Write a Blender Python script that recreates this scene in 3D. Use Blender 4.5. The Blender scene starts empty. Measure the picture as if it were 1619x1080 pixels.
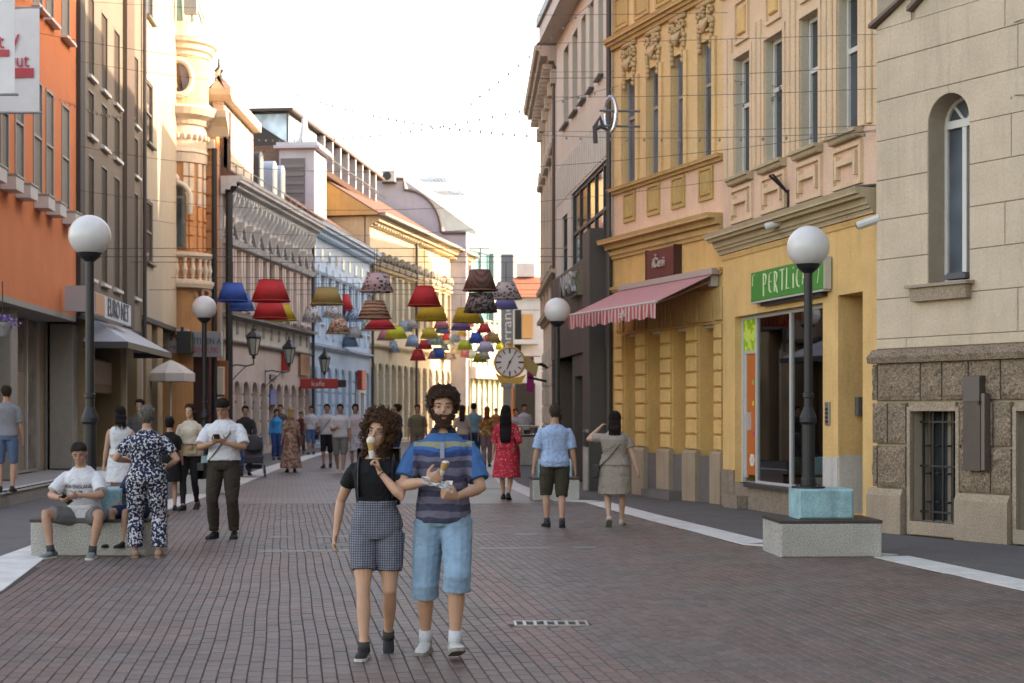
import bpy, math, random
from mathutils import Vector, Matrix, noise as mnoise
random.seed(11)
R = math.radians
scene = bpy.context.scene
col = scene.collection
# ---------------------------------------------------------------- camera, sky, sun, exposure
F, HX, HY, CH = 2428.0, 809.5, 652.0, 1.6        # focal length and horizon in photo pixels, eye height in metres
cd = bpy.data.cameras.new('camera'); cam = bpy.data.objects.new('camera', cd); col.objects.link(cam)
cam.location = (0, 0, CH); cam.rotation_euler = (R(90), 0, 0)
cd.sensor_width = 36; cd.lens = F / 1619 * 36; cd.shift_y = (HY - 540) / 1619
cd.clip_end = 2000; cd.clip_start = .1
cd.dof.use_dof = True; cd.dof.focus_distance = 13.5; cd.dof.aperture_fstop = 4.0
scene.camera = cam
SUN_EL, SUN_DIR = R(20), Vector((1.0, 0.10, 0)).normalized()   # towards the sun: from the right, over the house row
world = bpy.data.worlds.new('World'); scene.world = world; world.use_nodes = True
wn = world.node_tree.nodes; wl = world.node_tree.links
sky = wn.new('ShaderNodeTexSky'); sky.sky_type = 'NISHITA'; sky.sun_disc = False
sky.sun_elevation = SUN_EL; sky.sun_rotation = math.atan2(SUN_DIR.x, SUN_DIR.y)
sky.air_density = 1.3; sky.dust_density = 2.5; sky.ozone_density = 1.0; sky.altitude = 200
bg = wn['Background']; wl.new(sky.outputs[0], bg.inputs[0]); bg.inputs[1].default_value = 0.15
sl = bpy.data.lights.new('sun', 'SUN'); sun = bpy.data.objects.new('sun', sl); col.objects.link(sun)
sl.energy = 2.0; sl.angle = R(0.53); sl.color = (1.0, .90, .78)
sd = Vector((SUN_DIR.x * math.cos(SUN_EL), SUN_DIR.y * math.cos(SUN_EL), math.sin(SUN_EL)))
sun.rotation_euler = sd.to_track_quat('Z', 'Y').to_euler(); sun.location = (30, -20, 40)
vs = scene.view_settings; vs.view_transform = 'Standard'; vs.look = 'None'; vs.gamma = 1.0
vs.exposure = 2.32
vs.use_white_balance = True; vs.white_balance_temperature = 8300; vs.white_balance_tint = 20; vs.use_curve_mapping = False
scene.cycles.max_bounces = 7; scene.cycles.diffuse_bounces = 4; scene.cycles.glossy_bounces = 3
scene.cycles.transparent_max_bounces = 10; scene.cycles.caustics_reflective = False; scene.cycles.caustics_refractive = False
scene.cycles.use_denoising = True

# ---------------------------------------------------------------- photo pixel helpers
def gnd(px, py, z=0.0):
    """ground point seen at a photo pixel"""
    Y = (CH - z) * F / (py - HY)
    return Vector(((px - HX) / F * Y, Y, z))
def at(px, py, Y):
    return Vector(((px - HX) / F * Y, Y, CH + (HY - py) / F * Y))

# ---------------------------------------------------------------- objects
def tag(o, label=None, cat=None, group=None, kind=None):
    if label: o['label'] = label
    if cat: o['category'] = cat
    if group: o['group'] = group
    if kind: o['kind'] = kind
    return o
def thing(name, label, cat, loc=(0, 0, 0), rz=0.0, group=None):
    o = bpy.data.objects.new(name, None); col.objects.link(o)
    o.empty_display_size = .2; o.location = loc; o.rotation_euler = (0, 0, rz)
    return tag(o, label, cat, group)
def copy_tree(o, parent=None):
    c = o.copy(); col.objects.link(c); c.parent = parent
    for ch in list(o.children): copy_tree(ch, c)
    return c
def link(name, me, mat, parent=None, loc=None):
    o = bpy.data.objects.new(name, me); col.objects.link(o)
    if mat is not None and not me.materials: me.materials.append(mat)
    if parent is not None: o.parent = parent
    if loc is not None: o.location = loc
    return o

class MB:
    """collects shapes of one part and links them as one mesh"""
    def __init__(s): s.v = []; s.f = []
    def poly(s, pts):
        n = len(s.v); s.v += [tuple(p) for p in pts]; s.f.append(tuple(range(n, n + len(pts)))); return s
    def box(s, x0, x1, y0, y1, z0, z1):
        if x0 > x1: x0, x1 = x1, x0
        if y0 > y1: y0, y1 = y1, y0
        if z0 > z1: z0, z1 = z1, z0
        n = len(s.v)
        s.v += [(x0,y0,z0),(x1,y0,z0),(x1,y1,z0),(x0,y1,z0),(x0,y0,z1),(x1,y0,z1),(x1,y1,z1),(x0,y1,z1)]
        s.f += [tuple(n+i for i in q) for q in ((0,3,2,1),(4,5,6,7),(0,1,5,4),(1,2,6,5),(2,3,7,6),(3,0,4,7))]
        return s
    def cbox(s, x0, x1, y0, y1, z0, z1, c=.02):
        """box whose front (low y) face is chamfered: a stone block or panel"""
        n = len(s.v)
        s.v += [(x0+c,y0,z0+c),(x1-c,y0,z0+c),(x1-c,y0,z1-c),(x0+c,y0,z1-c),
                (x0,y0+c,z0),(x1,y0+c,z0),(x1,y0+c,z1),(x0,y0+c,z1),
                (x0,y1,z0),(x1,y1,z0),(x1,y1,z1),(x0,y1,z1)]
        s.f += [tuple(n+i for i in q) for q in ((0,1,2,3),(4,5,1,0),(5,6,2,1),(6,7,3,2),(7,4,0,3),
                (8,9,5,4),(9,10,6,5),(10,11,7,6),(11,8,4,7))]
        return s
    def prism(s, pts, y0, y1):
        """polygon in x,z (counter-clockwise seen from -y) pushed from y0 to y1"""
        k = len(pts); n = len(s.v)
        s.v += [(a, y0, b) for a, b in pts] + [(a, y1, b) for a, b in pts]
        s.f.append(tuple(range(n, n+k))); s.f.append(tuple(range(n+2*k-1, n+k-1, -1)))
        for i in range(k):
            j = (i+1) % k; s.f.append((n+j, n+i, n+k+i, n+k+j))
        return s
    def slabx(s, prof, x0, x1):
        """moulding: profile in (y,z) pushed along x"""
        k = len(prof); n = len(s.v)
        s.v += [(x0, a, b) for a, b in prof] + [(x1, a, b) for a, b in prof]
        s.f.append(tuple(range(n, n+k))); s.f.append(tuple(range(n+2*k-1, n+k-1, -1)))
        for i in range(k):
            j = (i+1) % k; s.f.append((n+j, n+i, n+k+i, n+k+j))
        return s
    def ring(s, pts): n = len(s.v); s.v += [tuple(p) for p in pts]; return n
    def loft(s, rings, cap=True):
        k = len(rings[0]); st = [s.ring(r) for r in rings]
        for a, b in zip(st, st[1:]):
            for i in range(k):
                j = (i+1) % k; s.f.append((a+i, a+j, b+j, b+i))
        if cap:
            s.f.append(tuple(st[0]+i for i in range(k-1, -1, -1))); s.f.append(tuple(st[-1]+i for i in range(k)))
        return s
    def tube(s, pts, r, seg=8, cap=True, ref=None):
        pts = [Vector(p) for p in pts]; n = len(pts)
        rr = r if isinstance(r, (list, tuple)) else [r]*n
        rings = []; side = None
        for i, p in enumerate(pts):
            d = (pts[min(i+1, n-1)] - pts[max(i-1, 0)])
            d = d.normalized() if d.length > 1e-9 else Vector((0,0,1))
            if side is None:
                h = Vector(ref) if ref else (Vector((0,0,1)) if abs(d.z) < .9 else Vector((1,0,0)))
                side = d.cross(h).normalized()
            else:
                side = (side - d * side.dot(d))
                side = side.normalized() if side.length > 1e-6 else d.orthogonal().normalized()
            up = side.cross(d)
            a, b = rr[i] if isinstance(rr[i], tuple) else (rr[i], rr[i])
            rings.append([p + side*math.cos(2*math.pi*k/seg)*a + up*math.sin(2*math.pi*k/seg)*b for k in range(seg)])
        return s.loft(rings, cap)
    def lathe(s, prof, c=(0,0,0), seg=20, cap=True, a0=0.0, a1=None):
        full = a1 is None; a1 = a0 + 2*math.pi if full else a1
        m = seg if full else seg + 1
        rings = [[(c[0]+r*math.cos(a0+(a1-a0)*k/seg), c[1]+r*math.sin(a0+(a1-a0)*k/seg), c[2]+z) for k in range(m)] for r, z in prof]
        if full: return s.loft(rings, cap)
        st = [s.ring(r) for r in rings]
        for a, b in zip(st, st[1:]):
            for i in range(m-1): s.f.append((a+i, a+i+1, b+i+1, b+i))
        return s
    def ball(s, c, rx, ry=None, rz=None, seg=12, rows=8):
        ry = ry or rx; rz = rz or rx
        rings = []
        for i in range(1, rows):
            t = math.pi*i/rows
            rings.append([(c[0]+rx*math.sin(t)*math.cos(2*math.pi*k/seg), c[1]+ry*math.sin(t)*math.sin(2*math.pi*k/seg), c[2]-rz*math.cos(t)) for k in range(seg)])
        return s.loft(rings)
    def mesh(s, name, smooth=False):
        me = bpy.data.meshes.new(name); me.from_pydata(s.v, [], s.f); me.update()
        if smooth: me.polygons.foreach_set('use_smooth', [True]*len(me.polygons))
        return me
    def build(s, name, mat, parent=None, smooth=False, loc=None):
        return link(name, s.mesh(name, smooth), mat, parent, loc)

# ---------------------------------------------------------------- materials
MATS = {}
def _new(name):
    m = bpy.data.materials.new(name); m.use_nodes = True
    return m, m.node_tree.nodes, m.node_tree.links, m.node_tree.nodes['Principled BSDF']
def pbr(name, c, rough=.6, metal=0.0, var=.0, scale=6.0, bump=0.0, bscale=60.0, spec=.5, stain=0.0, coat=0.0, sss=0.0, rand=0.0, grain=0.0, gscale=90.0):
    """one procedural material: base colour, blotches, fine relief, streaky grime"""
    if name in MATS: return MATS[name]
    m, n, l, p = _new(name)
    p.inputs['Base Color'].default_value = (*c, 1); p.inputs['Roughness'].default_value = rough
    p.inputs['Metallic'].default_value = metal; p.inputs['Specular IOR Level'].default_value = spec
    p.inputs['Coat Weight'].default_value = coat
    if sss: p.inputs['Subsurface Weight'].default_value = sss; p.inputs['Subsurface Radius'].default_value = (.012,.005,.003)
    if var or bump or stain or rand or grain:
        tc = n.new('ShaderNodeTexCoord'); out = None
        if var or stain or rand or grain:
            nz = n.new('ShaderNodeTexNoise'); nz.inputs['Scale'].default_value = scale; nz.inputs['Detail'].default_value = 7
            nz.inputs['Roughness'].default_value = .65
            l.new(tc.outputs['Object'], nz.inputs[0])
            mp = n.new('ShaderNodeMapRange'); mp.inputs[1].default_value = .3; mp.inputs[2].default_value = .7
            mp.inputs[3].default_value = 1-var; mp.inputs[4].default_value = 1+var
            l.new(nz.outputs[0], mp.inputs[0]); out = mp.outputs[0]
        if rand:
            oi = n.new('ShaderNodeObjectInfo'); ge = n.new('ShaderNodeNewGeometry')
            ad = n.new('ShaderNodeMath'); ad.operation = 'ADD'; l.new(oi.outputs['Random'], ad.inputs[0]); l.new(ge.outputs['Random Per Island'], ad.inputs[1])
            fr = n.new('ShaderNodeMath'); fr.operation = 'FRACT'; l.new(ad.outputs[0], fr.inputs[0])
            m2 = n.new('ShaderNodeMapRange'); m2.inputs[3].default_value = 1-rand; m2.inputs[4].default_value = 1+rand; l.new(fr.outputs[0], m2.inputs[0])
            mu = n.new('ShaderNodeMath'); mu.operation = 'MULTIPLY'; l.new(out, mu.inputs[0]); l.new(m2.outputs[0], mu.inputs[1]); out = mu.outputs[0]
        if grain:
            ng = n.new('ShaderNodeTexNoise'); ng.inputs['Scale'].default_value = gscale; ng.inputs['Detail'].default_value = 3; l.new(tc.outputs['Object'], ng.inputs[0])
            m3_ = n.new('ShaderNodeMapRange'); m3_.inputs[1].default_value = .32; m3_.inputs[2].default_value = .68; m3_.inputs[3].default_value = 1-grain; m3_.inputs[4].default_value = 1+grain; l.new(ng.outputs[0], m3_.inputs[0])
            mu2 = n.new('ShaderNodeMath'); mu2.operation = 'MULTIPLY'; l.new(out, mu2.inputs[0]); l.new(m3_.outputs[0], mu2.inputs[1]); out = mu2.outputs[0]
        if out is not None:
            mx = n.new('ShaderNodeVectorMath'); mx.operation = 'SCALE'; mx.inputs[0].default_value = c
            l.new(out, mx.inputs[3]); src = mx.outputs[0]
            if stain:
                mg = n.new('ShaderNodeMapping'); mg.inputs['Scale'].default_value = (3.2, 3.2, .35); l.new(tc.outputs['Object'], mg.inputs[0])
                n2 = n.new('ShaderNodeTexNoise'); n2.inputs['Scale'].default_value = 1.6; n2.inputs['Detail'].default_value = 8; n2.inputs['Roughness'].default_value = .7
                l.new(mg.outputs[0], n2.inputs[0])
                r2 = n.new('ShaderNodeMapRange'); r2.inputs[1].default_value = .52; r2.inputs[2].default_value = .78; r2.inputs[3].default_value = 0; r2.inputs[4].default_value = stain
                l.new(n2.outputs[0], r2.inputs[0])
                mi = n.new('ShaderNodeMix'); mi.data_type = 'RGBA'; l.new(r2.outputs[0], mi.inputs[0]); l.new(src, mi.inputs[6])
                mi.inputs[7].default_value = (c[0]*.42, c[1]*.40, c[2]*.40, 1); src = mi.outputs[2]
            l.new(src, p.inputs['Base Color'])
        if bump:
            nb = n.new('ShaderNodeTexNoise'); nb.inputs['Scale'].default_value = bscale; nb.inputs['Detail'].default_value = 5
            l.new(tc.outputs['Object'], nb.inputs[0])
            b = n.new('ShaderNodeBump'); b.inputs['Strength'].default_value = bump; b.inputs['Distance'].default_value = .02
            l.new(nb.outputs[0], b.inputs['Height']); l.new(b.outputs[0], p.inputs['Normal'])
    MATS[name] = m
    return m
def stucco(name, c, stain=.35, var=.10): return pbr(name, c, .88, var=var, scale=1.3, bump=.4, bscale=45, stain=stain, spec=.25, grain=.07, gscale=28)
def paint(name, c, rough=.45): return pbr(name, c, rough, var=.05, scale=4)
def glass_dark(name='window_glass', c=(.022,.027,.032), rough=.06):  # opaque pane, its dark base stands in for the unlit room
    if name in MATS: return MATS[name]
    m, n, l, p = _new(name)
    p.inputs['Roughness'].default_value = rough; p.inputs['Specular IOR Level'].default_value = .6
    tc = n.new('ShaderNodeTexCoord'); nz = n.new('ShaderNodeTexNoise'); nz.inputs['Scale'].default_value = .9; l.new(tc.outputs['Object'], nz.inputs[0])
    cr = n.new('ShaderNodeValToRGB'); cr.color_ramp.elements[0].position = .35; cr.color_ramp.elements[0].color = (*c, 1)
    cr.color_ramp.elements[1].position = .7; cr.color_ramp.elements[1].color = (c[0]*3.2, c[1]*3.2, c[2]*3.2, 1)
    l.new(nz.outputs[0], cr.inputs[0]); l.new(cr.outputs[0], p.inputs['Base Color'])
    nb = n.new('ShaderNodeTexNoise'); nb.inputs['Scale'].default_value = .8; l.new(tc.outputs['Object'], nb.inputs[0])
    b = n.new('ShaderNodeBump'); b.inputs['Strength'].default_value = .05; l.new(nb.outputs[0], b.inputs['Height']); l.new(b.outputs[0], p.inputs['Normal'])
    MATS[name] = m; return m
def glass_clear(name='shop_glass', tint=(.93,.96,.95)):
    if name in MATS: return MATS[name]
    m, n, l, p = _new(name); n.remove(p)
    t = n.new('ShaderNodeBsdfTransparent'); t.inputs[0].default_value = (*tint, 1)
    g = n.new('ShaderNodeBsdfGlossy'); g.inputs['Roughness'].default_value = .02; g.inputs[0].default_value = (1,1,1,1)
    fr = n.new('ShaderNodeFresnel'); fr.inputs[0].default_value = 1.55
    ad = n.new('ShaderNodeMath'); ad.inputs[1].default_value = .14; l.new(fr.outputs[0], ad.inputs[0])
    mx = n.new('ShaderNodeMixShader'); l.new(ad.outputs[0], mx.inputs[0]); l.new(t.outputs[0], mx.inputs[1]); l.new(g.outputs[0], mx.inputs[2])
    l.new(mx.outputs[0], n['Material Output'].inputs[0]); MATS[name] = m; return m
def pattern(name, kind, c1, c2, scale=20.0, rough=.8, c3=None, thr=.5, bump=.15, bscale=9.0):
    """cloth and paper prints"""
    if name in MATS: return MATS[name]
    m, n, l, p = _new(name); p.inputs['Roughness'].default_value = rough; p.inputs['Specular IOR Level'].default_value = .2
    tc = n.new('ShaderNodeTexCoord'); co = tc.outputs['Object']; fac = None
    cr = n.new('ShaderNodeValToRGB'); cr.color_ramp.interpolation = 'CONSTANT'
    e = cr.color_ramp.elements; e[0].position = 0; e[0].color = (*c1, 1); e[1].position = thr; e[1].color = (*c2, 1)
    if c3: x = e.new(min(.97, thr + .22)); x.color = (*c3, 1)
    if kind == 'dots':
        t = n.new('ShaderNodeTexVoronoi'); t.inputs['Scale'].default_value = scale; l.new(co, t.inputs[0]); fac = t.outputs['Distance']
    elif kind == 'blotch':
        t = n.new('ShaderNodeTexNoise'); t.inputs['Scale'].default_value = scale; t.inputs['Detail'].default_value = 3; l.new(co, t.inputs[0]); fac = t.outputs[0]
    elif kind in ('stripe_z', 'stripe_x', 'stripe_diag'):
        t = n.new('ShaderNodeTexWave'); t.wave_type = 'BANDS'; t.bands_direction = {'stripe_z':'Z','stripe_x':'X','stripe_diag':'DIAGONAL'}[kind]
        t.inputs['Scale'].default_value = scale; t.inputs['Distortion'].default_value = .3; l.new(co, t.inputs[0]); fac = t.outputs[1]
    elif kind == 'check':
        t = n.new('ShaderNodeTexChecker'); t.inputs['Scale'].default_value = scale; l.new(co, t.inputs[0]); fac = t.outputs[1]
    elif kind == 'plaid':
        ws = []
        for d in 'XZ':
            t = n.new('ShaderNodeTexWave'); t.bands_direction = d; t.inputs['Scale'].default_value = scale; t.inputs['Distortion'].default_value = .4; l.new(co, t.inputs[0]); ws.append(t.outputs[1])
        mm = n.new('ShaderNodeMath'); mm.operation = 'MULTIPLY'; l.new(ws[0], mm.inputs[0]); l.new(ws[1], mm.inputs[1]); fac = mm.outputs[0]
        cr.color_ramp.interpolation = 'LINEAR'
    elif kind == 'zigzag':
        t = n.new('ShaderNodeTexWave'); t.bands_direction = 'Z'; t.inputs['Scale'].default_value = scale; t.inputs['Distortion'].default_value = 2.5; t.inputs['Detail Scale'].default_value = 1.5
        l.new(co, t.inputs[0]); fac = t.outputs[1]
    l.new(fac, cr.inputs[0]); l.new(cr.outputs[0], p.inputs['Base Color'])
    if bump:
        nb = n.new('ShaderNodeTexNoise'); nb.inputs['Scale'].default_value = bscale; nb.inputs['Detail'].default_value = 3; l.new(co, nb.inputs[0])
        b = n.new('ShaderNodeBump'); b.inputs['Strength'].default_value = bump; b.inputs['Distance'].default_value = .05; l.new(nb.outputs[0], b.inputs['Height']); l.new(b.outputs[0], p.inputs['Normal'])
    MATS[name] = m; return m
def shade_cloth(name, base):
    """lampshade fabric: lets part of the daylight through"""
    nm = name+'_thin'
    if nm in MATS: return MATS[nm]
    m = base.copy(); m.name = nm; n = m.node_tree.nodes; l = m.node_tree.links; p = n['Principled BSDF']; out = n['Material Output']
    t = n.new('ShaderNodeBsdfTranslucent'); bc = p.inputs['Base Color']
    if bc.is_linked: l.new(bc.links[0].from_socket, t.inputs[0])
    else: t.inputs[0].default_value = bc.default_value
    mx = n.new('ShaderNodeMixShader'); mx.inputs[0].default_value = .42; l.new(p.outputs[0], mx.inputs[1]); l.new(t.outputs[0], mx.inputs[2]); l.new(mx.outputs[0], out.inputs[0])
    MATS[nm] = m; return m
def cloth(name, c, rough=.85): return pbr(name, c, rough, var=.10, scale=14, bump=.55, bscale=11, spec=.2)

# ---------------------------------------------------------------- lettering
def text_mesh(body, height, depth=.01, squeeze=1.0, shear=0.0):
    cu = bpy.data.curves.new('lettering', 'FONT'); cu.body = body; cu.align_x = 'CENTER'; cu.align_y = 'CENTER'
    cu.size = height*1.37; cu.extrude = depth/2; cu.resolution_u = 3; cu.shear = shear
    o = bpy.data.objects.new('lettering', cu); col.objects.link(o)
    dg = bpy.context.evaluated_depsgraph_get()
    me = bpy.data.meshes.new_from_object(o.evaluated_get(dg)); bpy.data.objects.remove(o)
    # stand it up: x right, z up, facing -y
    for v in me.vertices: v.co = Vector((v.co.x*squeeze, -v.co.z, v.co.y))
    me.materials.clear()
    return me
def text_part(body, height, mat, parent, loc, depth=.012, squeeze=1.0, rot=None, name='lettering', shear=0.0):
    o = link(name, text_mesh(body, height, depth, squeeze, shear), mat, parent, loc)
    if rot: o.rotation_euler = rot
    return o

# ---------------------------------------------------------------- facades
class Wall:
    """a facade standing on the ground line from pixel column xl (depth Yl) to xr (depth Yr).
    local x runs to the right as seen from the street, local y goes into the house, z is up"""
    def __init__(s, name, label, xl, Yl, xr, Yr, cat='building', group=None):
        s.A = Vector(((xl-HX)/F*Yl, Yl, 0)); B = Vector(((xr-HX)/F*Yr, Yr, 0))
        s.d = (B-s.A).normalized(); s.n = Vector((-s.d.y, s.d.x, 0)); s.len = (B-s.A).length
        s.o = thing(name, label, cat, s.A, math.atan2(s.d.y, s.d.x), group)
    def u(s, px, off=0.0):
        k = (px-HX)/F; a = s.A + s.n*off
        # point a + d*u with X = k*Y
        return (k*a.y - a.x) / (s.d.x - k*s.d.y)
    def uz(s, px, py, off=0.0):
        u = s.u(px, off); Y = (s.A + s.n*off + s.d*u).y
        return u, CH + (HY-py)/F*Y
    def z(s, px, py, off=0.0): return s.uz(px, py, off)[1]
    def rect(s, x0, x1, y0, y1):
        """pixel rectangle (top y0, bottom y1 read at its middle column) as u0,u1,z0,z1"""
        xm = (x0+x1)/2
        return (s.u(x0), s.u(x1), s.z(xm, y1), s.z(xm, y0))
    def world(s, u, y, z): return s.A + s.d*u + s.n*y + Vector((0, 0, z))
def sheet(mb, u0, u1, z0, z1, holes, depth=.25, y=0.0, top=True):
    """wall skin with openings and their reveals; a hole is (a,b,c,d) or (a,b,c,d,'arch')"""
    us = sorted({u0, u1} | {h[i] for h in holes for i in (0, 1) if u0 < h[i] < u1})
    zs = sorted({z0, z1} | {h[i] for h in holes for i in (2, 3) if z0 < h[i] < z1})
    for a, b in zip(us, us[1:]):
        for c, d in zip(zs, zs[1:]):
            m, k = (a+b)/2, (c+d)/2
            if any(h[0] < m < h[1] and h[2] < k < h[3] for h in holes): continue
            mb.poly([(a,y,c),(b,y,c),(b,y,d),(a,y,d)])
    e = y + depth
    for h in holes:
        a, b, c, d = h[:4]
        a, b, c, d = max(a,u0), min(b,u1), max(c,z0), min(d,z1)
        mb.poly([(a,y,c),(a,e,c),(b,e,c),(b,y,c)])
        if len(h) > 4:
            r = (b-a)/2; cx = (a+b)/2; rz = min(r, (d-c)*.6); zs_ = d-rz
            mb.poly([(a,y,c),(a,y,zs_),(a,e,zs_),(a,e,c)]); mb.poly([(b,y,c),(b,e,c),(b,e,zs_),(b,y,zs_)])
            N = 12; arc = [(cx-r*math.cos(math.pi*i/N), zs_+rz*math.sin(math.pi*i/N)) for i in range(N+1)]
            for i in range(N):
                p, q = arc[i], arc[i+1]
                mb.poly([(p[0],y,p[1]),(q[0],y,q[1]),(q[0],e,q[1]),(p[0],e,p[1])])
                mb.poly([(p[0],y,p[1]),(p[0],y,d),(q[0],y,d),(q[0],y,q[1])])
        else:
            mb.poly([(a,y,c),(a,y,d),(a,e,d),(a,e,c)]); mb.poly([(b,y,c),(b,e,c),(b,e,d),(b,y,d)])
            mb.poly([(a,y,d),(b,y,d),(b,e,d),(a,e,d)])
    mb.poly([(u0,y,z0),(u0,y,z1),(u0,e,z1),(u0,e,z0)]); mb.poly([(u1,y,z0),(u1,e,z0),(u1,e,z1),(u1,y,z1)])
    if top: mb.poly([(u0,y,z1),(u1,y,z1),(u1,e,z1),(u0,e,z1)])
    mb.poly([(u0,y,z0),(u0,e,z0),(u1,e,z0),(u1,y,z0)])
    return mb
def window(par, r, depth, fm, gm, cols=1, rows=(.62,), fw=.06, sill=None, sm=None, arch=False, sd=.12, name='window', panes=True):
    """frame bars and one pane object for each light"""
    a, b, c, d = r[:4]; y1 = depth-.002; y0 = y1-.07
    f = MB()
    xs = [a + (b-a)*i/cols for i in range(cols+1)]; zs = [c] + [c+(d-c)*t for t in rows] + [d]
    for i, x in enumerate(xs):
        w = fw if i in (0, cols) else fw*.9
        x0 = x if i == 0 else (x-w if i == cols else x-w/2)
        f.box(x0, x0+w, y0, y1, c, d)
    for i, z in enumerate(zs):
        w = fw; z0 = z if i == 0 else (z-w if i == len(zs)-1 else z-w/2)
        f.box(a+fw, b-fw, y0+.004, y1, z0, z0+w)
    o = f.build(name, fm, par)
    if panes:
        for xa, xb in zip(xs, xs[1:]):
            for za, zb in zip(zs, zs[1:]):
                MB().box(xa+fw*.4, xb-fw*.4, y1-.03, y1-.022, za+fw*.4, zb-fw*.4).build('pane', gm, o)
    else: MB().box(a+fw*.4, b-fw*.4, y1-.03, y1-.022, c+fw*.4, d-fw*.4).build('pane', gm, o)
    if sill:
        MB().slabx([(-sd,c-sill),(depth*.8,c-sill),(depth*.8,c+.01),(-sd,c-.015)], a-.06, b+.06).build('sill', sm or fm, o)
    return o
def moulding(par, name, mat, u0, u1, z, steps):
    """cornice built from bands (height, projection) upwards from z"""
    mb = MB(); zz = z
    for h, p in steps:
        mb.slabx([(.02, zz), (.02, zz+h), (-p-h*.25, zz+h), (-p, zz+h*.35), (-p, zz)][::-1], u0-p*.0, u1); zz += h
    return mb.build(name, mat, par)
def body(W, u0, u1, z1, depth, mat, y=.26, name='rear_wall'):
    return MB().box(u0+.004, u1-.004, y, depth, 0, z1-.004).build(name, mat, W.o)
# ================================================================ ground
M_ASPH = pbr('pavement_asphalt', (.085,.083,.086), .85, var=.22, scale=2.2, bump=.5, bscale=140, grain=.3, gscale=60)
M_SIDE = pbr('side_paving', (.105,.098,.096), .8, var=.18, scale=1.7, bump=.4, bscale=90, stain=.3, grain=.28, gscale=45)
M_LINE = pbr('white_stone', (.58,.565,.54), .75, var=.16, scale=3.0, bump=.3, bscale=50, stain=.35)
M_JOINT = pbr('paver_joint', (.060,.048,.043), .95, var=.2, scale=9)
def paver_mat(name, c): return pbr(name, c, .50, var=.24, scale=1.6, bump=.45, bscale=90, spec=.5, rand=.17, grain=.22, gscale=70)
M_PAV = [paver_mat('paver_grey', (.120,.092,.083)), paver_mat('paver_mauve', (.134,.090,.078)), paver_mat('paver_red', (.165,.092,.080))]
def far_paving():
    m, n, l, p = _new('street_paving'); p.inputs['Roughness'].default_value = .46
    tc = n.new('ShaderNodeTexCoord'); mp = n.new('ShaderNodeMapping'); mp.inputs['Rotation'].default_value = (0,0,R(90-8.5)); l.new(tc.outputs['Object'], mp.inputs[0])
    b = n.new('ShaderNodeTexBrick'); b.inputs['Color1'].default_value = (.142,.116,.106,1); b.inputs['Color2'].default_value = (.175,.128,.115,1); b.inputs['Mortar'].default_value = (.05,.045,.045,1)
    b.inputs['Scale'].default_value = 1; b.inputs['Brick Width'].default_value = .2; b.inputs['Row Height'].default_value = .1; b.inputs['Mortar Size'].default_value = .006; l.new(mp.outputs[0], b.inputs[0])
    nz = n.new('ShaderNodeTexNoise'); nz.inputs['Scale'].default_value = .8; nz.inputs['Detail'].default_value = 8; l.new(tc.outputs['Object'], nz.inputs[0])
    mr = n.new('ShaderNodeMapRange'); mr.inputs[1].default_value = .3; mr.inputs[2].default_value = .7; mr.inputs[3].default_value = .75; mr.inputs[4].default_value = 1.2; l.new(nz.outputs[0], mr.inputs[0])
    v = n.new('ShaderNodeVectorMath'); v.operation = 'SCALE'; l.new(b.outputs[0], v.inputs[0]); l.new(mr.outputs[0], v.inputs[3]); l.new(v.outputs[0], p.inputs['Base Color'])
    bp = n.new('ShaderNodeBump'); bp.inputs['Strength'].default_value = .4; bp.inputs['Distance'].default_value = .01; l.new(b.outputs[1], bp.inputs['Height']); bp.invert = True; l.new(bp.outputs[0], p.inputs['Normal'])
    return m
M_FARPAV = far_paving()
LEFT = [(-3.6,2.0),(-4.1,9.5),(-4.54,13.6),(-5.15,17.0),(-5.5,22.0),(-5.66,25.7),(-6.0,34.4),(-6.62,44.0),(-7.2,58),(-6.8,72),(-5.6,86),(-2.0,106),(2.5,125)]
RIGHT = [(5.6,2.0),(5.0,10.0),(4.61,13.8),(3.95,17.25),(2.85,18.4),(1.87,23.8),(1.26,27.6),(.42,28.2),(-.28,34.4),(-.9,46),(-.3,58),(1.6,75),(5,95),(9,125)]
def edge_x(pl, y):
    for (xa, ya), (xb, yb) in zip(pl, pl[1:]):
        if ya <= y <= yb: return xa + (xb-xa)*(y-ya)/(yb-ya)
    return pl[-1][0]
def strip_sheet(name, mat, ea, eb, ys, z, kind='structure'):
    mb = MB()
    for a, b in zip(ys, ys[1:]):
        mb.poly([(ea(a),a,z),(eb(a),a,z),(eb(b),b,z),(ea(b),b,z)])
    return tag(mb.build(name, mat), kind=kind)
YS = sorted({y for _, y in LEFT+RIGHT} | set(range(2, 126, 3)))
g = MB().poly([(-1500,-300,-.02),(1500,-300,-.02),(1500,1800,-.02),(-1500,1800,-.02)]).build('ground', M_ASPH); tag(g, kind='structure')
NEAR_END = 27.0
street = strip_sheet('street', M_JOINT, lambda y: edge_x(LEFT,y), lambda y: edge_x(RIGHT,y), [y for y in YS if y < NEAR_END]+[NEAR_END], -.009)
strip_sheet('street', M_FARPAV, lambda y: edge_x(LEFT,y), lambda y: edge_x(RIGHT,y), [NEAR_END]+[y for y in YS if y > NEAR_END], -.002)
strip_sheet('pavement', M_SIDE, lambda y: -30, lambda y: edge_x(LEFT,y)-.0, YS, -.004)
strip_sheet('pavement', M_SIDE, lambda y: edge_x(RIGHT,y), lambda y: 30, YS, -.004)
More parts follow.
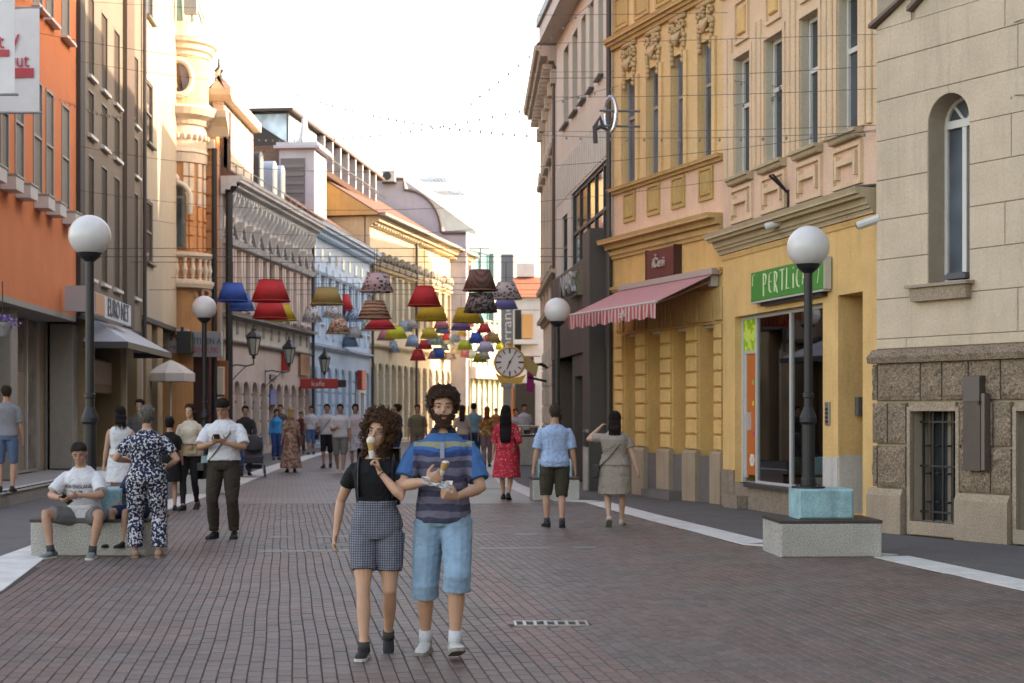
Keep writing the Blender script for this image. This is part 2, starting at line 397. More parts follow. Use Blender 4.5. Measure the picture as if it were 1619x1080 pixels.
# white stone bands beside the paving, slab by slab where the slabs can be told apart
def band(pl, side, w, y0, y1, step=.8):
    root = None
    y = y0; mb_far = MB()
    slab_i = 0
    o = bpy.data.objects.new('white_stone_band', None); col.objects.link(o); tag(o, kind='structure')
    while y < y1:
        yb = min(y+step, y1)
        xa, xb = edge_x(pl,y), edge_x(pl,yb)
        dx, dy = xb-xa, yb-y; L = math.hypot(dx,dy); nx, ny = dy/L*side, -dx/L*side
        gx, gy = dx/L*.004, dy/L*.004
        mb = MB() if y < 30 else mb_far
        P = [(xa+gx,y+gy),(xa+nx*w+gx,y+ny*w+gy),(xb+nx*w-gx,yb+ny*w-gy),(xb-gx,yb-gy)]
        if side < 0: P = P[::-1]
        n = len(mb.v); mb.v += [(a,b,.006) for a,b in P] + [(a,b,-.03) for a,b in P]
        mb.f += [(n,n+1,n+2,n+3)] + [(n+(i+1)%4,n+i,n+4+i,n+4+(i+1)%4) for i in range(4)]
        if y < 30: mb.build('slab', M_LINE, o)
        y = yb
    if mb_far.v: mb_far.build('slab', M_LINE, o)
band(LEFT, -1, .52, 9.0, 95)
band(RIGHT, 1, .42, 9.0, 95)
# paver blocks
ang = R(8.5); ca, sa = math.cos(ang), math.sin(ang)      # long joints run away to the left of the view
PW, PL, GAP = .09, .18, .0045
def paver_mesh(name, w, l, mat):
    b = .005; z0, z1 = -.012, .0
    hx, hy = w/2-GAP/2, l/2-GAP/2
    v = [(sx*(hx-b), sy*(hy-b), z1) for sx, sy in ((-1,-1),(1,-1),(1,1),(-1,1))] + [(sx*hx, sy*hy, z1-b) for sx, sy in ((-1,-1),(1,-1),(1,1),(-1,1))] + [(sx*hx, sy*hy, z0) for sx, sy in ((-1,-1),(1,-1),(1,1),(-1,1))]
    f = [(0,1,2,3)] + [(4+i,4+(i+1)%4,(i+1)%4,i) for i in range(4)] + [(8+i,8+(i+1)%4,4+(i+1)%4,4+i) for i in range(4)]
    return v, f
pv, pf = paver_mesh('paver', PW, PL, None)
pmesh = []
for m_ in M_PAV:
    me = bpy.data.meshes.new('paver'); me.from_pydata(pv, [], pf); me.materials.append(m_); pmesh.append(me)
rp = random.Random(5); spots = []
def strip_red(p): return -.27 < p < .20                       # reddish course beside the drain, measured across the courses
for i in range(-145, 180):
    for j in range(20, 170):
        wob = .005*math.sin(j*.35+i*.05)
        p, q = i*PW + wob, j*PL + (PL/2 if i % 2 else 0) + .01*math.sin(i*.8)
        x, y = p*ca - q*sa + 1.93, p*sa + q*ca
        if not (8.2 < y < NEAR_END): continue
        if not (edge_x(LEFT,y)+.04 < x < edge_x(RIGHT,y)-.04): continue
        if abs(x) > y*.36+1.2: continue
        if .0 < x < .60 and 11.50 < y < 11.80: continue       # drain
        row = int(q*2.3)
        k = 2 if strip_red(p) else (1 if (mnoise.noise((p*.7, q*.9, 3)) + .25*(row % 2) > .12) else 0)
        if rp.random() < .06: k = 1-min(k,1)
        spots.append((y, x, k, rp.uniform(-.0018,.0018), rp.uniform(-.012,.012), p, q))
spots.sort()
inview = [s for s in spots if s[0] > 9.12 and abs(s[1]) < s[0]*.3334]
single = set(id(s) for s in inview[:300])
fields = [MB(), MB(), MB()]
for s in spots:
    y, x, k, dz, da, p, q = s
    if id(s) in single:
        o = link('paver', pmesh[k], None, street, (x, y, dz)); o.rotation_euler = (0, 0, ang+da)
    else:
        mb = fields[k]; n = len(mb.v); c_, s_ = math.cos(ang+da), math.sin(ang+da)
        mb.v += [(x+a*c_-b*s_, y+a*s_+b*c_, c+dz) for a, b, c in pv]; mb.f += [tuple(n+t for t in f) for f in pf]
for k, mb in enumerate(fields): tag(mb.build('paver_field', M_PAV[k], street), kind='stuff')
# light stone courses across the street
for py, x0, x1, w in ((868,-2.9,1.0,.22),(846,-3.1,.9,.25),(773,-4.5,.3,.3)):
    Y = CH*F/(py-HY)
    o = MB()
    for i in range(14):
        a = x0+(x1-x0)*i/14; b = x0+(x1-x0)*(i+1)/14-.008
        if rp.random() < .4: continue
        o.box(a, b, Y+a*.15, Y+a*.15+w, -.004, .003)
    tag(o.build('stone_course', pbr('pale_course', (.20,.18,.17), .6, var=.25, scale=5, bump=.2), street), kind='stuff')
# drain grate
M_STEEL = pbr('grate_steel', (.42,.42,.43), .4, .8, var=.2, scale=20)
dr = thing('drain_grate', 'steel slotted drain grate set in the reddish paving course', 'drain', (.02, 11.52, 0), R(2))
MB().box(0,.56,0,.26,-.06,-.02).build('channel', pbr('drain_dark', (.012,.012,.012), .9), dr)
MB().box(0,.56,0,.018,-.03,.004).box(0,.56,.242,.26,-.03,.004).box(0,.018,.018,.242,-.03,.004).box(.542,.56,.018,.242,-.03,.004).build('frame', M_STEEL, dr)
for i in range(1, 7):
    MB().box(.08*i-.012,.08*i+.012,.018,.242,-.03,.002).build('bar', M_STEEL, dr)
# round manhole covers far out in the paving
mh = thing('manhole_cover', 'round cast iron manhole cover in the paving by the couple', 'manhole', (-2.0, 18.6, 0))
MB().lathe([(.30,-.01),(.30,.004),(.27,.004),(.265,.001),(0.01,.001)], seg=24, cap=False).build('lid', pbr('cast_iron', (.10,.095,.09), .55, .5, var=.2), mh)
MB().lathe([(.34,-.01),(.34,.005),(.305,.005),(.305,-.01)], seg=24, cap=False).build('rim', pbr('rim_concrete',(.17,.16,.155),.8,var=.2), mh)

# ================================================================ right side
WHITE_FR = paint('white_frame', (.62,.60,.57)); GREY_FR = paint('grey_frame', (.30,.29,.28))
GL = glass_dark(); GLB = glass_dark('window_glass_pale', (.06,.07,.085)); GC = glass_clear()
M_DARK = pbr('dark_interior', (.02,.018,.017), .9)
M_ROOM = pbr('shop_room', (.26,.22,.18), .9, var=.2, scale=3)
M_BLK = paint('black_metal', (.018,.018,.02), .4); M_PIPE = paint('drain_pipe', (.055,.047,.045), .5)
M_ZINC = pbr('zinc_sheet', (.22,.23,.24), .45, .6, var=.15)

# ---- sandstone bank with rusticated plinth
def build_bank():
    W = Wall('bank_building', 'sandstone building with arched window above a rough rusticated plinth', 1385, 20.6, 1601, 18.6)
    st = stucco('bank_ashlar', (.56,.455,.345), .42, .12); back = pbr('bank_joint', (.36,.295,.225), .95, var=.1)
    rough = pbr('bank_rustic', (.235,.175,.130), .95, var=.2, scale=5, bump=1.0, bscale=45, spec=.2, grain=.5, gscale=38)
    smooth = pbr('bank_plinth', (.34,.262,.195), .9, var=.12, scale=2, bump=.6, bscale=60, stain=.4, grain=.28, gscale=50)
    L = 4.6
    win = W.rect(1467, 1532, 147, 446); a, b, c, d = win
    bw = W.rect(1441, 1513, 650, 826); bw2 = W.rect(1609, 1700, 655, 840); bw2 = (bw2[0], bw2[1], bw[2], bw[3])
    zt = 6.72
    mb = MB(); sheet(mb, .0, L, 0, 7.9, [(a,b,c,d,'arch'), bw, bw2], .42, y=.02)
    mb.build('wall', back, W.o)
    MB().box(.0, L, .45, 6, 0, 6.6).build('rear_wall', st, W.o)
    # ashlar panels, course by course
    zs = [2.44] + [2.575+.53*i for i in range(0, 8)] + [zt]
    gp = .005
    joints = [[.55], [2.4], [3.0], [2.2], [2.9], [2.3], [2.75], [2.4], [2.2], [2.7]]
    r = (b-a)/2; cx = (a+b)/2; sp = d-r
    for k, (z0, z1) in enumerate(zip(zs, zs[1:])):
        cuts = [0.0] + joints[k % 10] + [L]
        for p, q in zip(cuts, cuts[1:]):
            segs = [(p, q)]
            if z1 > c+.02 and z0 < d-.02:       # course meets the arched window: stop at its jambs
                segs = []
                if p < a: segs.append((p, min(q, a)))
                if q > b: segs.append((max(p, b), q))
            for s, t in segs:
                if t-s < .06: continue
                if z1 > sp and z0 < d-.02 and (abs(t-a) < 1e-6 or abs(s-b) < 1e-6):
                    # voussoir stones follow the arch
                    pts = []; N = 10; lerp_ = lambda p_, q_, t_: p_+(q_-p_)*t_
                    za, zb_ = max(z0+gp, sp), min(z1-gp, d)
                    for i in range(N+1):
                        z = sp+r*math.sin(lerp_(math.asin(min(1,(za-sp)/r)), math.asin(min(1,(zb_-sp)/r)), i/N)); dx = math.sqrt(max(0, r*r-(z-sp)**2))
                        pts.append((cx-dx-.001 if t <= a+1e-6 else cx+dx+.001, z))
                    if t <= a+1e-6: poly = [(s+gp, z0+gp)] + ([(a, z0+gp)] if z0+gp < sp else []) + pts + ([(cx-.004, z1-gp)] if z1-gp > d-.001 else []) + [(s+gp, z1-gp)]
                    else: poly = [(t-gp, z1-gp)] + ([(cx+.004, z1-gp)] if z1-gp > d-.001 else []) + pts[::-1] + ([(b, z0+gp)] if z0+gp < sp else []) + [(t-gp, z0+gp)]
                    MB().prism(poly, 0, .03).build('ashlar_panel', st, W.o)
                else:
                    MB().cbox(s+gp, t-gp, 0, .03, z0+gp, z1-gp, .006).build('ashlar_panel', st, W.o)
    # stepped gable top
    g0, g1 = W.u(1440), W.u(1447); 
    MB().prism([(0,zt),(g0,zt),(g0,7.05),(0,zt+.02)], 0, .5).build('parapet', st, W.o)
    MB().prism([(g1,zt),(L,zt),(L,9.0),(g1+1.3,7.6),(g1,zt+.12)], 0, .5).build('gable', st, W.o)
    cop = pbr('coping_sheet', (.17,.13,.11), .6, .2)
    MB().prism([(-.05,zt+.03),(g0+.03,7.06),(g0+.03,7.10),(-.05,zt+.08)], -.10, .55).build('coping', cop, W.o)
    MB().prism([(g1-.06,zt+.10),(g1+1.3,7.61),(g1+1.3,7.66),(g1-.06,zt+.16)], -.10, .55).build('coping', cop, W.o)
    # arched window
    wo = MB(); f = .05; y0, y1 = .30, .36
    wo.box(a,a+f,y0,y1,c,sp).box(b-f,b,y0,y1,c,sp).box(a+f,b-f,y0,y1,c,c+f).box(a+f,b-f,y0-.02,y1,sp-.05,sp+.05).box(cx-.035,cx+.035,y0-.01,y1,c+f,sp-.05)
    N = 14
    for i in range(N):
        t0, t1 = math.pi*i/N, math.pi*(i+1)/N
        P = [(cx-rr*math.cos(t), sp+rr*math.sin(t)) for rr, t in ((r,t0),(r,t1),(r-f,t1),(r-f,t0))]
        wo.prism(P[::-1], y0, y1)
    for sgn in (-1, 1): wo.tube([(cx,y0+.03,sp),(cx+sgn*r*.6,y0+.03,sp+r*.72)], .022, 6)
    w = wo.build('window', WHITE_FR, W.o)
    MB().box(a+f,cx-.035,.335,.345,c+f,sp-.05).build('pane', GLB, w); MB().box(cx+.035,b-f,.335,.345,c+f,sp-.05).build('pane', GLB, w)
    MB().prism([(cx-(r-f)*math.cos(math.pi*i/12), sp+.05+(r-f)*.97*math.sin(math.pi*i/12)) for i in range(13)][::-1], .335, .345).build('pane', GLB, w)
    s0, s1 = W.u(1443), W.u(1541); zsill = c
    MB().slabx([(-.16,zsill-.05),(.3,zsill-.05),(.3,zsill+.01),(-.16,zsill-.01)], s0, s1).slabx([(-.10,zsill-.22),(.05,zsill-.22),(.05,zsill-.055),(-.12,zsill-.055)], s0+.05, s1-.05).build('sill', smooth, w)
    fb = MB().box(a+.30, b-.02, -.05, .14, zsill+.03, zsill+.09).box(a+.34,b-.08,-.02,.1,zsill+.09,zsill+.11); fb.build('bird_guard', pbr('lead_grey', (.09,.09,.10), .7), w)
    # plinth: cap, rough blocks, smooth base
    MB().slabx([(-.10,2.25),(.02,2.25),(.02,2.44),(-.02,2.43),(-.12,2.33)], -.06, L).build('plinth_cap', rough, W.o)
    rows = [(.60,1.165),(1.18,1.735),(1.75,2.25)]
    u_ = W.u
    cut = {0:[-.04,u_(1390),u_(1435)], 1:[-.04,u_(1406),u_(1435)], 2:[-.04,u_(1390),u_(1458),u_(1492),u_(1534),u_(1585),u_(1650),L]}
    cutr = {0:[u_(1519),u_(1569),u_(1602)], 1:[u_(1519),u_(1543),u_(1573),u_(1602)], 2:[]}
    rb = random.Random(2)
    for k, (z0, z1) in enumerate(rows):
        for cs in (cut[k], cutr[k]):
            for p, q in zip(cs, cs[1:]):
                g_ = .012
                # rough dressed face: small uneven grid
                mb = MB(); nx, nz = max(3, int((q-p)/.06)), 8; x0, x1, zz0, zz1 = p+g_, q-g_, z0+g_, z1-g_
                idx = []
                for i in range(nx+1):
                    row = []
                    for j in range(nz+1):
                        edge = i in (0, nx) or j in (0, nz)
                        y = -.035 if edge else -.06+rb.uniform(-.014,.014)
                        row.append(len(mb.v)); mb.v.append((x0+(x1-x0)*i/nx, y, zz0+(zz1-zz0)*j/nz))
                    idx.append(row)
                for i in range(nx):
                    for j in range(nz): mb.f.append((idx[i][j], idx[i+1][j], idx[i+1][j+1], idx[i][j+1]))
                mb.poly([(x0,-.035,zz0),(x0,-.035,zz1),(x0,.03,zz1),(x0,.03,zz0)]).poly([(x1,-.035,zz0),(x1,.03,zz0),(x1,.03,zz1),(x1,-.035,zz1)])
                mb.poly([(x0,-.035,zz1),(x1,-.035,zz1),(x1,.03,zz1),(x0,.03,zz1)]).poly([(x0,-.035,zz0),(x0,.03,zz0),(x1,.03,zz0),(x1,-.035,zz0)])
                mb.build('stone_block', rough, W.o)
    MB().slabx([(-.10,0),(.03,0),(.03,.59),(-.05,.59),(-.10,.50)], -.08, u_(1432)).build('plinth_base', smooth, W.o)
    MB().slabx([(-.10,0),(.03,0),(.03,.59),(-.05,.59),(-.10,.50)], u_(1517), u_(1601)).build('plinth_base', smooth, W.o)
    for q in (bw, bw2):
        p0, p1, p2, p3 = q; e = .055
        fr = MB().box(p0-e,p0,-.03,.05,p2-.14,p3+e).box(p1,p1+e,-.03,.05,p2-.14,p3+e).box(p0,p1,-.03,.05,p3,p3+e+.06).box(p0-.02,p1+.02,-.06,.10,.02,p2)
        wnd = fr.build('basement_window', smooth, W.o)
        MB().box(p0,p1,.36,.40,p2,p3).build('pane', GL, wnd)
        br = MB()
        for i in range(5):
            x = p0+.05+(p1-p0-.1)*i/4; br.box(x-.011,x+.011,.16,.182,p2,p3)
            if i < 4:
                xm = x+(p1-p0-.1)/8
                for zz in (p2+.25,p2+.62,p2+.98): br.lathe([(.035,-.012),(.045,0),(.035,.012)], (xm,.17,zz), 8)
        for zz in (p2+.12, (p2+p3)/2, p3-.14): br.box(p0,p1,.155,.175,zz-.012,zz+.012)
        br.build('iron_grille', M_BLK, wnd)
        MB().box(p0+.02,p0+.06,.28,.34,p2,p3).box(p1-.06,p1-.02,.28,.34,p2,p3).box((p0+p1)/2-.03,(p0+p1)/2+.03,.28,.34,p2,p3).build('frame', paint('old_brown_frame', (.20,.15,.12)), wnd)
    # upper storey set back behind the gable, its unseen height added for shade
    MB().box(-.2, 5, 2.2, 9, 6.6, 18.0).build('upper_storey', stucco('bank_upper', (.36,.35,.34)), W.o)
    uw = MB().box(.1,.9,2.12,2.2,6.9,7.8).build('window', GREY_FR, W.o); MB().box(.16,.84,2.10,2.11,6.95,7.74).build('pane', GL, uw)
    # notice case on the plinth
    nb = thing('notice_case', 'tall brown metal notice case fixed to the rough stone plinth', 'notice case', W.world(W.u(1537),0,0), math.atan2(W.d.y,W.d.x))
    wN = W.u(1570)-W.u(1537); zb, ztp = W.z(1553,744), W.z(1553,594)
    mN = pbr('case_brown', (.085,.066,.060), .45, .3, var=.12)
    MB().box(0,wN-.06,-.16,-.05,zb,ztp).build('case', mN, nb); MB().box(wN-.055,wN,-.15,-.05,zb+.01,ztp-.22).build('side_frame', pbr('case_edge', (.15,.12,.11), .4, .4), nb)
    MB().box(.005,wN-.065,-.17,-.162,ztp-.32,ztp-.01).build('lid', pbr('case_lid', (.12,.10,.095), .5, .3), nb)
    MB().box(wN-.09,wN-.06,-.18,-.162,ztp-.36,ztp-.31).build('lock', M_BLK, nb)
    MB().box(.02,.03+.02,-.05,-.03,zb+.2,ztp-.2).build('bracket', M_BLK, nb)
    return W
bank = build_bank()

# ---- yellow shop house
def build_shop():
    W = Wall('shop_house', 'yellow shop house with green shop sign and pink fascia band', 1143, 26.6, 1387, 20.9)
    L = W.len
    yel = stucco('shop_yellow', (.68,.44,.19), .45, .13); pink = stucco('shop_pink', (.72,.49,.37), .5); cream = stucco('shop_cream', (.70,.515,.345), .38)
    gy = stucco('shop_greywhite', (.52,.50,.48), .35); pl = pbr('shop_plinth', (.25,.195,.15), .9, var=.15, bump=.6, bscale=60, stain=.4, grain=.35, gscale=45)
    stone = stucco('shop_ledge', (.47,.375,.25), .5)
    zl = 4.62; H = 17.5
    wins = []
    for x0, x1, y0, y1 in ((1162,1187,75,268),(1210,1239,50,254),(1266,1295.5,26,237),(1325,1358.5,3,220)): wins.append(W.rect(x0,x1,y0,y1))
    zb = sum(w[2] for w in wins)/4; zt = sum(w[3] for w in wins)/4
    wins = [(w[0],w[1],zb,zt) for w in wins]
    up2 = [(w[0],w[1],zt+1.6,zt+3.9) for w in wins]
    sh = (W.u(1162), W.u(1301), .42, W.z(1230, 490))
    dr = (W.u(1325), W.u(1364), .16, W.z(1344, 464))
    sheet(MB(), 0, L, 0, zl, [sh, dr], .75).build('wall', yel, W.o)
    sheet(MB(), 0, L, zl, zb-.02, [], .5).build('fascia_band', pink, W.o)
    sheet(MB(), 0, L, zb-.02, H, wins+up2, .20).build('upper_wall', cream, W.o)
    MB().box(.01,L-.01,.80,9,zl+.01,H-.02).build('rear_wall', cream, W.o)
    MB().box(.01,L-.01,3.2,9,0,zl).build('rear_wall', M_ROOM, W.o)
    # ledge with profile and end return
    moulding(W.o, 'ledge', stone, -.10, L-.03, zl-.30, [(.07,.05),(.05,.10),(.09,.14),(.05,.25),(.09,.31)])
    MB().slabx([(-.02,zl-.40),(.02,zl-.40),(.02,zl-.32),(-.05,zl-.32)], -.04, L-.03).build('ledge_strip', yel, W.o)
    MB().slabx([(-.30,zl+.062),(0,zl+.10),(0,zl+.07),(-.31,zl+.045)], -.10, L-.03).build('flashing', M_ZINC, W.o)
    # pilaster strips beside the windows
    edges = [0.04] + [x for w in wins for x in (w[0], w[1])] + [L-.04]
    for i in range(0, len(edges), 2):
        p, q = edges[i], edges[i+1]
        if q-p < .2: continue
        m = (p+q)/2; w_ = min(.16, (q-p)/3.2)
        for k in (-1, 1):
            MB().cbox(m+k*w_*.62-w_*.42, m+k*w_*.62+w_*.42, -.045, .0, zb-.0, zt+.4, .015).build('pilaster_strip', cream, W.o)
    for w in wins + up2:
        a, b, c, d = w
        MB().box(a-.10,a-.005,-.03,.005,c,d+.1).box(b+.005,b+.10,-.03,.005,c,d+.1).box(a-.10,b+.10,-.032,.005,d+.005,d+.12).build('window_surround', cream, W.o)
        window(W.o, w, .20, WHITE_FR, GL, cols=1, rows=(.60,), fw=.07)
        MB().box(a+.002,a+.010,.01,.12,c,d).build('reveal_board', stucco('reveal_pale', (.52,.47,.38), .1), W.o)
    for w in wins:
        a, b, c, d = w; m = (a+b)/2; hw = (b-a)/2+.13
        MB().slabx([(-.08,c-.13),(.0,c-.13),(.0,c+.0),(-.15,c-.0),(-.15,c-.05),(-.11,c-.06),(-.10,c-.11)], m-hw, m+hw).build('sill', stone, W.o)
        # panel under the sill with its stepped relief
        z1, z0 = c-.18, c-.78
        pm = MB().box(m-hw,m+hw,-.05,.0,z0,z0+.06).box(m-hw,m+hw,-.05,.0,z1-.06,z1).box(m-hw,m-hw+.07,-.05,.0,z0+.06,z1-.06).box(m+hw-.07,m+hw,-.05,.0,z0+.06,z1-.06)
        p = pm.build('panel_frame', cream, W.o)
        MB().box(m-hw+.14,m-hw+.21,-.07,.0,z0+.14,z1-.12).box(m+hw-.21,m+hw-.14,-.07,.0,z0+.14,z1-.12).box(m-hw+.21,m+hw-.21,-.07,.0,z1-.28,z1-.20).build('relief', cream, p)
        # framed panel above the window
        z0, z1 = d+.22, d+.95
        p = MB().box(m-.30,m+.30,-.045,.0,z0,z0+.05).box(m-.30,m+.30,-.045,.0,z1-.05,z1).box(m-.30,m-.25,-.045,.0,z0+.05,z1-.05).box(m+.25,m+.30,-.045,.0,z0+.05,z1-.05).build('panel_frame', cream, W.o)
        MB().cbox(m-.17,m+.17,-.05,.0,z0+.14,z1-.14,.02).build('relief', yel, p)
    moulding(W.o, 'cornice', cream, 0, L, zt+1.15, [(.1,.06),(.1,.16),(.08,.28)])
    moulding(W.o, 'cornice', cream, -.1, L, H-.5, [(.2,.15),(.15,.4),(.15,.65)])
    # shop front: door with panel above, two big panes
    a, b, c, d = sh; al = paint('alu_frame', (.50,.50,.50), .35)
    u1, u2 = W.u(1198,.15), W.u(1252,.15)
    fr = MB()
    for x in (a+.02, u1, u2, b-.02): fr.box(x-.03,x+.03,.12,.19,c,d)
    fr.box(a,b,.125,.185,d-.06,d).box(u1,b,.125,.185,c,c+.05)
    s = fr.build('shop_window', al, W.o)
    MB().box(u1+.03,u2-.03,.15,.158,c+.05,d-.06).build('pane', GC, s); MB().box(u2+.03,b-.05,.15,.158,c+.05,d-.06).build('pane', GC, s)
    zq = W.z(1183, 553)
    gp_ = MB().box(a+.05,u1-.03,.14,.15,zq,d-.06).build('fanlight_poster', pattern('leaf_poster','blotch',(.24,.42,.03),(.50,.62,.10),6,c3=(.62,.60,.30)), W.o)
    orange = paint('door_orange', (.52,.125,.025))
    do = MB().box(a+.16,u1-.03,.16,.20,.55,zq-.06).build('shop_door', orange, W.o)
    MB().box(a+.05,a+.15,.15,.19,.5,zq-.06).box(a+.05,u1-.03,.14,.19,zq-.055,zq).build('door_frame', paint('door_frame_pale', (.45,.42,.38)), do)
    flo = MB()
    cx_, cz_ = (a+.16+u1-.03)/2, .80
    for i in range(6):
        t = i*math.pi/3; flo.prism([(cx_+.06*math.cos(t)+.05*math.cos(k*math.pi/4), cz_+.06*math.sin(t)+.05*math.sin(k*math.pi/4)) for k in range(8)], .152, .158)
    flo.build('flower_sticker', paint('sticker_white', (.7,.68,.62)), do)
    for zz, cc in ((1.25,(.6,.05,.2)),(1.75,(.7,.5,.05)),(2.1,(.35,.4,.1))):
        MB().prism([(cx_+.05+.045*math.cos(k*math.pi/4), zz+.045*math.sin(k*math.pi/4)) for k in range(8)], .152, .158).build('flower_sticker', paint('sticker_%d' % int(zz*100), cc), do)
    MB().box(a+.30,a+.33,.10,.16,1.3,1.6).build('door_handle', al, do)
    # inside of the shop
    MB().box(a-.3,b+.3,.76,.80,0,c).box(a-.5,a-.3,.76,3.2,0,zl-.1).box(b+.3,b+.5,.76,3.2,0,zl-.1).box(a-.3,b+.3,.78,3.2,d+.1,d+.2).build('shop_room', M_ROOM, W.o)
    MB().box(a,b,.20,.75,c-.1,c+.02).build('display_shelf', paint('shelf_pale', (.35,.33,.30)), W.o)
    # steps and plinth
    MB().box(a+.02,u1,-.22,.2,0,.22).box(a+.02,u1,-.02,.2,.22,.42).build('door_step', pl, W.o)
    MB().box(u1+.02,b+.02,-.03,.0,0,.36).build('plinth', pl, W.o); MB().box(0,a,-.03,.0,0,.62).build('plinth', pl, W.o)
    MB().box(u1-.02,b+.06,-.10,.12,.37,.43).build('window_ledge', paint('ledge_dark', (.06,.05,.05)), W.o)
    MB().box(b+.02,dr[0],-.012,.0,0,.95).build('painted_dado', gy, W.o)
    # entrance recess
    p, q, z0, z1 = dr
    MB().box(p+.001,p+.02,.005,.72,z0,.98).build('painted_dado', gy, W.o)
    MB().box(p,q,.68,.74,z0,z1).build('entrance_door', paint('entrance_brown', (.10,.07,.055)), W.o)
    MB().box(p-.05,q+.05,-.16,.1,0,.155).build('door_step', stone, W.o)
    return W, sh, wins
shopW, sh_rect, shop_wins = build_shop()
def on_wall(W, name, label, cat, u, z=0, group=None): return thing(name, label, cat, W.world(u, 0, z), math.atan2(W.d.y, W.d.x), group)
def shop_extras():
    W = shopW
    # green sign
    u0, u1 = W.u(1188,-.12), W.u(1303,-.12); z0, z1 = W.z(1188,478,-.12), W.z(1188,432,-.12); w = u1-u0
    t = on_wall(W, 'shop_sign', 'green shop sign with thin pale hand drawn capital letters', 'sign', u0)
    MB().cbox(0,w,-.13,-.02,z0,z1,.008).build('board', pbr('sign_green', (.035,.235,.045), .4, var=.12, scale=3), t)
    MB().box(0,w,-.14,-.02,z0-.03,z0-.004).build('trim', paint('sign_trim', (.45,.44,.40)), t)
    MB().box(w+.003,w+.03,-.13,-.02,z0,z1).build('trim', paint('sign_trim', (.45,.44,.40)), t)
    MB().box(w*.12,w*.95,-.10,-.0,z0-.09,z0-.035).build('bracket', M_BLK, t)
    hl = (z1-z0); base = z0+hl*.20; top = z0+hl*.86; pal = paint('sign_letters', (.62,.70,.42))
    strokes = {'P':[[(0,-.12),(0,1)],[(0,1),(.55,.95),(.7,.72),(.5,.5),(.05,.42)]], 'E':[[(.5,1),(.1,.9),(0,.5),(.1,.1),(.55,0)],[(0,.52),(.45,.55)]],
        'R':[[(0,0),(0,1)],[(0,1),(.5,.92),(.6,.7),(.4,.5),(0,.45)],[(.15,.45),(.7,-.08)]], 'T':[[(-.1,1),(.9,1.02)],[(.5,1),(.45,0)]],
        'L':[[(.2,1.05),(.1,0),(.65,.05)]], 'i':[[(.3,.72),(.3,0)],[(.28,.95),(.34,1.0)]], 'C':[[(.7,1),(.2,.75),(.05,.4),(.25,.1),(.7,0)]], 'A':[[(0,.1),(.45,1.1),(.8,-.05)],[(.1,.4),(.7,.42)]]}
    x = w*.20; lw = w*.072
    for ch in 'PERTLiCA':
        mb = MB()
        for s in strokes[ch]:
            mb.tube([(x+a*lw*.8, -.138, base+(top-base)*b) for a, b in s], .014, 5)
        mb.build('letter', pal, t); x += lw*(1.12 if ch != 'i' else .8)
    mb = MB().tube([(w*.03,-.136,z1-.22),(w*.035,-.136,z1-.06),(w*.07,-.136,z1-.04)], .008, 5).tube([(w*.93,-.136,z0+.1),(w*.945,-.136,z0+.24),(w*.95,-.136,z1-.08)], .008, 5); mb.build('flourish', pal, t)
    # cameras
    cw = paint('camera_white', (.55,.54,.52)); 
    for px, py, lab in ((1370,349,'white bullet security camera on the wall beside the sandstone building'),(1222,352,'white security camera hanging under the ledge above the shop sign')):
        u, z = W.uz(px, py, -.25)
        c = on_wall(W, 'security_camera', lab, 'camera', u, z, 'security cameras on the shop house')
        MB().tube([(-.14,-.30,-.05),(.12,-.10,.03)], .06, 10).build('housing', cw, c); MB().tube([(-.145,-.303,-.052),(-.155,-.31,-.055)], .045, 10).build('lens', M_BLK, c)
        MB().tube([(.06,-.14,.02),(.10,0,.06)], .018, 6).build('arm', cw, c)
    # intercom and mailbox
    u, z = W.uz(1310,654); t = on_wall(W,'intercom_panel','grey metal intercom panel beside the recessed entrance','intercom',u,z)
    MB().cbox(-.07,.07,-.03,0,-.17,.17,.006).build('plate', pbr('brushed_plate',(.28,.27,.26),.4,.6), t)
    for i in range(4): MB().box(-.04,.04,-.04,-.03,-.13+.06*i,-.10+.06*i).build('button', M_BLK, t)
    t = on_wall(W,'mailbox','small dark grey mailbox hung in the entrance recess','mailbox',W.u(1325),0)
    zz = W.z(1344,642); MB().box(.021,.14,.25,.55,zz-.13,zz+.13).build('box', paint('mailbox_grey',(.085,.088,.095),.5), t); MB().box(.142,.148,.30,.50,zz+.04,zz+.07).build('slot', M_BLK, t)
    # flag holder
    u, z = W.uz(1247,292); t = on_wall(W,'flag_holder','small black V shaped flag holder on the fascia','bracket',u,z)
    MB().tube([(-.05,-.30,.14),(0,-.02,-.12)], .022, 6).tube([(.05,-.28,.14),(0,-.02,-.12)], .018, 6).tube([(-.05,-.3,.14),(.05,-.28,.14)], .012, 6).build('arms', M_BLK, t); MB().box(-.03,.03,-.02,0,-.5,-.08).build('plate', M_BLK, t)
    # shoes and toys on display
    a, b, c, d = sh_rect; rr = random.Random(4)
    for i in range(9):
        u = a+.75+rr.uniform(0,1.25); z = c+.03 if i < 4 else c+.03+rr.uniform(.45,1.5); y = rr.uniform(.3,.55)
        cc = rr.choice([(.55,.5,.42),(.05,.05,.06),(.35,.2,.08),(.5,.4,.1)])
        s = thing('shoe', 'small %s shoe on display in the yellow house shop window' % ('pale' if cc[0]>.5 else 'dark' if cc[0]<.1 else 'tan'), 'shoe', W.world(u, y, z), math.atan2(W.d.y,W.d.x)+rr.uniform(-.5,.5), 'shoes in the shop window')
        mb = MB(); mb.tube([(-.07,0,.045),(-.03,0,.05),(.02,0,.04),(.08,0,.025),(.11,0,.02)], [(.03,.045),(.034,.05),(.036,.04),(.036,.026),(.02,.014)], 8); mb.build('upper', cloth('shoe_%d' % int(cc[0]*100), cc), s)
        MB().box(-.10,.12,-.036,.036,-.01,.006).build('sole', M_BLK, s)
        if z > c+.1: MB().tube([(0,0,.06),(0,0,min(d-.1-z, 2.0))], .003, 4).build('thread', M_BLK, s)
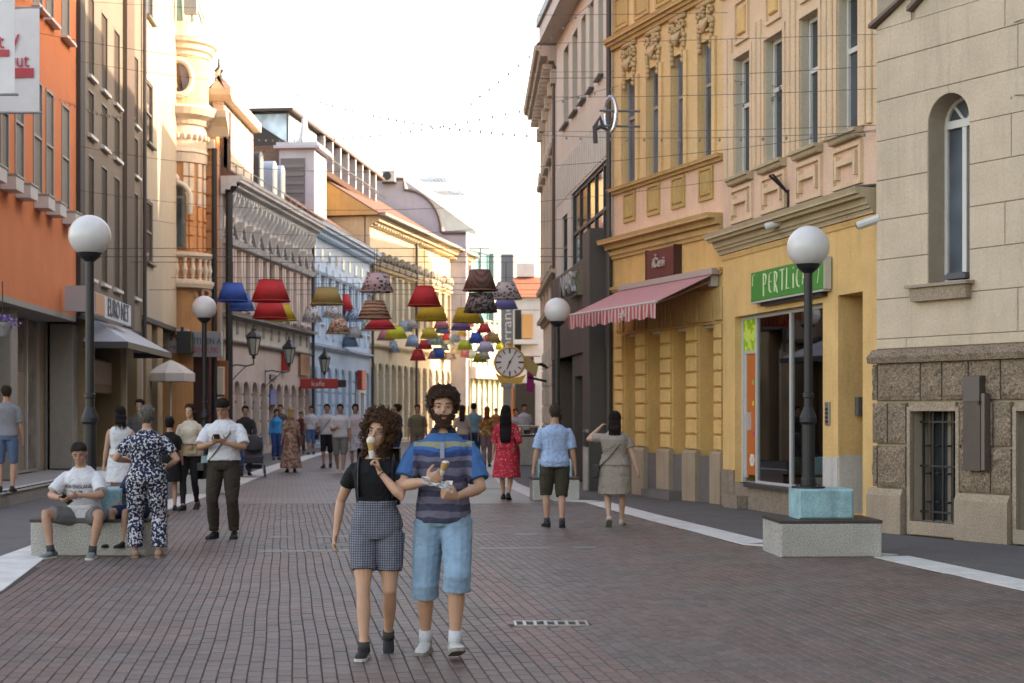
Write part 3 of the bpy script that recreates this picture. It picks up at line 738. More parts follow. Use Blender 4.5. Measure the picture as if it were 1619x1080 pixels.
shop_extras()

# ---- houses outside the view, added along the row to shade the street
def row_house(label, xa, ya, xb, yb, H, c):
    A, B = Vector((xa,ya,0)), Vector((xb,yb,0)); d = (B-A).normalized(); L = (B-A).length
    t = thing('row_house', label, 'building', A, math.atan2(d.y,d.x))
    m = stucco('row_%d' % int(c[0]*100+xa), c, .25); n = max(2, int(L/3.2)); hs = []
    for f in range(int((H-4)/3.4)):
        for k in range(n): x = L*(k+.5)/n; hs.append((x-.5,x+.5,5+f*3.4,7.1+f*3.4))
    sheet(MB(), 0, L, 0, H, hs, .25).build('wall', m, t); MB().box(.01,L-.01,.27,9,0,H-.01).build('rear_wall', m, t)
    for h in hs: window(t, h, .24, WHITE_FR, GL, rows=(.6,), fw=.07, sill=.08, panes=False)
    moulding(t, 'cornice', m, 0, L, H-.4, [(.2,.2),(.2,.5)])
    MB().slabx([(-.5,H+.01),(9.2,H+.01),(4.5,H+2.6)], 0, L).build('roof', pbr('brown_tiles', (.16,.085,.06), .85, var=.3, scale=8), t)
    return t
row_house('plain pale row house next to the sandstone building, before the camera', 7.6, 17.5, 11.5, -26, 16.5, (.45,.42,.36))
row_house('pale row house beyond the old beige house, hidden round the bend', 6.6, 96, 2.2, 51.2, 14.8, (.48,.44,.38))
# ---- peach house with awning
def build_peach():
    W = Wall('awning_house', 'peach and ochre house with rusticated shop pilasters and stucco window heads', 968, 31.2, 1145, 26.7)
    L = W.len; H = 16.5
    och = stucco('peach_ochre', (.63,.40,.165), .48, .14); peach = stucco('peach_band', (.74,.50,.36), .5); dk = stucco('peach_dark', (.52,.345,.14), .3)
    led = stucco('peach_ledge', (.56,.37,.17), .45); pl = stucco('peach_plinth', (.33,.255,.185), .5); gst = stucco('plinth_grey', (.15,.13,.125), .5)
    z1 = W.z(970,383); zsill = W.z(970,302)
    zo = W.z(1036,523); ops = []
    for x0, x1 in ((988,1008),(1024,1047),(1064,1088),(1106,1132)): ops.append((W.u(x0), W.u(x1), .0, zo))
    wins = []
    for x0, x1, y0, y1 in ((986,1007,126,289),(1025,1044,105,274),(1064,1083,83,261),(1107,1128,63,244)): wins.append(W.rect(x0,x1,y0,y1))
    zt = sum(w[3] for w in wins)/4; zb = zsill+.05; wins = [(w[0],w[1],zb,zt) for w in wins]
    zc = W.z(971,76)
    up = [(w[0],w[1],zc+1.6,zc+3.8) for w in wins]
    sheet(MB(), 0, L, 0, z1-.3, ops, .42).build('wall', och, W.o)
    sheet(MB(), 0, L, z1-.3, zsill, [], .4).build('band', peach, W.o)
    sheet(MB(), 0, L, zsill, H, wins+up, .16).build('upper_wall', stucco('peach_upper', (.71,.49,.25), .22), W.o)
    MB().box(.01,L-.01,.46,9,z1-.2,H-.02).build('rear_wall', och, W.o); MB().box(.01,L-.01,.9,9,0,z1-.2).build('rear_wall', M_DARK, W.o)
    # pilasters built of blocks
    ed = [W.u(975)] + [v for o in ops for v in (o[0], o[1])] + [W.u(1145)]
    zp = .92
    for i in range(0, len(ed), 2):
        p, q = ed[i], ed[i+1]
        n = 8; h = (zo-zp)/n
        for k in range(n):
            MB().cbox(p+.02,q-.02,-.07,.0,zp+k*h+.016,zp+(k+1)*h-.016,.02).build('rustic_block', och, W.o)
        MB().box(p-.04,q+.04,-.11,.0,0,zp-.05).slabx([(-.11,zp-.05),(0,zp-.05),(0,zp),(-.07,zp)], p-.03, q+.03).build('plinth_base', pl, W.o)
        # flared bracket heads above each pilaster
        for k in range(3):
            zz = zo+.06+.0*k; x = p+(q-p)*(k+.5)/3
            MB().prism([(x-.05,zo+.06),(x+.05,zo+.06),(x+.07+.0*k,zo+.62),(x-.07,zo+.62)], -.05, 0).build('voussoir', och, W.o)
    for o in ops:
        a, b, c, d = o
        MB().box(a+.045,b-.045,-.02,.40,0,zp-.1).build('stall_riser', gst, W.o)
        dn = MB().box(a+.005,b-.10,.30,.34,zp-.1,d-.02).build('door_panel', dk, W.o)
        MB().box(b-.095,b-.045,.06,.34,zp-.4,d-.01).box(a,b,.10,.34,d-.05,d-.004).build('door_frame', WHITE_FR, dn)
        MB().box(b-.042,b-.004,.06,.34,.3,d-.06).build('glazing', GL, dn)
        m = (a+b)/2
        for k in range(5):      # keystone fan over the opening
            t = (k-2)*.26; x = m+t*(b-a)*.45
            MB().prism([(x-.045,d+.05),(x+.045,d+.05),(x+t*.25+.06,d+.60),(x+t*.25-.06,d+.60)], -.045, 0).build('voussoir', och, W.o)
    MB().box(W.u(1040),W.u(1085),-.35,.1,0,.16).build('door_step', gst, W.o)
    moulding(W.o, 'ledge', led, -.03, L, z1-.36, [(.07,.05),(.07,.10),(.05,.06),(.10,.16),(.09,.32)])
    moulding(W.o, 'shop_cornice', led, 0, L, W.z(990,455)-.05, [(.04,.05),(.05,.09)])
    moulding(W.o, 'sill_course', led, -.02, L, zsill-.10, [(.06,.06),(.06,.13)])
    for w in wins:
        a, b, c, d = w; m = (a+b)/2
        window(W.o, w, .16, paint('ochre_frame', (.34,.30,.27)), GLB, cols=1, rows=(.63,), fw=.06)
        MB().box(a-.13,a-.01,-.05,.0,c,d).box(b+.01,b+.13,-.05,.0,c,d).build('window_surround', stucco('peach_upper', (.71,.49,.25)), W.o)
        # fluted apron panel under the sill
        p = MB().box(m-.27,m+.27,-.04,0,zsill-.72,zsill-.66).box(m-.27,m+.27,-.04,0,zsill-.18,zsill-.13).box(m-.27,m-.22,-.04,0,zsill-.66,zsill-.18).box(m+.22,m+.27,-.04,0,zsill-.66,zsill-.18).build('apron_panel', dk, W.o)
        for k in range(4): MB().cbox(m-.19+.10*k,m-.11+.10*k,-.05,0,zsill-.63,zsill-.21,.02).build('flute', dk, p)
        # stucco capital above: scrolls, leaf fans and drops
        h0 = d+.05; h1 = zc-.05; mb = MB(); rs = random.Random(int(a*100))
        mb.box(m-.32,m+.32,-.06,0,h1-.10,h1)
        for s in (-1, 1):
            for i in range(9):
                t = i/8*5.2; r_ = .11*(1-i/11); mb.ball((m+s*(.20+r_*math.cos(t)*.8), -.05, h1-.24+r_*math.sin(t)), .035, .045, .035, 7, 5)
            for i in range(6): mb.ball((m+s*(.27-.012*i), -.03, h1-.42-.09*i), .05-.004*i, .05, .055, 7, 5)
        for i in range(7):
            t = -1.2+i*.4; mb.tube([(m, -.05, h0+.08), (m+.10*math.sin(t), -.09, h0+.22), (m+.17*math.sin(t), -.06, h0+.34)], [.02,.035,.012], 6)
        for i in range(24): mb.ball((m+rs.uniform(-.28,.28), -.035, h0+rs.uniform(.1,h1-h0-.1)), rs.uniform(.02,.05), .04, rs.uniform(.03,.06), 6, 4)
        mb.build('stucco_ornament', stucco('ornament_ochre', (.58,.41,.23), .5), W.o, smooth=True)
    moulding(W.o, 'architrave', led, -.02, L, zc-.06, [(.07,.08),(.06,.14),(.08,.20)])
    for k in range(5):
        x = L*(k+.5)/5
        p = MB().box(x-.33,x+.33,-.04,0,zc+.30,zc+.36).box(x-.33,x+.33,-.04,0,zc+.92,zc+.98).box(x-.33,x-.27,-.04,0,zc+.36,zc+.92).box(x+.27,x+.33,-.04,0,zc+.36,zc+.92).build('frieze_panel', led, W.o)
        MB().cbox(x-.24,x+.24,-.02,0,zc+.39,zc+.89,.012).build('field', dk, p)
    moulding(W.o, 'cornice', led, -.05, L, H-.6, [(.2,.15),(.2,.4),(.2,.65)])
    MB().tube([(.03,-.09,.0),(.03,-.09,H-1)], .055, 10).build('downpipe', M_PIPE, W.o)
    # awning
    zA = W.z(997,458); u0, u1 = W.u(992), W.u(1140); out = 1.25; zf = 3.50
    t = on_wall(W, 'awning', 'sloping red and white striped awning with scalloped valance', 'awning', u0)
    w = u1-u0; N = 26
    reds = [pbr('awning_red', (.42,.075,.085), .85, var=.08), pbr('awning_white', (.52,.36,.35), .85, var=.08)]
    for k in range(2):
        mb = MB(); vb = MB()
        for i in range(k, N*2, 2):
            a, b = w*i/(N*2), w*(i+1)/(N*2)
            mb.poly([(a,-.12,zA),(b,-.12,zA),(b,-out,zf),(a,-out,zf)]).poly([(a,-.12,zA-.012),(a,-out,zf-.012),(b,-out,zf-.012),(b,-.12,zA-.012)])
            y = -out-.01; q = .26+.02*math.sin(i*.9); s = .012*math.sin(i*1.3)
            vb.poly([(a,y+s,zf-q),(b,y+s,zf-q-.01),(b,y,zf+.005),(a,y,zf+.005)])
        mb.build('canopy', reds[k], t); vb.build('valance', reds[k], t)
    MB().tube([(-.02,-out,zf),(w+.02,-out,zf)], .022, 8).build('front_rail', paint('rail_pale', (.45,.43,.42)), t)
    MB().box(-.03,w+.03,-.20,-.02,zA-.02,zA+.09).build('roller_box', paint('roller_box', (.40,.32,.30)), t)
    for x in (.12, w-.12):
        MB().tube([(x,-.12,zA-.12),(x+.25 if x < 1 else x-.25,-out*.55,zA-.38),(x,-out+.02,zf-.02)], .02, 6).build('arm', paint('arm_grey', (.22,.19,.18)), t)
        MB().box(x-.06,x+.06,-.16,-.02,zA-.22,zA-.03).build('bracket', paint('rail_pale', (.45,.43,.42)), t)
    link('lettering', text_mesh('caffe', .13, .006, 1.2), paint('valance_text', (.6,.55,.52)), t, (w*.66,-out-.035,zf-.14))
    # brown sign box
    u, z = W.uz(1055,416); t = on_wall(W, 'wall_sign', 'square dark red box sign with pale raised letters above the awning', 'sign', u, z)
    hw = (W.u(1077)-W.u(1033))/2; hh = .27
    MB().cbox(-hw,hw,-.16,-.0,-hh,hh,.01).build('box', pbr('sign_maroon', (.135,.035,.032), .5, var=.2, scale=4), t)
    MB().box(-hw-.02,-hw-.001,-.17,0,-hh-.02,hh+.02).box(hw+.001,hw+.02,-.17,0,-hh-.02,hh+.02).build('edge_trim', pbr('sign_maroon_dark', (.06,.02,.02), .5), t)
    text_part('iČeri', .19, paint('sign_pale', (.50,.42,.38)), t, (0,-.185,0), .04, .95)
    return W
peachW = build_peach()

# ---- grey modern house
def build_grey():
    W = Wall('modern_house', 'grey modern house with overhanging roof and dark brown clad shop floor', 880, 40.2, 968, 31.3)
    L = W.len; H = W.z(896, 45)+.0
    wall = pbr('grey_render', (.62,.575,.49), .8, var=.06, scale=1, stain=.12); clad = pbr('brown_cladding', (.085,.070,.064), .5, .2, var=.12, scale=3); louv = pbr('pale_louvre', (.60,.585,.53), .6, var=.08)
    zlo = W.z(922,415); ztop = W.z(935,275)
    rects = [W.rect(*q) for q in ((891,899,90,205),(905,913,64,178),(919,926,44,158),(932,938.5,22,139),(946,953.5,0,118))]
    zb = sum(r[2] for r in rects)/5; zt = zb+1.95
    rects = [(r[0],r[1],zb,zt) for r in rects]; H = zt+.55
    glz = [(W.u(889),W.u(897),zlo+.05,ztop-.35),(W.u(903),W.u(965),zlo+.05,ztop)]
    sheet(MB(), 0, L, ztop+.02, H, rects, .3).build('upper_wall', wall, W.o)
    sheet(MB(), 0, L, zlo, ztop+.02, glz, .12).build('glazed_band', louv, W.o)
    MB().box(.01,L-.01,.6,9,0,H-.01).build('rear_wall', wall, W.o)
    for r in rects:
        window(W.o, r, .30, GREY_FR, GL, rows=(), fw=.05, sill=.05, sm=paint('dark_sill',(.09,.08,.08)))
    n = 26
    for i in range(n):
        x = L*(i+.5)/n; MB().box(x-.06,x+.06,-.03,.0,ztop+.06,ztop+1.0).build('louvre_slat', louv, W.o)
    for g in glz:
        a, b, c, d = g
        f = window(W.o, g, .115, paint('dark_frame', (.035,.032,.032)), glass_dark('big_glass', (.03,.035,.04), .03), cols=max(1,int((b-a)/1.1)), rows=(.45,), fw=.08)
    # roof overhang
    MB().slabx([(-.46,H),(1.2,H),(1.2,H+.55),(-.46,H+.50)], 0, L+.1).build('roof_overhang', pbr('eave_white', (.58,.56,.52), .7, var=.05), W.o)
    MB().box(.05,L+.05,-.42,1,H-.02,H-.004).build('soffit', pbr('soffit_boards', (.60,.55,.48), .7, var=.1), W.o)
    MB().box(0,L+.1,-.54,-.462,H+.38,H+.60).build('gutter', M_ZINC, W.o)
    MB().box(-.5,L+.2,2.6,9,H+.51,H+5.2).build('attic_storey', wall, W.o)  # unseen block above the roof, added to shade the left houses
    # dark clad shop floor with angled face boards
    z0 = W.z(922,560)
    ups = [(.35, W.u(908), 0, z0), (W.u(912), W.u(932), 0, z0-.5), (W.u(936), W.u(955), .2, z0)]
    n = 9; xs = [L*i/n for i in range(n+1)]
    for p, q in zip(xs, xs[1:]): MB().cbox(p+.006,q-.006,-.14,.0,z0+.01,zlo-.02,.008).build('cladding_panel', clad, W.o)
    sheet(MB(), 0, L, 0, z0, ups, .55, y=-.05).build('shop_wall', clad, W.o)
    for i, u in enumerate(ups):
        MB().box(u[0],u[1],.46,.49,u[2],u[3]).build('shop_door' if i < 2 else 'display_pane', GL if i < 2 else glass_dark('display_glass',(.20,.22,.24),.04), W.o)
        MB().box(u[0]+.01,u[0]+.07,.38,.455,u[2],u[3]-.01).box(u[1]-.07,u[1]-.01,.38,.455,u[2],u[3]-.01).box(u[0]+.07,u[1]-.07,.38,.455,u[3]-.07,u[3]-.01).build('door_frame', M_BLK, W.o)
    MB().box(L-.95,L-.02,-.45,-.06,0,zlo+.3).build('corner_pier', pbr('pier_brown', (.05,.042,.040), .5, var=.1), W.o)
    for i in range(4): MB().box(L-.945+.235*i,L-.945+.235*i+.22,-.475,-.452,.02,zlo+.28).build('cladding_panel', clad, W.o)
    t = on_wall(W, 'channel_letters', 'shiny silver channel letters over the dark shop entrance', 'sign', W.u(903,-.2))
    MB().box(.2,1.6,-.30,-.145,W.z(905,480),W.z(905,445)).build('lightbox', pbr('mirror_panel',(.35,.36,.30),.15,.9,var=.3,scale=9), t)
    text_part('NAR', .52, pbr('letter_chrome',(.66,.65,.60),.18,.8), t, (.6,-.36,W.z(905,462)), .10, 1.5)
    # projecting ring sign
    u, z = W.uz(935,185,-.9)
    t = on_wall(W, 'projecting_sign', 'projecting sign with chrome oval ring and dark script letters on two arms', 'sign', u, z)
    ring = MB(); ring.tube([(.12*math.cos(k*math.pi/12),-.55+.09*math.cos(k*math.pi/12),.05+.32*math.sin(k*math.pi/12)) for k in range(25)], .04, 8, cap=False); ring.build('ring', pbr('ring_chrome',(.6,.62,.66),.2,.8), t)
    MB().tube([(.0,-.82,-.48),(.0,-.84,-.18),(0,-.74,.0),(0,-.68,-.2),(0,-.58,-.26),(0,-.5,-.08),(0,-.45,.1)], .042, 6).tube([(0,-.82,-.22),(0,-.68,-.15)], .04, 6).build('letters', paint('sign_letters_dark', (.06,.05,.055)), t)
    for dz in (.12,-.16): MB().tube([(0,-.75,dz),(0,.0,dz)], .022, 6).build('arm', M_ZINC, t)
    return W
greyW = build_grey()

# ---- old stucco house beyond the modern one
def old_facade(W, L, H, base, trim, n, zg, wz, glass=None, ground='rustic', ped=False, frame=None, ww=.9, gw=None):
    """19th century stucco front: rusticated ground floor, tall framed windows, bracketed cornice"""
    glass = glass or GL; frame = frame or WHITE_FR
    st = L/n; holes = []; gh = []
    for k in range(n):
        m = st*(k+.5); holes.append((m-ww/2, m+ww/2, wz[0], wz[1])); g2 = (gw or ww)/2; gh.append((m-g2, m+g2, .15, zg-.9, 'arch'))
    sheet(MB(), 0, L, 0, zg, gh, .3).build('ground_wall', base, W.o)
    sheet(MB(), 0, L, zg, H, holes, .25).build('wall', base, W.o)
    MB().box(.01,L-.01,.32,8,0,H-.01).build('rear_wall', base, W.o)
    for h in holes:
        a, b, c, d = h; m = (a+b)/2
        w = window(W.o, h, .24, frame, glass, cols=1, rows=(.66,), fw=.07, sill=.10, sm=trim, panes=False)
        MB().box(a-.16,a,-.05,0,c-.05,d+.03).box(b,b+.16,-.05,0,c-.05,d+.03).build('window_surround', trim, w)
        if ped: MB().slabx([(0,d+.45),(0,d+.55),(-.24,d+.55),(-.2,d+.45)][::-1], a-.25, b+.25).prism([(a-.25,d+.56),(b+.25,d+.56),(m,d+.98)], -.20, 0).box(a-.16,b+.16,-.06,0,d+.04,d+.44).build('pediment', trim, w)
        else: MB().slabx([(0,d+.12),(0,d+.24),(-.22,d+.24),(-.14,d+.12)][::-1], a-.22, b+.22).build('window_hood', trim, w)
    for g in gh:
        a, b, c, d = g[:4]
        gd = MB().box(a,b,.24,.28,c,d).build('shop_window', glass, W.o)
        MB().box((a+b)/2-.03,(a+b)/2+.03,.19,.238,c,d-.02).box(a,b,.185,.238,c+(d-c)*.66,c+(d-c)*.66+.06).build('frame', frame, gd)
    if ground == 'rustic':
        ed = [0] + [x for g in gh for x in (g[0], g[1])] + [L]
        nz = 6; h = (zg-1.0)/nz
        for i in range(0, len(ed), 2):
            p, q = ed[i], ed[i+1]
            if q-p < .2: continue
            for k in range(nz): MB().cbox(p+.02,q-.02,-.05,0,.1+k*h+.025,.1+(k+1)*h-.025,.02).build('rustic_block', base, W.o)
    moulding(W.o, 'string_course', trim, 0, L, zg-.12, [(.10,.08),(.10,.20)])
    moulding(W.o, 'cornice', trim, 0, L, H-.55, [(.15,.10),(.12,.28),(.14,.50),(.14,.62)])
    for i in range(int(L/.55)):
        x = .28+i*.55; MB().box(x-.08,x+.08,-.42,-.0,H-.42,H-.56).build('cornice_bracket', trim, W.o)
    return st, holes
def build_right_old():
    W = Wall('old_stucco_house', 'weathered beige old house with heavy cornice beside the street clock', 859, 49.5, 884, 40.6)
    base = stucco('old_beige', (.66,.60,.51), .55, .12); trim = stucco('old_beige_trim', (.58,.50,.41), .6)
    H = 11.3; L = W.len
    old_facade(W, L, H, base, trim, 5, 4.4, (5.8,8.2), glass=GLB, ped=True, ww=.95)
    moulding(W.o, 'upper_string', trim, 0, L, 5.2, [(.1,.1),(.1,.22)])
    MB().slabx([(-.62,H+.01),(8,H+.01),(8,H+4.8),(4,H+5.0)], 0, L).build('roof', pbr('brown_tiles', (.16,.085,.06), .85, var=.3, scale=8), W.o)  # steep ridge, mostly unseen, raised to shade the left houses
    for i in range(6):
        x = L*(i+.0)/5; MB().cbox(min(max(x-.18,0),L-.36),min(max(x-.18,0),L-.36)+.36,-.10,0,4.65,H-.6,.03).build('pilaster', trim, W.o)
        MB().box(min(max(x-.22,0),L-.44),min(max(x-.22,0),L-.44)+.44,-.22,0,H-1.0,H-.62).build('capital', trim, W.o)
    MB().tube([(L-.15,-.12,0),(L-.15,-.12,H-.2)], .06, 8).build('downpipe', M_PIPE, W.o)
    return W
oldW = build_right_old()
# ================================================================ left side
def Yl(px): return 36*513/(633-px)            # depth of the long left frontage at a pixel column
def build_orange():
    W = Wall('orange_house', 'bright orange rendered house with tall windows and white planter boxes', -75, Yl(-75), 120, 36)
    L = W.len; zb = 3.84; H = 15
    org = pbr('orange_render', (.72,.225,.085), .85, var=.07, scale=1.2, bump=.3, bscale=60, stain=.12)
    pxs = [(0,13),(23,37),(52,66),(72,84),(97,109)]
    zt, z0 = W.z(103,167), W.z(104,333); 
    hs = [(W.u(a),W.u(b),z0,zt) for a,b in pxs]
    hs += [(W.u(-50),W.u(-36),z0,zt),(W.u(-30),W.u(-14),z0,zt)]
    up = [(h[0],h[1],zt+1.5,zt+3.9) for h in hs]
    sheet(MB(), 0, L, zb, H, hs+up, .05).build('upper_wall', org, W.o)
    MB().box(.01,L-.01,.07,9,zb+.02,H-.01).build('rear_wall', org, W.o)
    blind = pbr('grey_blind', (.22,.205,.185), .7, var=.08)
    for h in hs+up:
        a,b,c,d = h
        w = window(W.o, h, .05, paint('taupe_frame',(.25,.22,.19)), blind, rows=(.5,), fw=.05, panes=False)
    for h in up: MB().box(h[0]-.1,h[1]+.1,-.16,.1,h[2]-.06,h[2]).build('sill', WHITE_FR, W.o)
    white = pbr('planter_white', (.58,.57,.55), .6, var=.06)
    for k, h in enumerate(hs):
        m = (h[0]+h[1])/2; w2 = .30
        t = on_wall(W, 'planter_box', 'white window planter box under a tall window of the orange house', 'planter', m, z0-.32, 'planter boxes on the orange house')
        MB().box(-w2,w2,-.30,-.27,-.02,.24).box(-w2,w2,-.03,-.005,-.02,.24).box(-w2,-w2+.03,-.27,-.03,-.02,.24).box(w2-.03,w2,-.27,-.03,-.02,.24).box(-w2+.03,w2-.03,-.27,-.03,-.02,.02).build('box', white, t)
        MB().box(-w2-.02,w2+.02,-.32,-.001,.242,.275).build('rim', paint('planter_rim',(.30,.29,.28)), t)
    # soffit and recessed shop floor
    MB().box(0,L,0,2.6,zb-.12,zb-.0).build('soffit', pbr('soffit_grey',(.34,.32,.30),.8), W.o)
    rec = .9; stone = pbr('shop_pillar', (.30,.28,.255), .7, var=.08, stain=.2)
    MB().box(.01,L-.01,4.2,9,0,zb-.13).build('rear_wall', M_ROOM, W.o)
    fr = paint('alu_pale',(.40,.39,.37),.35)
    n = 9
    for i in range(n+1):
        x = L*i/n; MB().box(x-.05,x+.05,rec-.05,rec+.06,.25,zb-.13).build('mullion', fr, W.o)
    for i in range(n):
        x0, x1 = L*i/n+.055, L*(i+1)/n-.055
        MB().box(x0,x1,rec,rec+.012,.30,zb-.14).build('shop_pane', glass_dark('shopfront_glass',(.12,.10,.08),.05), W.o)  # opaque lightened brown stands in for reflections in the glass
        if i % 2: MB().box(x0+.1,x1-.1,rec-.012,rec-.002,.3,2.2+.3*(i%3)).build('display_board', pbr('display_%d'%(i%4), [(.33,.28,.2),(.18,.13,.09),(.45,.42,.36),(.25,.20,.14)][i%4], .7), W.o)
    MB().box(0,L,rec-.06,rec+.06,.245,.298).build('threshold', stone, W.o)
    for px in (15, -40, 113):
        u = W.u(px, .35); MB().cbox(u-.28,u+.28,.25,.8,.25,zb-.125,.02).build('pillar', stone, W.o)
    # raised terrace in front
    e = -1.0
    t = on_wall(W, 'shop_terrace', 'raised stone terrace with studded white edge before the glass shopfront', 'terrace', 0)
    MB().box(-2,L+3,-.9,rec-.062,-.02,.22).build('slab', pbr('terrace_stone',(.30,.28,.26),.7,var=.12,stain=.3), t)
    MB().box(-2,L+3,-.93,-.62,.222,.25).build('edge_slab', M_LINE, t)
    for i in range(40): MB().box(-1.5+i*.33,-1.5+i*.33+.16,-.92,-.80,.251,.262).build('stud', M_BLK, t)
    # hanging basket of purple flowers on the first pillar
    p = at(4,512,27.2); fb = thing('flower_basket', 'hanging basket of purple flowers beside the orange house', 'flower basket', p); rf = random.Random(3)
    MB().lathe([(.08,-.22),(.20,-.02),(.21,.02)], seg=12).build('basket', pbr('basket_grey',(.30,.30,.31),.6), fb)
    for kk, (mt, nn) in enumerate(((pbr('flower_purple',(.22,.13,.42),.8),160),(pbr('basket_leaf',(.06,.10,.04),.8),90))):
        mb = MB()
        for _ in range(nn):
            c_ = Vector((rf.gauss(0,.11),rf.gauss(0,.10),rf.uniform(-.08,.16))); e1 = Vector((rf.uniform(-1,1),rf.uniform(-1,1),rf.uniform(-1,1))).normalized(); e2 = e1.orthogonal().normalized(); q = rf.uniform(.018,.035)
            mb.poly([c_-e1*q,c_-e2*q*.8,c_+e1*q,c_+e2*q*.8])
        mb.build('blossom' if kk == 0 else 'foliage', mt, fb)
    MB().tube([(0,0,.0),(0,0,.75)], .01, 5).build('chain', M_BLK, fb)
    return W
orangeW = build_orange()
def banner(label, px0, px1, py0, py1, Y, bits):
    a, b = at(px0, py1, Y), at(px1, py0, Y); w, h = b.x-a.x, b.z-a.z
    t = thing('hanging_banner', label, 'banner', (a.x, Y, a.z))
    mb = MB(); N = 10
    for i in range(N):
        for s, yy in ((0, 0), (1, .006)):
            f = lambda k: .025*math.sin(k/N*5)
            q = [(w*i/N, f(i)+yy, 0), (w*(i+1)/N, f(i+1)+yy, 0), (w*(i+1)/N, f(i+1)+yy, h), (w*i/N, f(i)+yy, h)]
            mb.poly(q if s == 0 else q[::-1])
    mb.build('cloth', pbr('banner_cloth', (.68,.66,.67), .85, var=.05, scale=3, bump=.2, bscale=5), t, smooth=True)
    for z in (h+.015, -.015): MB().tube([(-.35,0,z),(w+.05,0,z)], .022, 8).build('pole', paint('banner_pole',(.25,.25,.26)), t)
    red = paint('banner_red', (.48,.03,.05))
    for kind, x0, x1, z0, z1, s in bits:
        if kind == 'bar': MB().box(w*x0,w*x1,-.045,-.036,h*z0,h*z1).build('red_bar', red, t)
        else: text_part(s, h*(z1-z0), red, t, (w*(x0+x1)/2,-.042,h*(z0+z1)/2), .01, .8, name='lettering')
    return t
banner('white banner with red script word and red bar, the front one of the two', -90, 24, -60, 148, 24.0, [('bar',.4,.93,.28,.33,''),('text',.4,.9,.33,.45,'sunt')])
banner('white banner with red script word and red bar, hanging behind the front banner', -60, 63, 14, 177, 26.5, [('bar',.62,.93,.33,.42,''),('text',.55,.93,.42,.56,'yut'),('text',.55,.72,.62,.80,'ay')])
def shopfront(W, L, zb, rec, n, ph):
    gm = glass_dark('shopfront_glass',(.12,.10,.08),.05); fr = paint('alu_pale',(.40,.39,.37),.35)
    tones = [pbr('curtain_sand',(.42,.34,.25),.8,var=.1), pbr('curtain_brown',(.26,.19,.14),.8,var=.1), gm]  # opaque panes, colours lightened in place of daylight and reflections
    for i in range(n+1):
        x = L*i/n; MB().box(max(.01,x-.05),min(L-.01,x+.05),rec-.05,rec+.06,.0,zb-.16).build('mullion', fr, W.o)
    for i in range(n):
        MB().box(L*i/n+.055,L*(i+1)/n-.055,rec,rec+.012,.1,zb-.17).build('shop_pane', tones[(i+ph)%3], W.o)
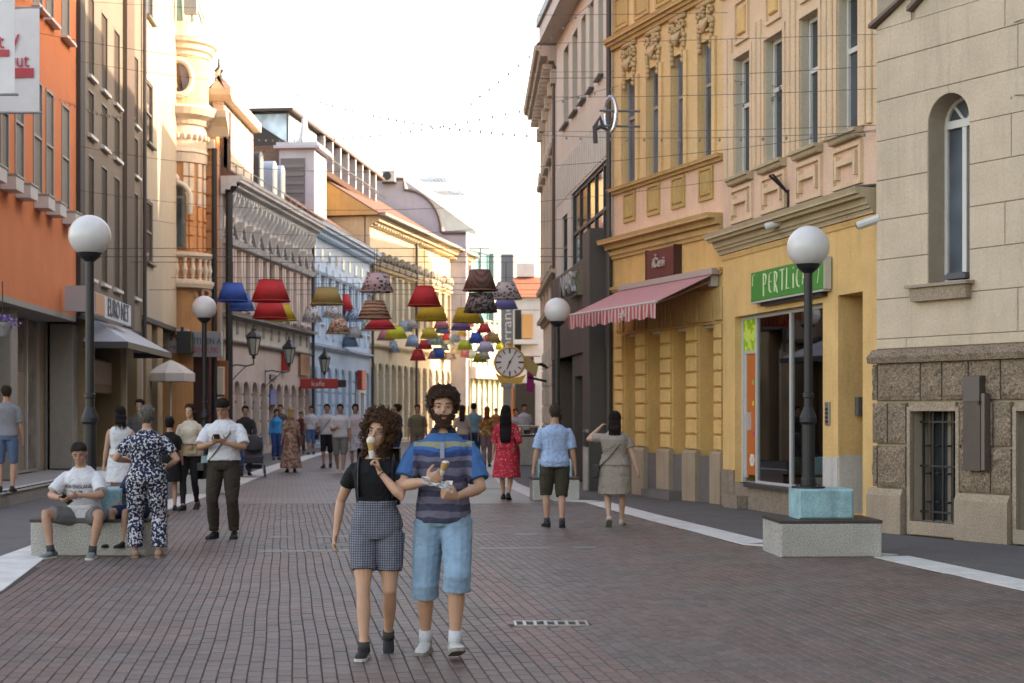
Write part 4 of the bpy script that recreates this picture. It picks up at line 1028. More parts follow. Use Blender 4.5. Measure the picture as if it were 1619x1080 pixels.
def build_taupe():
    W = Wall('taupe_house', 'taupe rendered house with rows of narrow windows and pale sills', 120, 36, 224, Yl(224))
    L = W.len; zb = 3.95; H = 15
    ta = pbr('taupe_render', (.215,.175,.135), .85, var=.06, scale=1, bump=.25, stain=.15); dk = pbr('taupe_dark', (.13,.10,.078), .85, var=.05)
    rows = [(W.z(144,440),W.z(144,246)),(W.z(144,215),W.z(144,143)),(W.z(144,122),W.z(144,122)+2.0)]
    hs = []
    for x0, x1 in ((139,149),(160,170),(180,189.5),(211,218.5)):
        for z0, z1 in rows: hs.append((W.u(x0),W.u(x1),z0,z1))
    sheet(MB(), 0, L, zb, H, hs, .07).build('upper_wall', ta, W.o)
    MB().box(.01,L-.01,.09,9,zb,H-.01).build('rear_wall', ta, W.o)
    MB().box(W.u(194),W.u(206),-.12,-.002,zb,H-.02).build('vertical_band', dk, W.o); MB().box(W.u(120.5),W.u(128),-.10,-.002,zb,H-.02).build('vertical_band', pbr('band_black',(.05,.042,.038),.7), W.o)
    for h in hs: window(W.o, h, .065, paint('brown_frame',(.14,.11,.085)), pbr('brown_blind',(.075,.058,.044),.75,var=.15,spec=.15), rows=(), fw=.05, sill=.09, sm=WHITE_FR, panes=False, sd=.10)
    MB().tube([(W.u(224)-.06,-.10,zb-.4),(W.u(224)-.06,-.10,H)], .06, 8).build('downpipe', M_PIPE, W.o)
    # ground floor behind pillars
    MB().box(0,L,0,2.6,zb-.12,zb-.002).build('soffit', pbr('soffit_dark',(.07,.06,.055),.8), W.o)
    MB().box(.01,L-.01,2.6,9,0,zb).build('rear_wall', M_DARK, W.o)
    pil = stucco('pillar_sand', (.30,.225,.14), .25)
    for px in (133,187,213): 
        u = W.u(px,.2); MB().cbox(u-.42,u+.42,.05,.9,0,zb-.125,.02).build('pillar', pil, W.o)
        MB().box(u+.425,u+.47,.04,.12,0,zb-.3).build('pillar_edge', WHITE_FR, W.o)
    shopfront(W, L, zb, .95, 8, 0)
    # cafe awning in the bay
    aw = MB(); x0, x1 = W.u(135,.4), W.u(182,.4)
    aw.poly([(x0,.3,2.95),(x1,.3,2.95),(x1,1.4,3.3),(x0,1.4,3.3)]).poly([(x0,.3,2.35),(x1,.3,2.35),(x1,.3,2.948),(x0,.3,2.948)])
    t = on_wall(W, 'cafe_awning', 'cream cafe awning with deep valance between the sand coloured pillars', 'awning', 0)
    aw.build('canopy', pbr('awning_cream',(.52,.42,.33),.85,var=.06), t)
    N = 14; vb = MB()
    for i in range(N):
        a, b = x0+(x1-x0)*i/N, x0+(x1-x0)*(i+1)/N; vb.poly([(a,.29,2.14),(b,.29,2.14),(b,.29,2.348),(a,.29,2.348)]).poly([(a,.29,2.14),((a+b)/2,.29,2.08),(b,.29,2.14)])
    vb.build('valance', pbr('awning_tan',(.33,.24,.16),.85), t)
    MB().tube([(x0,.3,2.95),(x0,1.4,2.6)],.02,6).tube([(x1,.3,2.95),(x1,1.4,2.6)],.02,6).build('arm', M_ZINC, t)
    # canopy
    t = on_wall(W, 'metal_canopy', 'blue grey hipped metal canopy over the cafe entrance', 'canopy', 0)
    ua, ub = W.u(143), W.u(143)+5.2; zt_, zl_ = 3.87, 3.30; o = 1.05
    m = pbr('canopy_metal', (.46,.50,.56), .35, .35, var=.08)
    P = lambda x, y, z: (x, y, z)
    MB().poly([(ua-.9,0,zl_),(ua-.9,-o,zl_),(ua+.2,-.12,zt_),(ua+.2,0,zt_)]).build('end_panel', m, t)
    n = 6
    for i in range(n):
        l0, l1 = ua-.9+(ub+.9-ua+.9)*i/n, ua-.9+(ub+.9-ua+.9)*(i+1)/n; t0, t1 = ua+.2+(ub-ua-.4)*i/n, ua+.2+(ub-ua-.4)*(i+1)/n
        MB().poly([(l0+.012,-o,zl_),(l1-.012,-o,zl_),(t1-.012,-.12,zt_),(t0+.012,-.12,zt_)]).build('roof_panel', m, t)
    MB().poly([(ub+.9,-o,zl_),(ub+.9,0,zl_),(ub-.2,0,zt_),(ub-.2,-.12,zt_)]).build('end_panel', m, t)
    MB().box(ua-.92,ub+.92,-o-.02,-o+.02,zl_-.16,zl_-.005).box(ua-.92,ua-.88,-o+.02,0,zl_-.16,zl_-.005).box(ub+.88,ub+.92,-o+.02,0,zl_-.16,zl_-.005).build('fascia', pbr('fascia_dark',(.06,.058,.06),.5), t)
    MB().box(ua+.2,ub-.2,-.14,-.002,zt_-.04,zt_+.03).build('ridge_flashing', M_ZINC, t)
    # sign board on top of the canopy
    t = on_wall(W, 'shop_sign', 'pale blue sign board with dark capital letters above the metal canopy', 'sign', W.u(150,-.55))
    w = W.u(207,-.55)-W.u(150,-.55); z0, z1 = 3.86, W.z(152,462,-.55)
    MB().box(0,w,-.55,-.45,z0,z1).build('board', pbr('sign_blue_white',(.60,.66,.74),.5,var=.05), t)
    MB().box(-1.1,-.95,-.70,-.1,z0,z1+.05).build('side_box', pbr('sign_side',(.40,.39,.42),.5), t)
    MB().box(.02,w*.24,-.565,-.552,z0+.02,z1-.02).build('orange_field', pbr('sign_peach',(.55,.28,.17),.5), t)
    text_part('EURO NET', .46, paint('sign_navy',(.03,.05,.09)), t, (w*.62,-.566,(z0+z1)/2), .012, .95)
    return W
taupeW = build_taupe()
def build_beige():
    W = Wall('beige_house', 'plain beige rendered house end with sunlit upper wall', 225, Yl(225), 279, Yl(279))
    L = W.len; zb = W.z(252,508); H = W.z(252,-60)
    be = pbr('beige_render', (.42,.36,.27), .85, var=.05, scale=1, bump=.25, stain=.15)
    hs = []
    for y0, y1 in ((130,228),(318,415),(-70,30)): hs.append(W.rect(231,242,y0,y1))
    sheet(MB(), 0, L, zb, H, hs, .10).build('upper_wall', be, W.o)
    MB().box(.01,L-.01,.12,10,zb,H-.01).build('rear_wall', be, W.o)
    for h in hs: window(W.o, h, .095, paint('brown_frame',(.14,.11,.085)), GL, rows=(.5,), fw=.06, sill=.08, sm=paint('brown_frame',(.14,.11,.085)), panes=False)
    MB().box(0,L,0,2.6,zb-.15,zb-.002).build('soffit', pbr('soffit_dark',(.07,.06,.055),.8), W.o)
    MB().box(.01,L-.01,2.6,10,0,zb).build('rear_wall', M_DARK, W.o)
    pil = stucco('pillar_sand', (.30,.225,.14), .25)
    for px in (228,246): 
        u = W.u(px,.2); MB().cbox(u-.5,u+.5,.05,.9,0,zb-.155,.02).build('pillar', pil, W.o)
    shopfront(W, L, zb, .95, 5, 1)
    t = on_wall(W, 'wall_speaker', 'small black box loudspeaker under the beige house corner', 'loudspeaker', L-.4, zb-.9)
    MB().cbox(-.3,.3,-.6,-.1,0,.75,.03).build('case', M_BLK, t); MB().box(-.22,.22,-.62,-.605,.1,.62).build('grille', paint('grille_grey',(.05,.05,.05)), t)
    MB().box(-.05,.05,-.3,-.2,.75,.9).build('bracket', M_BLK, t)
    # floodlight
    return W
beigeW = build_beige()

# ---- corner house with round turret
def build_turret():
    c = at(281, 652, 53.2); sc = 53.2/F
    Z = lambda py: CH + (HY-py)*sc
    t = thing('turret_house', 'orange corner house with round turret, oval window and green copper cupola', 'building', (c.x, c.y, 0))
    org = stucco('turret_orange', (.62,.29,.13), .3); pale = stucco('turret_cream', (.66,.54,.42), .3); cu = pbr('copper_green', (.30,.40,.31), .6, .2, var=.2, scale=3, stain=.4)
    r = 1.06
    # drum shells by storey
    prof = lambda pts: MB().lathe(pts, seg=36)
    prof([(r,Z(452)),(r,Z(405))]).build('balcony_drum', org, t)
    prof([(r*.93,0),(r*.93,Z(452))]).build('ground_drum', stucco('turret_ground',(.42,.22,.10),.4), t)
    prof([(r*1.16,Z(458)),(r*1.22,Z(452)),(r*1.22,Z(447)),(r*1.05,Z(445))]).build('ledge', pale, t)
    prof([(r*1.1,Z(412)),(r*1.16,Z(408)),(r*1.16,Z(403)),(r,Z(402))]).build('ledge', pale, t)
    prof([(r*.90,Z(402)),(r*.90,Z(262))]).build('window_drum', org, t)
    prof([(r*.97,Z(262)),(r*.98,Z(248)),(r*1.02,Z(246)),(r*.96,Z(240)),(r*.96,Z(205)),(r*1.04,Z(203)),(r*1.1,Z(196)),(r*1.32,Z(190)),(r*1.40,Z(180)),(r*1.34,Z(176)),(r*1.0,Z(174))]).build('main_cornice', pale, t)
    prof([(r*.99,Z(174)),(r*.99,Z(96))]).build('upper_drum', stucco('turret_gold',(.60,.40,.25),.25), t)
    prof([(r*1.02,Z(96)),(r*1.05,Z(90)),(r*1.15,Z(87)),(r*1.18,Z(80)),(r*1.28,Z(77)),(r*1.32,Z(70)),(r*1.0,Z(68)),(r*.98,Z(45)),(r*.9,Z(44))]).build('top_cornice', pale, t)
    dome = MB().lathe([(r*.92,Z(44)),(r*.88,Z(34)),(r*.72,Z(15)),(r*.66,Z(-10)),(r*.7,Z(-30)),(r*.5,Z(-60)),(r*.12,Z(-90)),(.03,Z(-130))], seg=16).build('cupola', cu, t)
    for k in range(16):
        a = 2*math.pi*k/16; q = [(.93,42),(.89,33),(.73,14),(.67,-10),(.71,-30)]
        MB().tube([(r*f*math.cos(a), r*f*math.sin(a), Z(y)) for f, y in q], .03, 5).build('rib', cu, dome)
    # round window facing the street corner
    def facing(a, rr): return Vector((rr*math.cos(a), rr*math.sin(a), 0))
    a = R(-90+14); n = facing(a, 1); s = Vector((-n.y, n.x, 0)); ctr = facing(a, r*.99) + Vector((0,0,Z(133)))
    def disc(rx, rz, off, k=28): return [ctr + s*rx*math.cos(2*math.pi*i/k) + Vector((0,0,rz*math.sin(2*math.pi*i/k))) + n*(off - .5*(rx*math.cos(2*math.pi*i/k))**2/r) for i in range(k)]
    w = MB().loft([disc(.54,.70,-.02), disc(.54,.70,.10), disc(.44,.58,.14), disc(.37,.50,.10), disc(.35,.48,.02)], cap=False).build('oval_window', pale, t, smooth=False)
    MB().poly(disc(.36,.49,.025)).build('pane', glass_dark('oval_glass',(.05,.025,.015)), w)
    # arched window and its hood
    for aw in (R(-90+8), R(-90-42)):
        n2 = facing(aw,1); s2 = Vector((-n2.y, n2.x, 0)); base = facing(aw, r*.86)
        def fr(pts, off0, off1, name, mat, par):
            mb = MB(); k = len(pts)
            A = [base + s2*x + Vector((0,0,z)) + n2*off0 for x, z in pts]; B = [base + s2*x + Vector((0,0,z)) + n2*off1 for x, z in pts]
            m0 = mb.ring(A); m1 = mb.ring(B); mb.f.append(tuple(m1+i for i in range(k))); 
            for i in range(k): mb.f.append((m0+i, m0+(i+1)%k, m1+(i+1)%k, m1+i))
            return mb.build(name, mat, par)
        zs_, z0 = Z(318), Z(398); hw = .36
        arch = lambda rr, zz, n_=10: [(rr*math.cos(math.pi*i/n_), zz+rr*math.sin(math.pi*i/n_)) for i in range(n_+1)]
        wn_ = fr([(hw,z0)]+arch(hw,zs_)+[(-hw,z0)], 0, .10, 'arched_window', paint('turret_frame',(.25,.15,.08)), t)
        fr([(hw-.06,z0+.06),(hw-.06,zs_-.04),(.03,zs_-.04),(.03,z0+.06)], .05, .115, 'pane', GL, wn_); fr([(-.03,z0+.06),(-.03,zs_-.04),(-hw+.06,zs_-.04),(-hw+.06,z0+.06)], .05, .115, 'pane', GL, wn_)
        fr([(hw-.06,zs_+.05)]+arch(hw-.06,zs_+.05)[1:-1]+[(-hw+.06,zs_+.05)], .05, .112, 'pane', GL, wn_)
        hd = MB(); P = arch(hw+.13, zs_, 12); hd.tube([base + s2*x + Vector((0,0,z)) + n2*.17 for x, z in [(hw+.13,Z(345))]+P+[(-hw-.13,Z(345))]], .085, 8); hd.build('arch_hood', stucco('turret_white',(.60,.55,.47),.3), t)
        MB().ball(base + Vector((0,0,zs_+hw+.25)) + n2*.2, .14, .14, .18, 8, 6).build('keystone', stucco('turret_white',(.60,.55,.47),.3), t)
    for a_ in (R(-62), R(-50), R(-30), R(-12), R(-104), R(-118)):
        n3 = facing(a_,1); s3 = Vector((-n3.y,n3.x,0)); b3 = facing(a_, r*.90)
        for k in range(6):
            z0_, z1_ = Z(400)+k*(Z(262)-Z(400))/6+.03, Z(400)+(k+1)*(Z(262)-Z(400))/6-.03
            q4 = [b3+s3*x+n3*y for x, y in ((-.085,-.05),(.085,-.05),(.085,.06),(-.085,.06))]
            MB().loft([[v+Vector((0,0,z0_)) for v in q4],[v+Vector((0,0,z1_)) for v in q4]]).build('rustic_block', org if k < 3 else pale, t)
    for a_ in [R(-150+k*12) for k in range(14)]:
        p_ = facing(a_, r*1.0); MB().ball((p_.x,p_.y,Z(222)), .075, .075, .12, 6, 5).build('rosette', pale, t)
    # balusters
    for k in range(14):
        a_ = R(-150+k*14); p_ = facing(a_, r*1.09)
        MB().lathe([(.07,Z(446)),(.05,Z(440)),(.10,Z(430)),(.05,Z(420)),(.07,Z(413))], (p_.x,p_.y,0), 8).build('baluster', pale, t)
    # pilasters and the flat wing beside the turret
    wing = MB(); a2 = at(352, 652, 54.6) - Vector((c.x, c.y, 0)); x0, x1 = .86, a2.x; y0 = .2; y1 = a2.y
    H1 = Z(158)
    wing.prism([(x0,0),(x1,0),(x1,H1-.6),(x0,H1-.6)], y0, y0+6).build('wing', org, t)
    for x in (.99,):
        MB().cbox(x,x+.22,y0-.12,y0,Z(455),Z(235),.03).build('pilaster', org, t)
        for k in range(7): MB().cbox(x-.03,x+.25,y0-.17,y0-.121,Z(450)+k*.62,Z(450)+k*.62+.54,.03).build('rustic_block', org, t)
        MB().box(x-.05,x+.27,y0-.22,y0,Z(235),Z(220)).build('capital', pale, t)
    MB().slabx([(y0,Z(215)),(y0,Z(178)),(y0-.62,Z(178)),(y0-.55,Z(188)),(y0-.2,Z(200))][::-1], x0-.1, x1+.45).build('wing_cornice', pale, t)
    MB().slabx([(y0,Z(450)),(y0,Z(440)),(y0-.28,Z(440)),(y0-.2,Z(450))][::-1], x0-.2, x1).build('wing_ledge', pale, t)
    # tall side wing standing behind, above the neighbour's eaves
    q0, q1 = at(338,0,55.5).x-c.x, at(381,0,57.5).x-c.x
    tw = MB().box(x1-.25,q1,.9,7,0,Z(148)).build('tall_wing', pale, t)
    MB().slabx([(7,Z(152)),(7,Z(136)),(.35,Z(136)),(.45,Z(145)),(.8,Z(152))], x1-.5, q1+.32).build('wing_cornice', pale, t)
    MB().prism([(x1-.3,Z(136)),(q1+.1,Z(136)),(q1-.3,Z(112)),((x1+q1)/2,Z(100)),(x1,Z(112))], .6, 1.1).build('gable', pale, t)
    MB().lathe([(.16,Z(118)),(.10,Z(108)),(.17,Z(103)),(.05,Z(97)),(.02,Z(82))], ((x1+q1)/2-.1,.85,0), 8).build('finial', pbr('finial_dark',(.06,.045,.045),.6), t)
    MB().prism([(x0-.2,Z(136)),((x1+q1)/2-.2,Z(136)),((x1+q1)/2-.2,Z(102)),(x0+.3,Z(112))], 1.15, 6).build('roof', pbr('brown_tiles', (.16,.085,.06), .85, var=.3, scale=8), t)
    for k in range(2):
        x = x1+.02+k*(q1-x1)*.5; s_ = MB().box(x,x+.30,.86,.899,Z(270),Z(170)).build('window', paint('turret_frame',(.25,.15,.08)), t); MB().box(x+.05,x+.25,.845,.859,Z(266),Z(174)).build('pane', GLB, s_)
    MB().tube([(x1-.02,y0-.20,0),(x1-.02,y0-.20,Z(235))], .10, 8).build('downpipe', M_BLK, t)
    # shop floor: fascia letters, sign boxes, dark doorway
    MB().box(.2,x1-.1,y0-.75,y0-.02,Z(487),Z(462)).build('fascia', stucco('turret_fascia',(.34,.13,.06),.3), t)
    text_part('STOR', .62, paint('fascia_letters',(.55,.36,.26)), t, (.35,y0-.82,Z(474)), .08, 1.0)
    MB().box(-.35,x0+.35,y0-.9,y0-.02,0,Z(563)).build('doorway', pbr('doorway_red',(.045,.012,.010),.7), t)
    for k in range(3): MB().cbox(x0+.45+.0*k,x0+.75,y0-.2,y0,.1+k*1.05,.1+k*1.05+.98,.03).build('rustic_block', pale, t)
    MB().box(x0+.85,x1-.1,y0-.06,y0-.002,.1,Z(570)).build('shop_panel', paint('panel_rust',(.30,.09,.03)), t)
    ac = MB().box(.55,.98,-1.62,-1.35,Z(40),Z(7)).build('antenna_box', paint('antenna_grey',(.26,.27,.27)), t)
    MB().tube([(.76,-1.3,Z(50)),(.76,-1.3,Z(-40))], .03, 6).build('mast', M_ZINC, ac)
    # two sign boxes
    s1 = thing('shop_sign', 'white sign box with brown logo over the dark corner doorway', 'sign', (c.x-.4, c.y-.95, Z(560)))
    MB().cbox(0,.98,-.12,.1,0,.80,.01).build('box', paint('signbox_white',(.50,.48,.47)), s1)
    MB().prism([(.36,.42),(.46,.42),(.46,.5),(.56,.5),(.56,.42),(.64,.42),(.62,.6),(.5,.72),(.38,.6)], -.135, -.122).build('logo', paint('logo_brown',(.16,.09,.07)), s1)
    text_part('ALMENA', .13, paint('logo_red',(.4,.06,.06)), s1, (.5,-.13,.18), .01, 1.1)
    s2_ = thing('shop_sign', 'grey sign box with dark and red lettering beside the globe lamp', 'sign', (c.x+.60, c.y-.95, Z(566)))
    MB().cbox(0,1.12,-.12,.1,0,.86,.01).build('box', paint('signbox_grey',(.27,.28,.30)), s2_)
    text_part('CITIZEN A', .22, paint('sign_navy',(.03,.05,.09)), s2_, (.56,-.13,.52), .01, .78); text_part('BIJOUX', .22, paint('logo_red2',(.42,.04,.08)), s2_, (.56,-.13,.22), .01, .9)
build_turret()

# ---- ornate pink and grey house
def build_ornate():
    W = Wall('ornate_house', 'pink house with grey sculpted frieze, zigzag gables and rusticated arcade', 352, 54, 490, 67.8)
    L = W.len; H = 9.9
    pk = stucco('ornate_pink', (.62,.50,.44), .35); gr = stucco('ornate_grey', (.60,.61,.62), .6, .2); gd = stucco('ornate_grey_dark', (.32,.30,.285), .5)
    zg, zm = 5.05, 4.25
    n = 11; st = L/n; ww = .62
    hs = [(st*(k+.5)-ww/2, st*(k+.5)+ww/2, 5.45, 7.45) for k in range(n)]
    gh = [(st*(k+.5)-.5, st*(k+.5)+.5, .3, 2.75, 'arch') for k in range(n)]
    sheet(MB(), 0, L, 0, zm, gh, .3).build('ground_wall', pk, W.o)
    sheet(MB(), 0, L, zm, zg, [], .3).build('mezzanine_band', stucco('ornate_mezz',(.58,.54,.49),.4), W.o)
    sheet(MB(), 0, L, zg, 7.7, hs, .3).build('wall', pk, W.o)
    sheet(MB(), 0, L, 7.7, H, [], .3).build('frieze', gr, W.o)
    MB().box(.01,L-.01,.32,8,0,H-.01).build('rear_wall', pk, W.o)
    for k in range(n):
        a,b,c,d = hs[k]; m = (a+b)/2
        w = window(W.o, hs[k], .26, paint('brown_frame2',(.16,.10,.08)), GL, cols=2 if k%2 else 1, rows=(.7,), fw=.06, sill=.12, sm=gr, panes=False)
        MB().cbox(a-.24,a-.02,-.08,0,c-.2,d+.05,.02).cbox(b+.02,b+.24,-.08,0,c-.2,d+.05,.02).build('window_surround', pk, w)
        MB().slabx([(0,d+.10),(0,d+.30),(-.30,d+.30),(-.2,d+.12)][::-1], a-.28, b+.28).build('window_hood', gr, w)
        # zigzag gable over each window
        mb = MB(); z0, z1 = d+.36, d+.98
        for s in (-1, 1):
            P = [(m, z1+.10), (m+s*.62, z0), (m+s*.50, z0), (m, z1-.10)]
            mb.prism(P if s < 0 else P[::-1], -.26, 0)
        mb.build('gable_moulding', gd, W.o)
        MB().ball((m,-.08,z0+.22), .16, .14, .20, 8, 6).ball((m-.2,-.06,z0+.08), .10, .1, .10, 6, 5).ball((m+.2,-.06,z0+.08), .10, .1, .10, 6, 5).build('shell_ornament', gr, W.o)
        # consoles and rosettes in the frieze
        for j in (-1, 1): MB().slabx([(0,8.55),(0,9.25),(-.38,9.25),(-.34,9.05),(-.12,8.75)][::-1], m+j*st*.25-.09, m+j*st*.25+.09).build('console', gr, W.o)
        mb = MB()
        for q in range(6): mb.ball((m+.13*math.cos(q*1.047),-.03,8.9+.13*math.sin(q*1.047)), .085, .08, .085, 6, 5)
        mb.ball((m,-.06,8.9), .08, .08, .08, 6, 5); mb.build('rosette', gr, W.o)
        g = gh[k]; gwd = MB().box(g[0],g[1],.22,.26,g[2],g[3]).build('shop_window', glass_dark('arcade_glass',(.07,.045,.035),.15), W.o)
        MB().box(m-.04,m+.04,.17,.218,g[2],g[3]-.02).box(g[0],g[1],.165,.218,1.95,2.03).build('frame', paint('rust_frame',(.24,.10,.06)), gwd)
        p, q = gh[k][1], (gh[k+1][0] if k < n-1 else L)
        for j in range(5): MB().cbox(p+.02,q-.02,-.05,0,.25+j*.5+.03,.25+j*.5+.47,.02).build('rustic_block', pk, W.o)
        t_ = MB().box(m-.12,m+.12,-.04,0,4.45,4.9); t_.build('mezzanine_panel', gd, W.o)
    moulding(W.o, 'string_course', gd, 0, L, zg-.10, [(.08,.12),(.10,.34)])
    moulding(W.o, 'iron_ledge', gd, 0, L, zm-.18, [(.06,.08),(.05,.16)])
    moulding(W.o, 'sill_course', gr, 0, L, 7.78, [(.06,.06),(.06,.14)])
    moulding(W.o, 'cornice', gr, -.15, L, H-.62, [(.14,.10),(.12,.30),(.14,.52),(.12,.68),(.10,.74)])
    for i in range(int(L/.36)):
        x = .18+i*.36; MB().box(x-.08,x+.08,-.34,0,H-.48,H-.62).build('dentil', gr, W.o)
    MB().tube([(.05,-.22,0),(.05,-.22,H-.6),(.05,-.5,H-.2)], .13, 8).build('downpipe', M_BLK, W.o)
    MB().tube([(L-.05,-.16,0),(L-.05,-.16,H-.3)], .07, 8).build('downpipe', M_PIPE, W.o)
    MB().slabx([(-.6,H+.01),(7,H+.01),(7,H+3.2),(5,H+3.2)], 0, L).build('roof', pbr('brown_tiles', (.16,.085,.06), .85, var=.3, scale=8), W.o)
    bx = MB().box(st*5.2,st*6.0,-.07,0,1.9,2.5).build('blue_sign', paint('sign_blue',(.03,.09,.36)), W.o); MB().box(st*5.25,st*5.95,-.07,0,2.9,3.1).build('blue_sign', paint('sign_blue2',(.05,.07,.16)), W.o)
    MB().box(st*9.2,st*10.6,-.12,0,3.2,4.1).build('menu_board', paint('board_brown',(.30,.13,.07)), W.o)
    MB().box(st*6.8,st*7.15,-.3,0,3.3,4.1).build('red_flag_sign', paint('sign_red',(.45,.03,.03)), W.o)
    return W
ornateW = build_ornate()
# lilac penthouse, dormers and roofs above the ornate house
def rooftops():
    W = ornateW; H = 9.9
    lil = stucco('lilac_white', (.46,.45,.50), .15); tile = pbr('brown_tiles', (.16,.085,.06), .85, var=.3, scale=8)
    tanr = stucco('gable_tan', (.52,.36,.175), .35)
    rz = math.atan2(W.d.y, W.d.x)
    t = thing('roof_pavilion', 'lilac white rooftop pavilion with louvred shutter and small spire', 'building', W.world(W.u(497,.9), .9, H), rz)
    Lp = W.u(516,.9)-W.u(497,.9)
    zt = W.z(497,235,.9)-H
    # front to the camera is its end wall: local -x side
    MB().box(0,Lp,0,1.7,-.2,zt).build('wall', lil, t)
    MB().box(-.30,Lp+.3,-.30,1.9,zt+.003,zt+.14).box(-.18,Lp+.15,-.18,1.8,zt+.141,zt+.30).build('eaves', lil, t)
    lo = MB().box(-.05,-.004,.45,1.62,.4,zt-.45).build('louvre_shutter', pbr('shutter_grey',(.13,.125,.13),.6), t)
    for k in range(8): MB().box(-.09,-.052,.48,1.60,.5+k*(zt-1.0)/8,.5+k*(zt-1.0)/8+.16).build('slat', pbr('shutter_slat',(.16,.15,.155),.5), lo)
    for k in range(2): MB().box(Lp*.25+k*Lp*.4,Lp*.25+k*Lp*.4+.35,-.03,-.003,.3,zt-.3).build('pilaster', lil, t)
    MB().lathe([(.55,zt+.3),(.28,zt+.55),(.16,zt+1.2),(.10,zt+1.7),(.02,zt+1.9)], (.5,.6,0), 4).build('spire', stucco('spire_white',(.62,.62,.64),.1), t)
    # round-topped zinc dormers
    for i, px in enumerate((402,424,437)):
        u = W.u(px, 1.3); d = thing('roof_dormer', ['dark round topped roof dormer beside the turret house','pale zinc clad dormer between the other two dormers','pale zinc clad dormer beside the lilac pavilion'][i], 'dormer', W.world(u, 1.2, H), rz)
        zz = W.z(px, (240,255,262)[i], 1.3)-H; zz = max(1.6, zz); wd = .75
        P = [(-wd/2,0),(wd/2,0),(wd/2,zz-.3)]+[(wd/2*math.cos(math.pi*k/8),zz-.3+.3*math.sin(math.pi*k/8)) for k in range(1,8)]+[(-wd/2,zz-.3)]
        MB().prism(P, -.2, 2.2).build('shell', pbr('dormer_dark',(.05,.05,.055),.5) if i == 0 else pbr('dormer_zinc',(.38,.44,.52),.4,.4), d)
        MB().prism([(x*.78,.3+z*.8) for x,z in P], -.215, -.203).build('pane', GL, d)
    # glass railing along the eaves
    rl = thing('roof_railing', 'thin steel railing along the eaves of the ornate house', 'railing', W.world(0,.1,H), rz)
    for k in range(14): MB().tube([(W.len*k/13,0,.0),(W.len*k/13,0,.75)], .025, 5).build('post', M_ZINC, rl)
    for z in (.75,.45): MB().tube([(0,0,z),(W.len,0,z)], .022, 5).build('rail', M_ZINC, rl)
    # set-back upper house with glazed dormer and dark loggia, over the blue house
    Y0 = 74.5; P0 = at(455,652,Y0); Y1 = Y0*634/489; P1 = at(600,652,Y1); dd = (P1-P0); dd.z = 0; Lh = dd.length
    b = thing('mansard_house', 'set back tan house with glazed roof dormer and dark loggia above the blue house', 'building', (P0.x,P0.y,0), math.atan2(dd.y,dd.x))
    zg = 14.3; zr = 16.2; fr = pbr('dormer_frame',(.035,.03,.032),.5); sg = glass_dark('sky_glass',(.20,.27,.32),.05)
    MB().box(0,Lh,0,7,0,zg).build('wall', tanr, b)
    MB().slabx([(-.4,zg-.22),(0,zg-.22),(0,zg+.02),(-.5,zg+.02)], -.2, Lh+3).build('gutter', pbr('gutter_brown',(.10,.06,.045),.6), b)
    MB().box(.02,Lh,.6,7,zg+.03,zr-.02).build('attic', pbr('attic_dark',(.045,.038,.036),.7), b)
    MB().box(-.25,Lh+.2,-.3,7,zr,zr+.14).build('roof', pbr('roof_dark',(.07,.05,.045),.7), b)
    MB().prism([(-.02,zg-1.1),(-.02,zg+.5),(-.5,zg-.3)],0,.01) 
    sk = MB().poly([(-.05,-.2,zg-.45),(-.05,6,zg-.45),(-.01,6,zg+.25),(-.01,-.2,zg+.25)]); sk.poly([(-.9,-.2,zg-.75),(-.9,6,zg-.75),(-.05,6,zg-.1),(-.05,-.2,zg-.1)]); sk.build('tile_skirt', tile, b)
    MB().poly([(-.03,6,zg+.26),(-.03,2.6,zg+.26),(-.03,4.4,zr-.3),(-.03,6,zr-.3)]).build('gable_wall', tanr, b)
    d_ = MB().box(.0,Lh*.26,.0,.6,zg+.03,zr-.01).build('glass_dormer', fr, b)
    n = 4; w_ = Lh*.26
    for k in range(n): MB().box(w_*k/n+.08,w_*(k+1)/n-.05,-.03,-.003,zg+.15,zr-.15).build('pane', sg, d_)
    MB().poly([(-.03,.05,zr-1.5),(-.03,.05,zr-.12),(-.03,2.2,zr-.12)][::-1]).build('pane', sg, d_)
    lo = MB().box(Lh*.27,Lh,.45,.6,zg+.03,zr-.01).build('loggia', fr, b)
    for k in range(8):
        x = Lh*.29+k*(Lh*.69)/8; MB().box(x,x+.20,-.25,.1,zg+.03,zr-.01).build('loggia_post', lil, lo)
    MB().box(Lh*.27,Lh,-.42,-.36,zg+.75,zg+.82).build('handrail', M_BLK, lo)
    return b
rooftops()
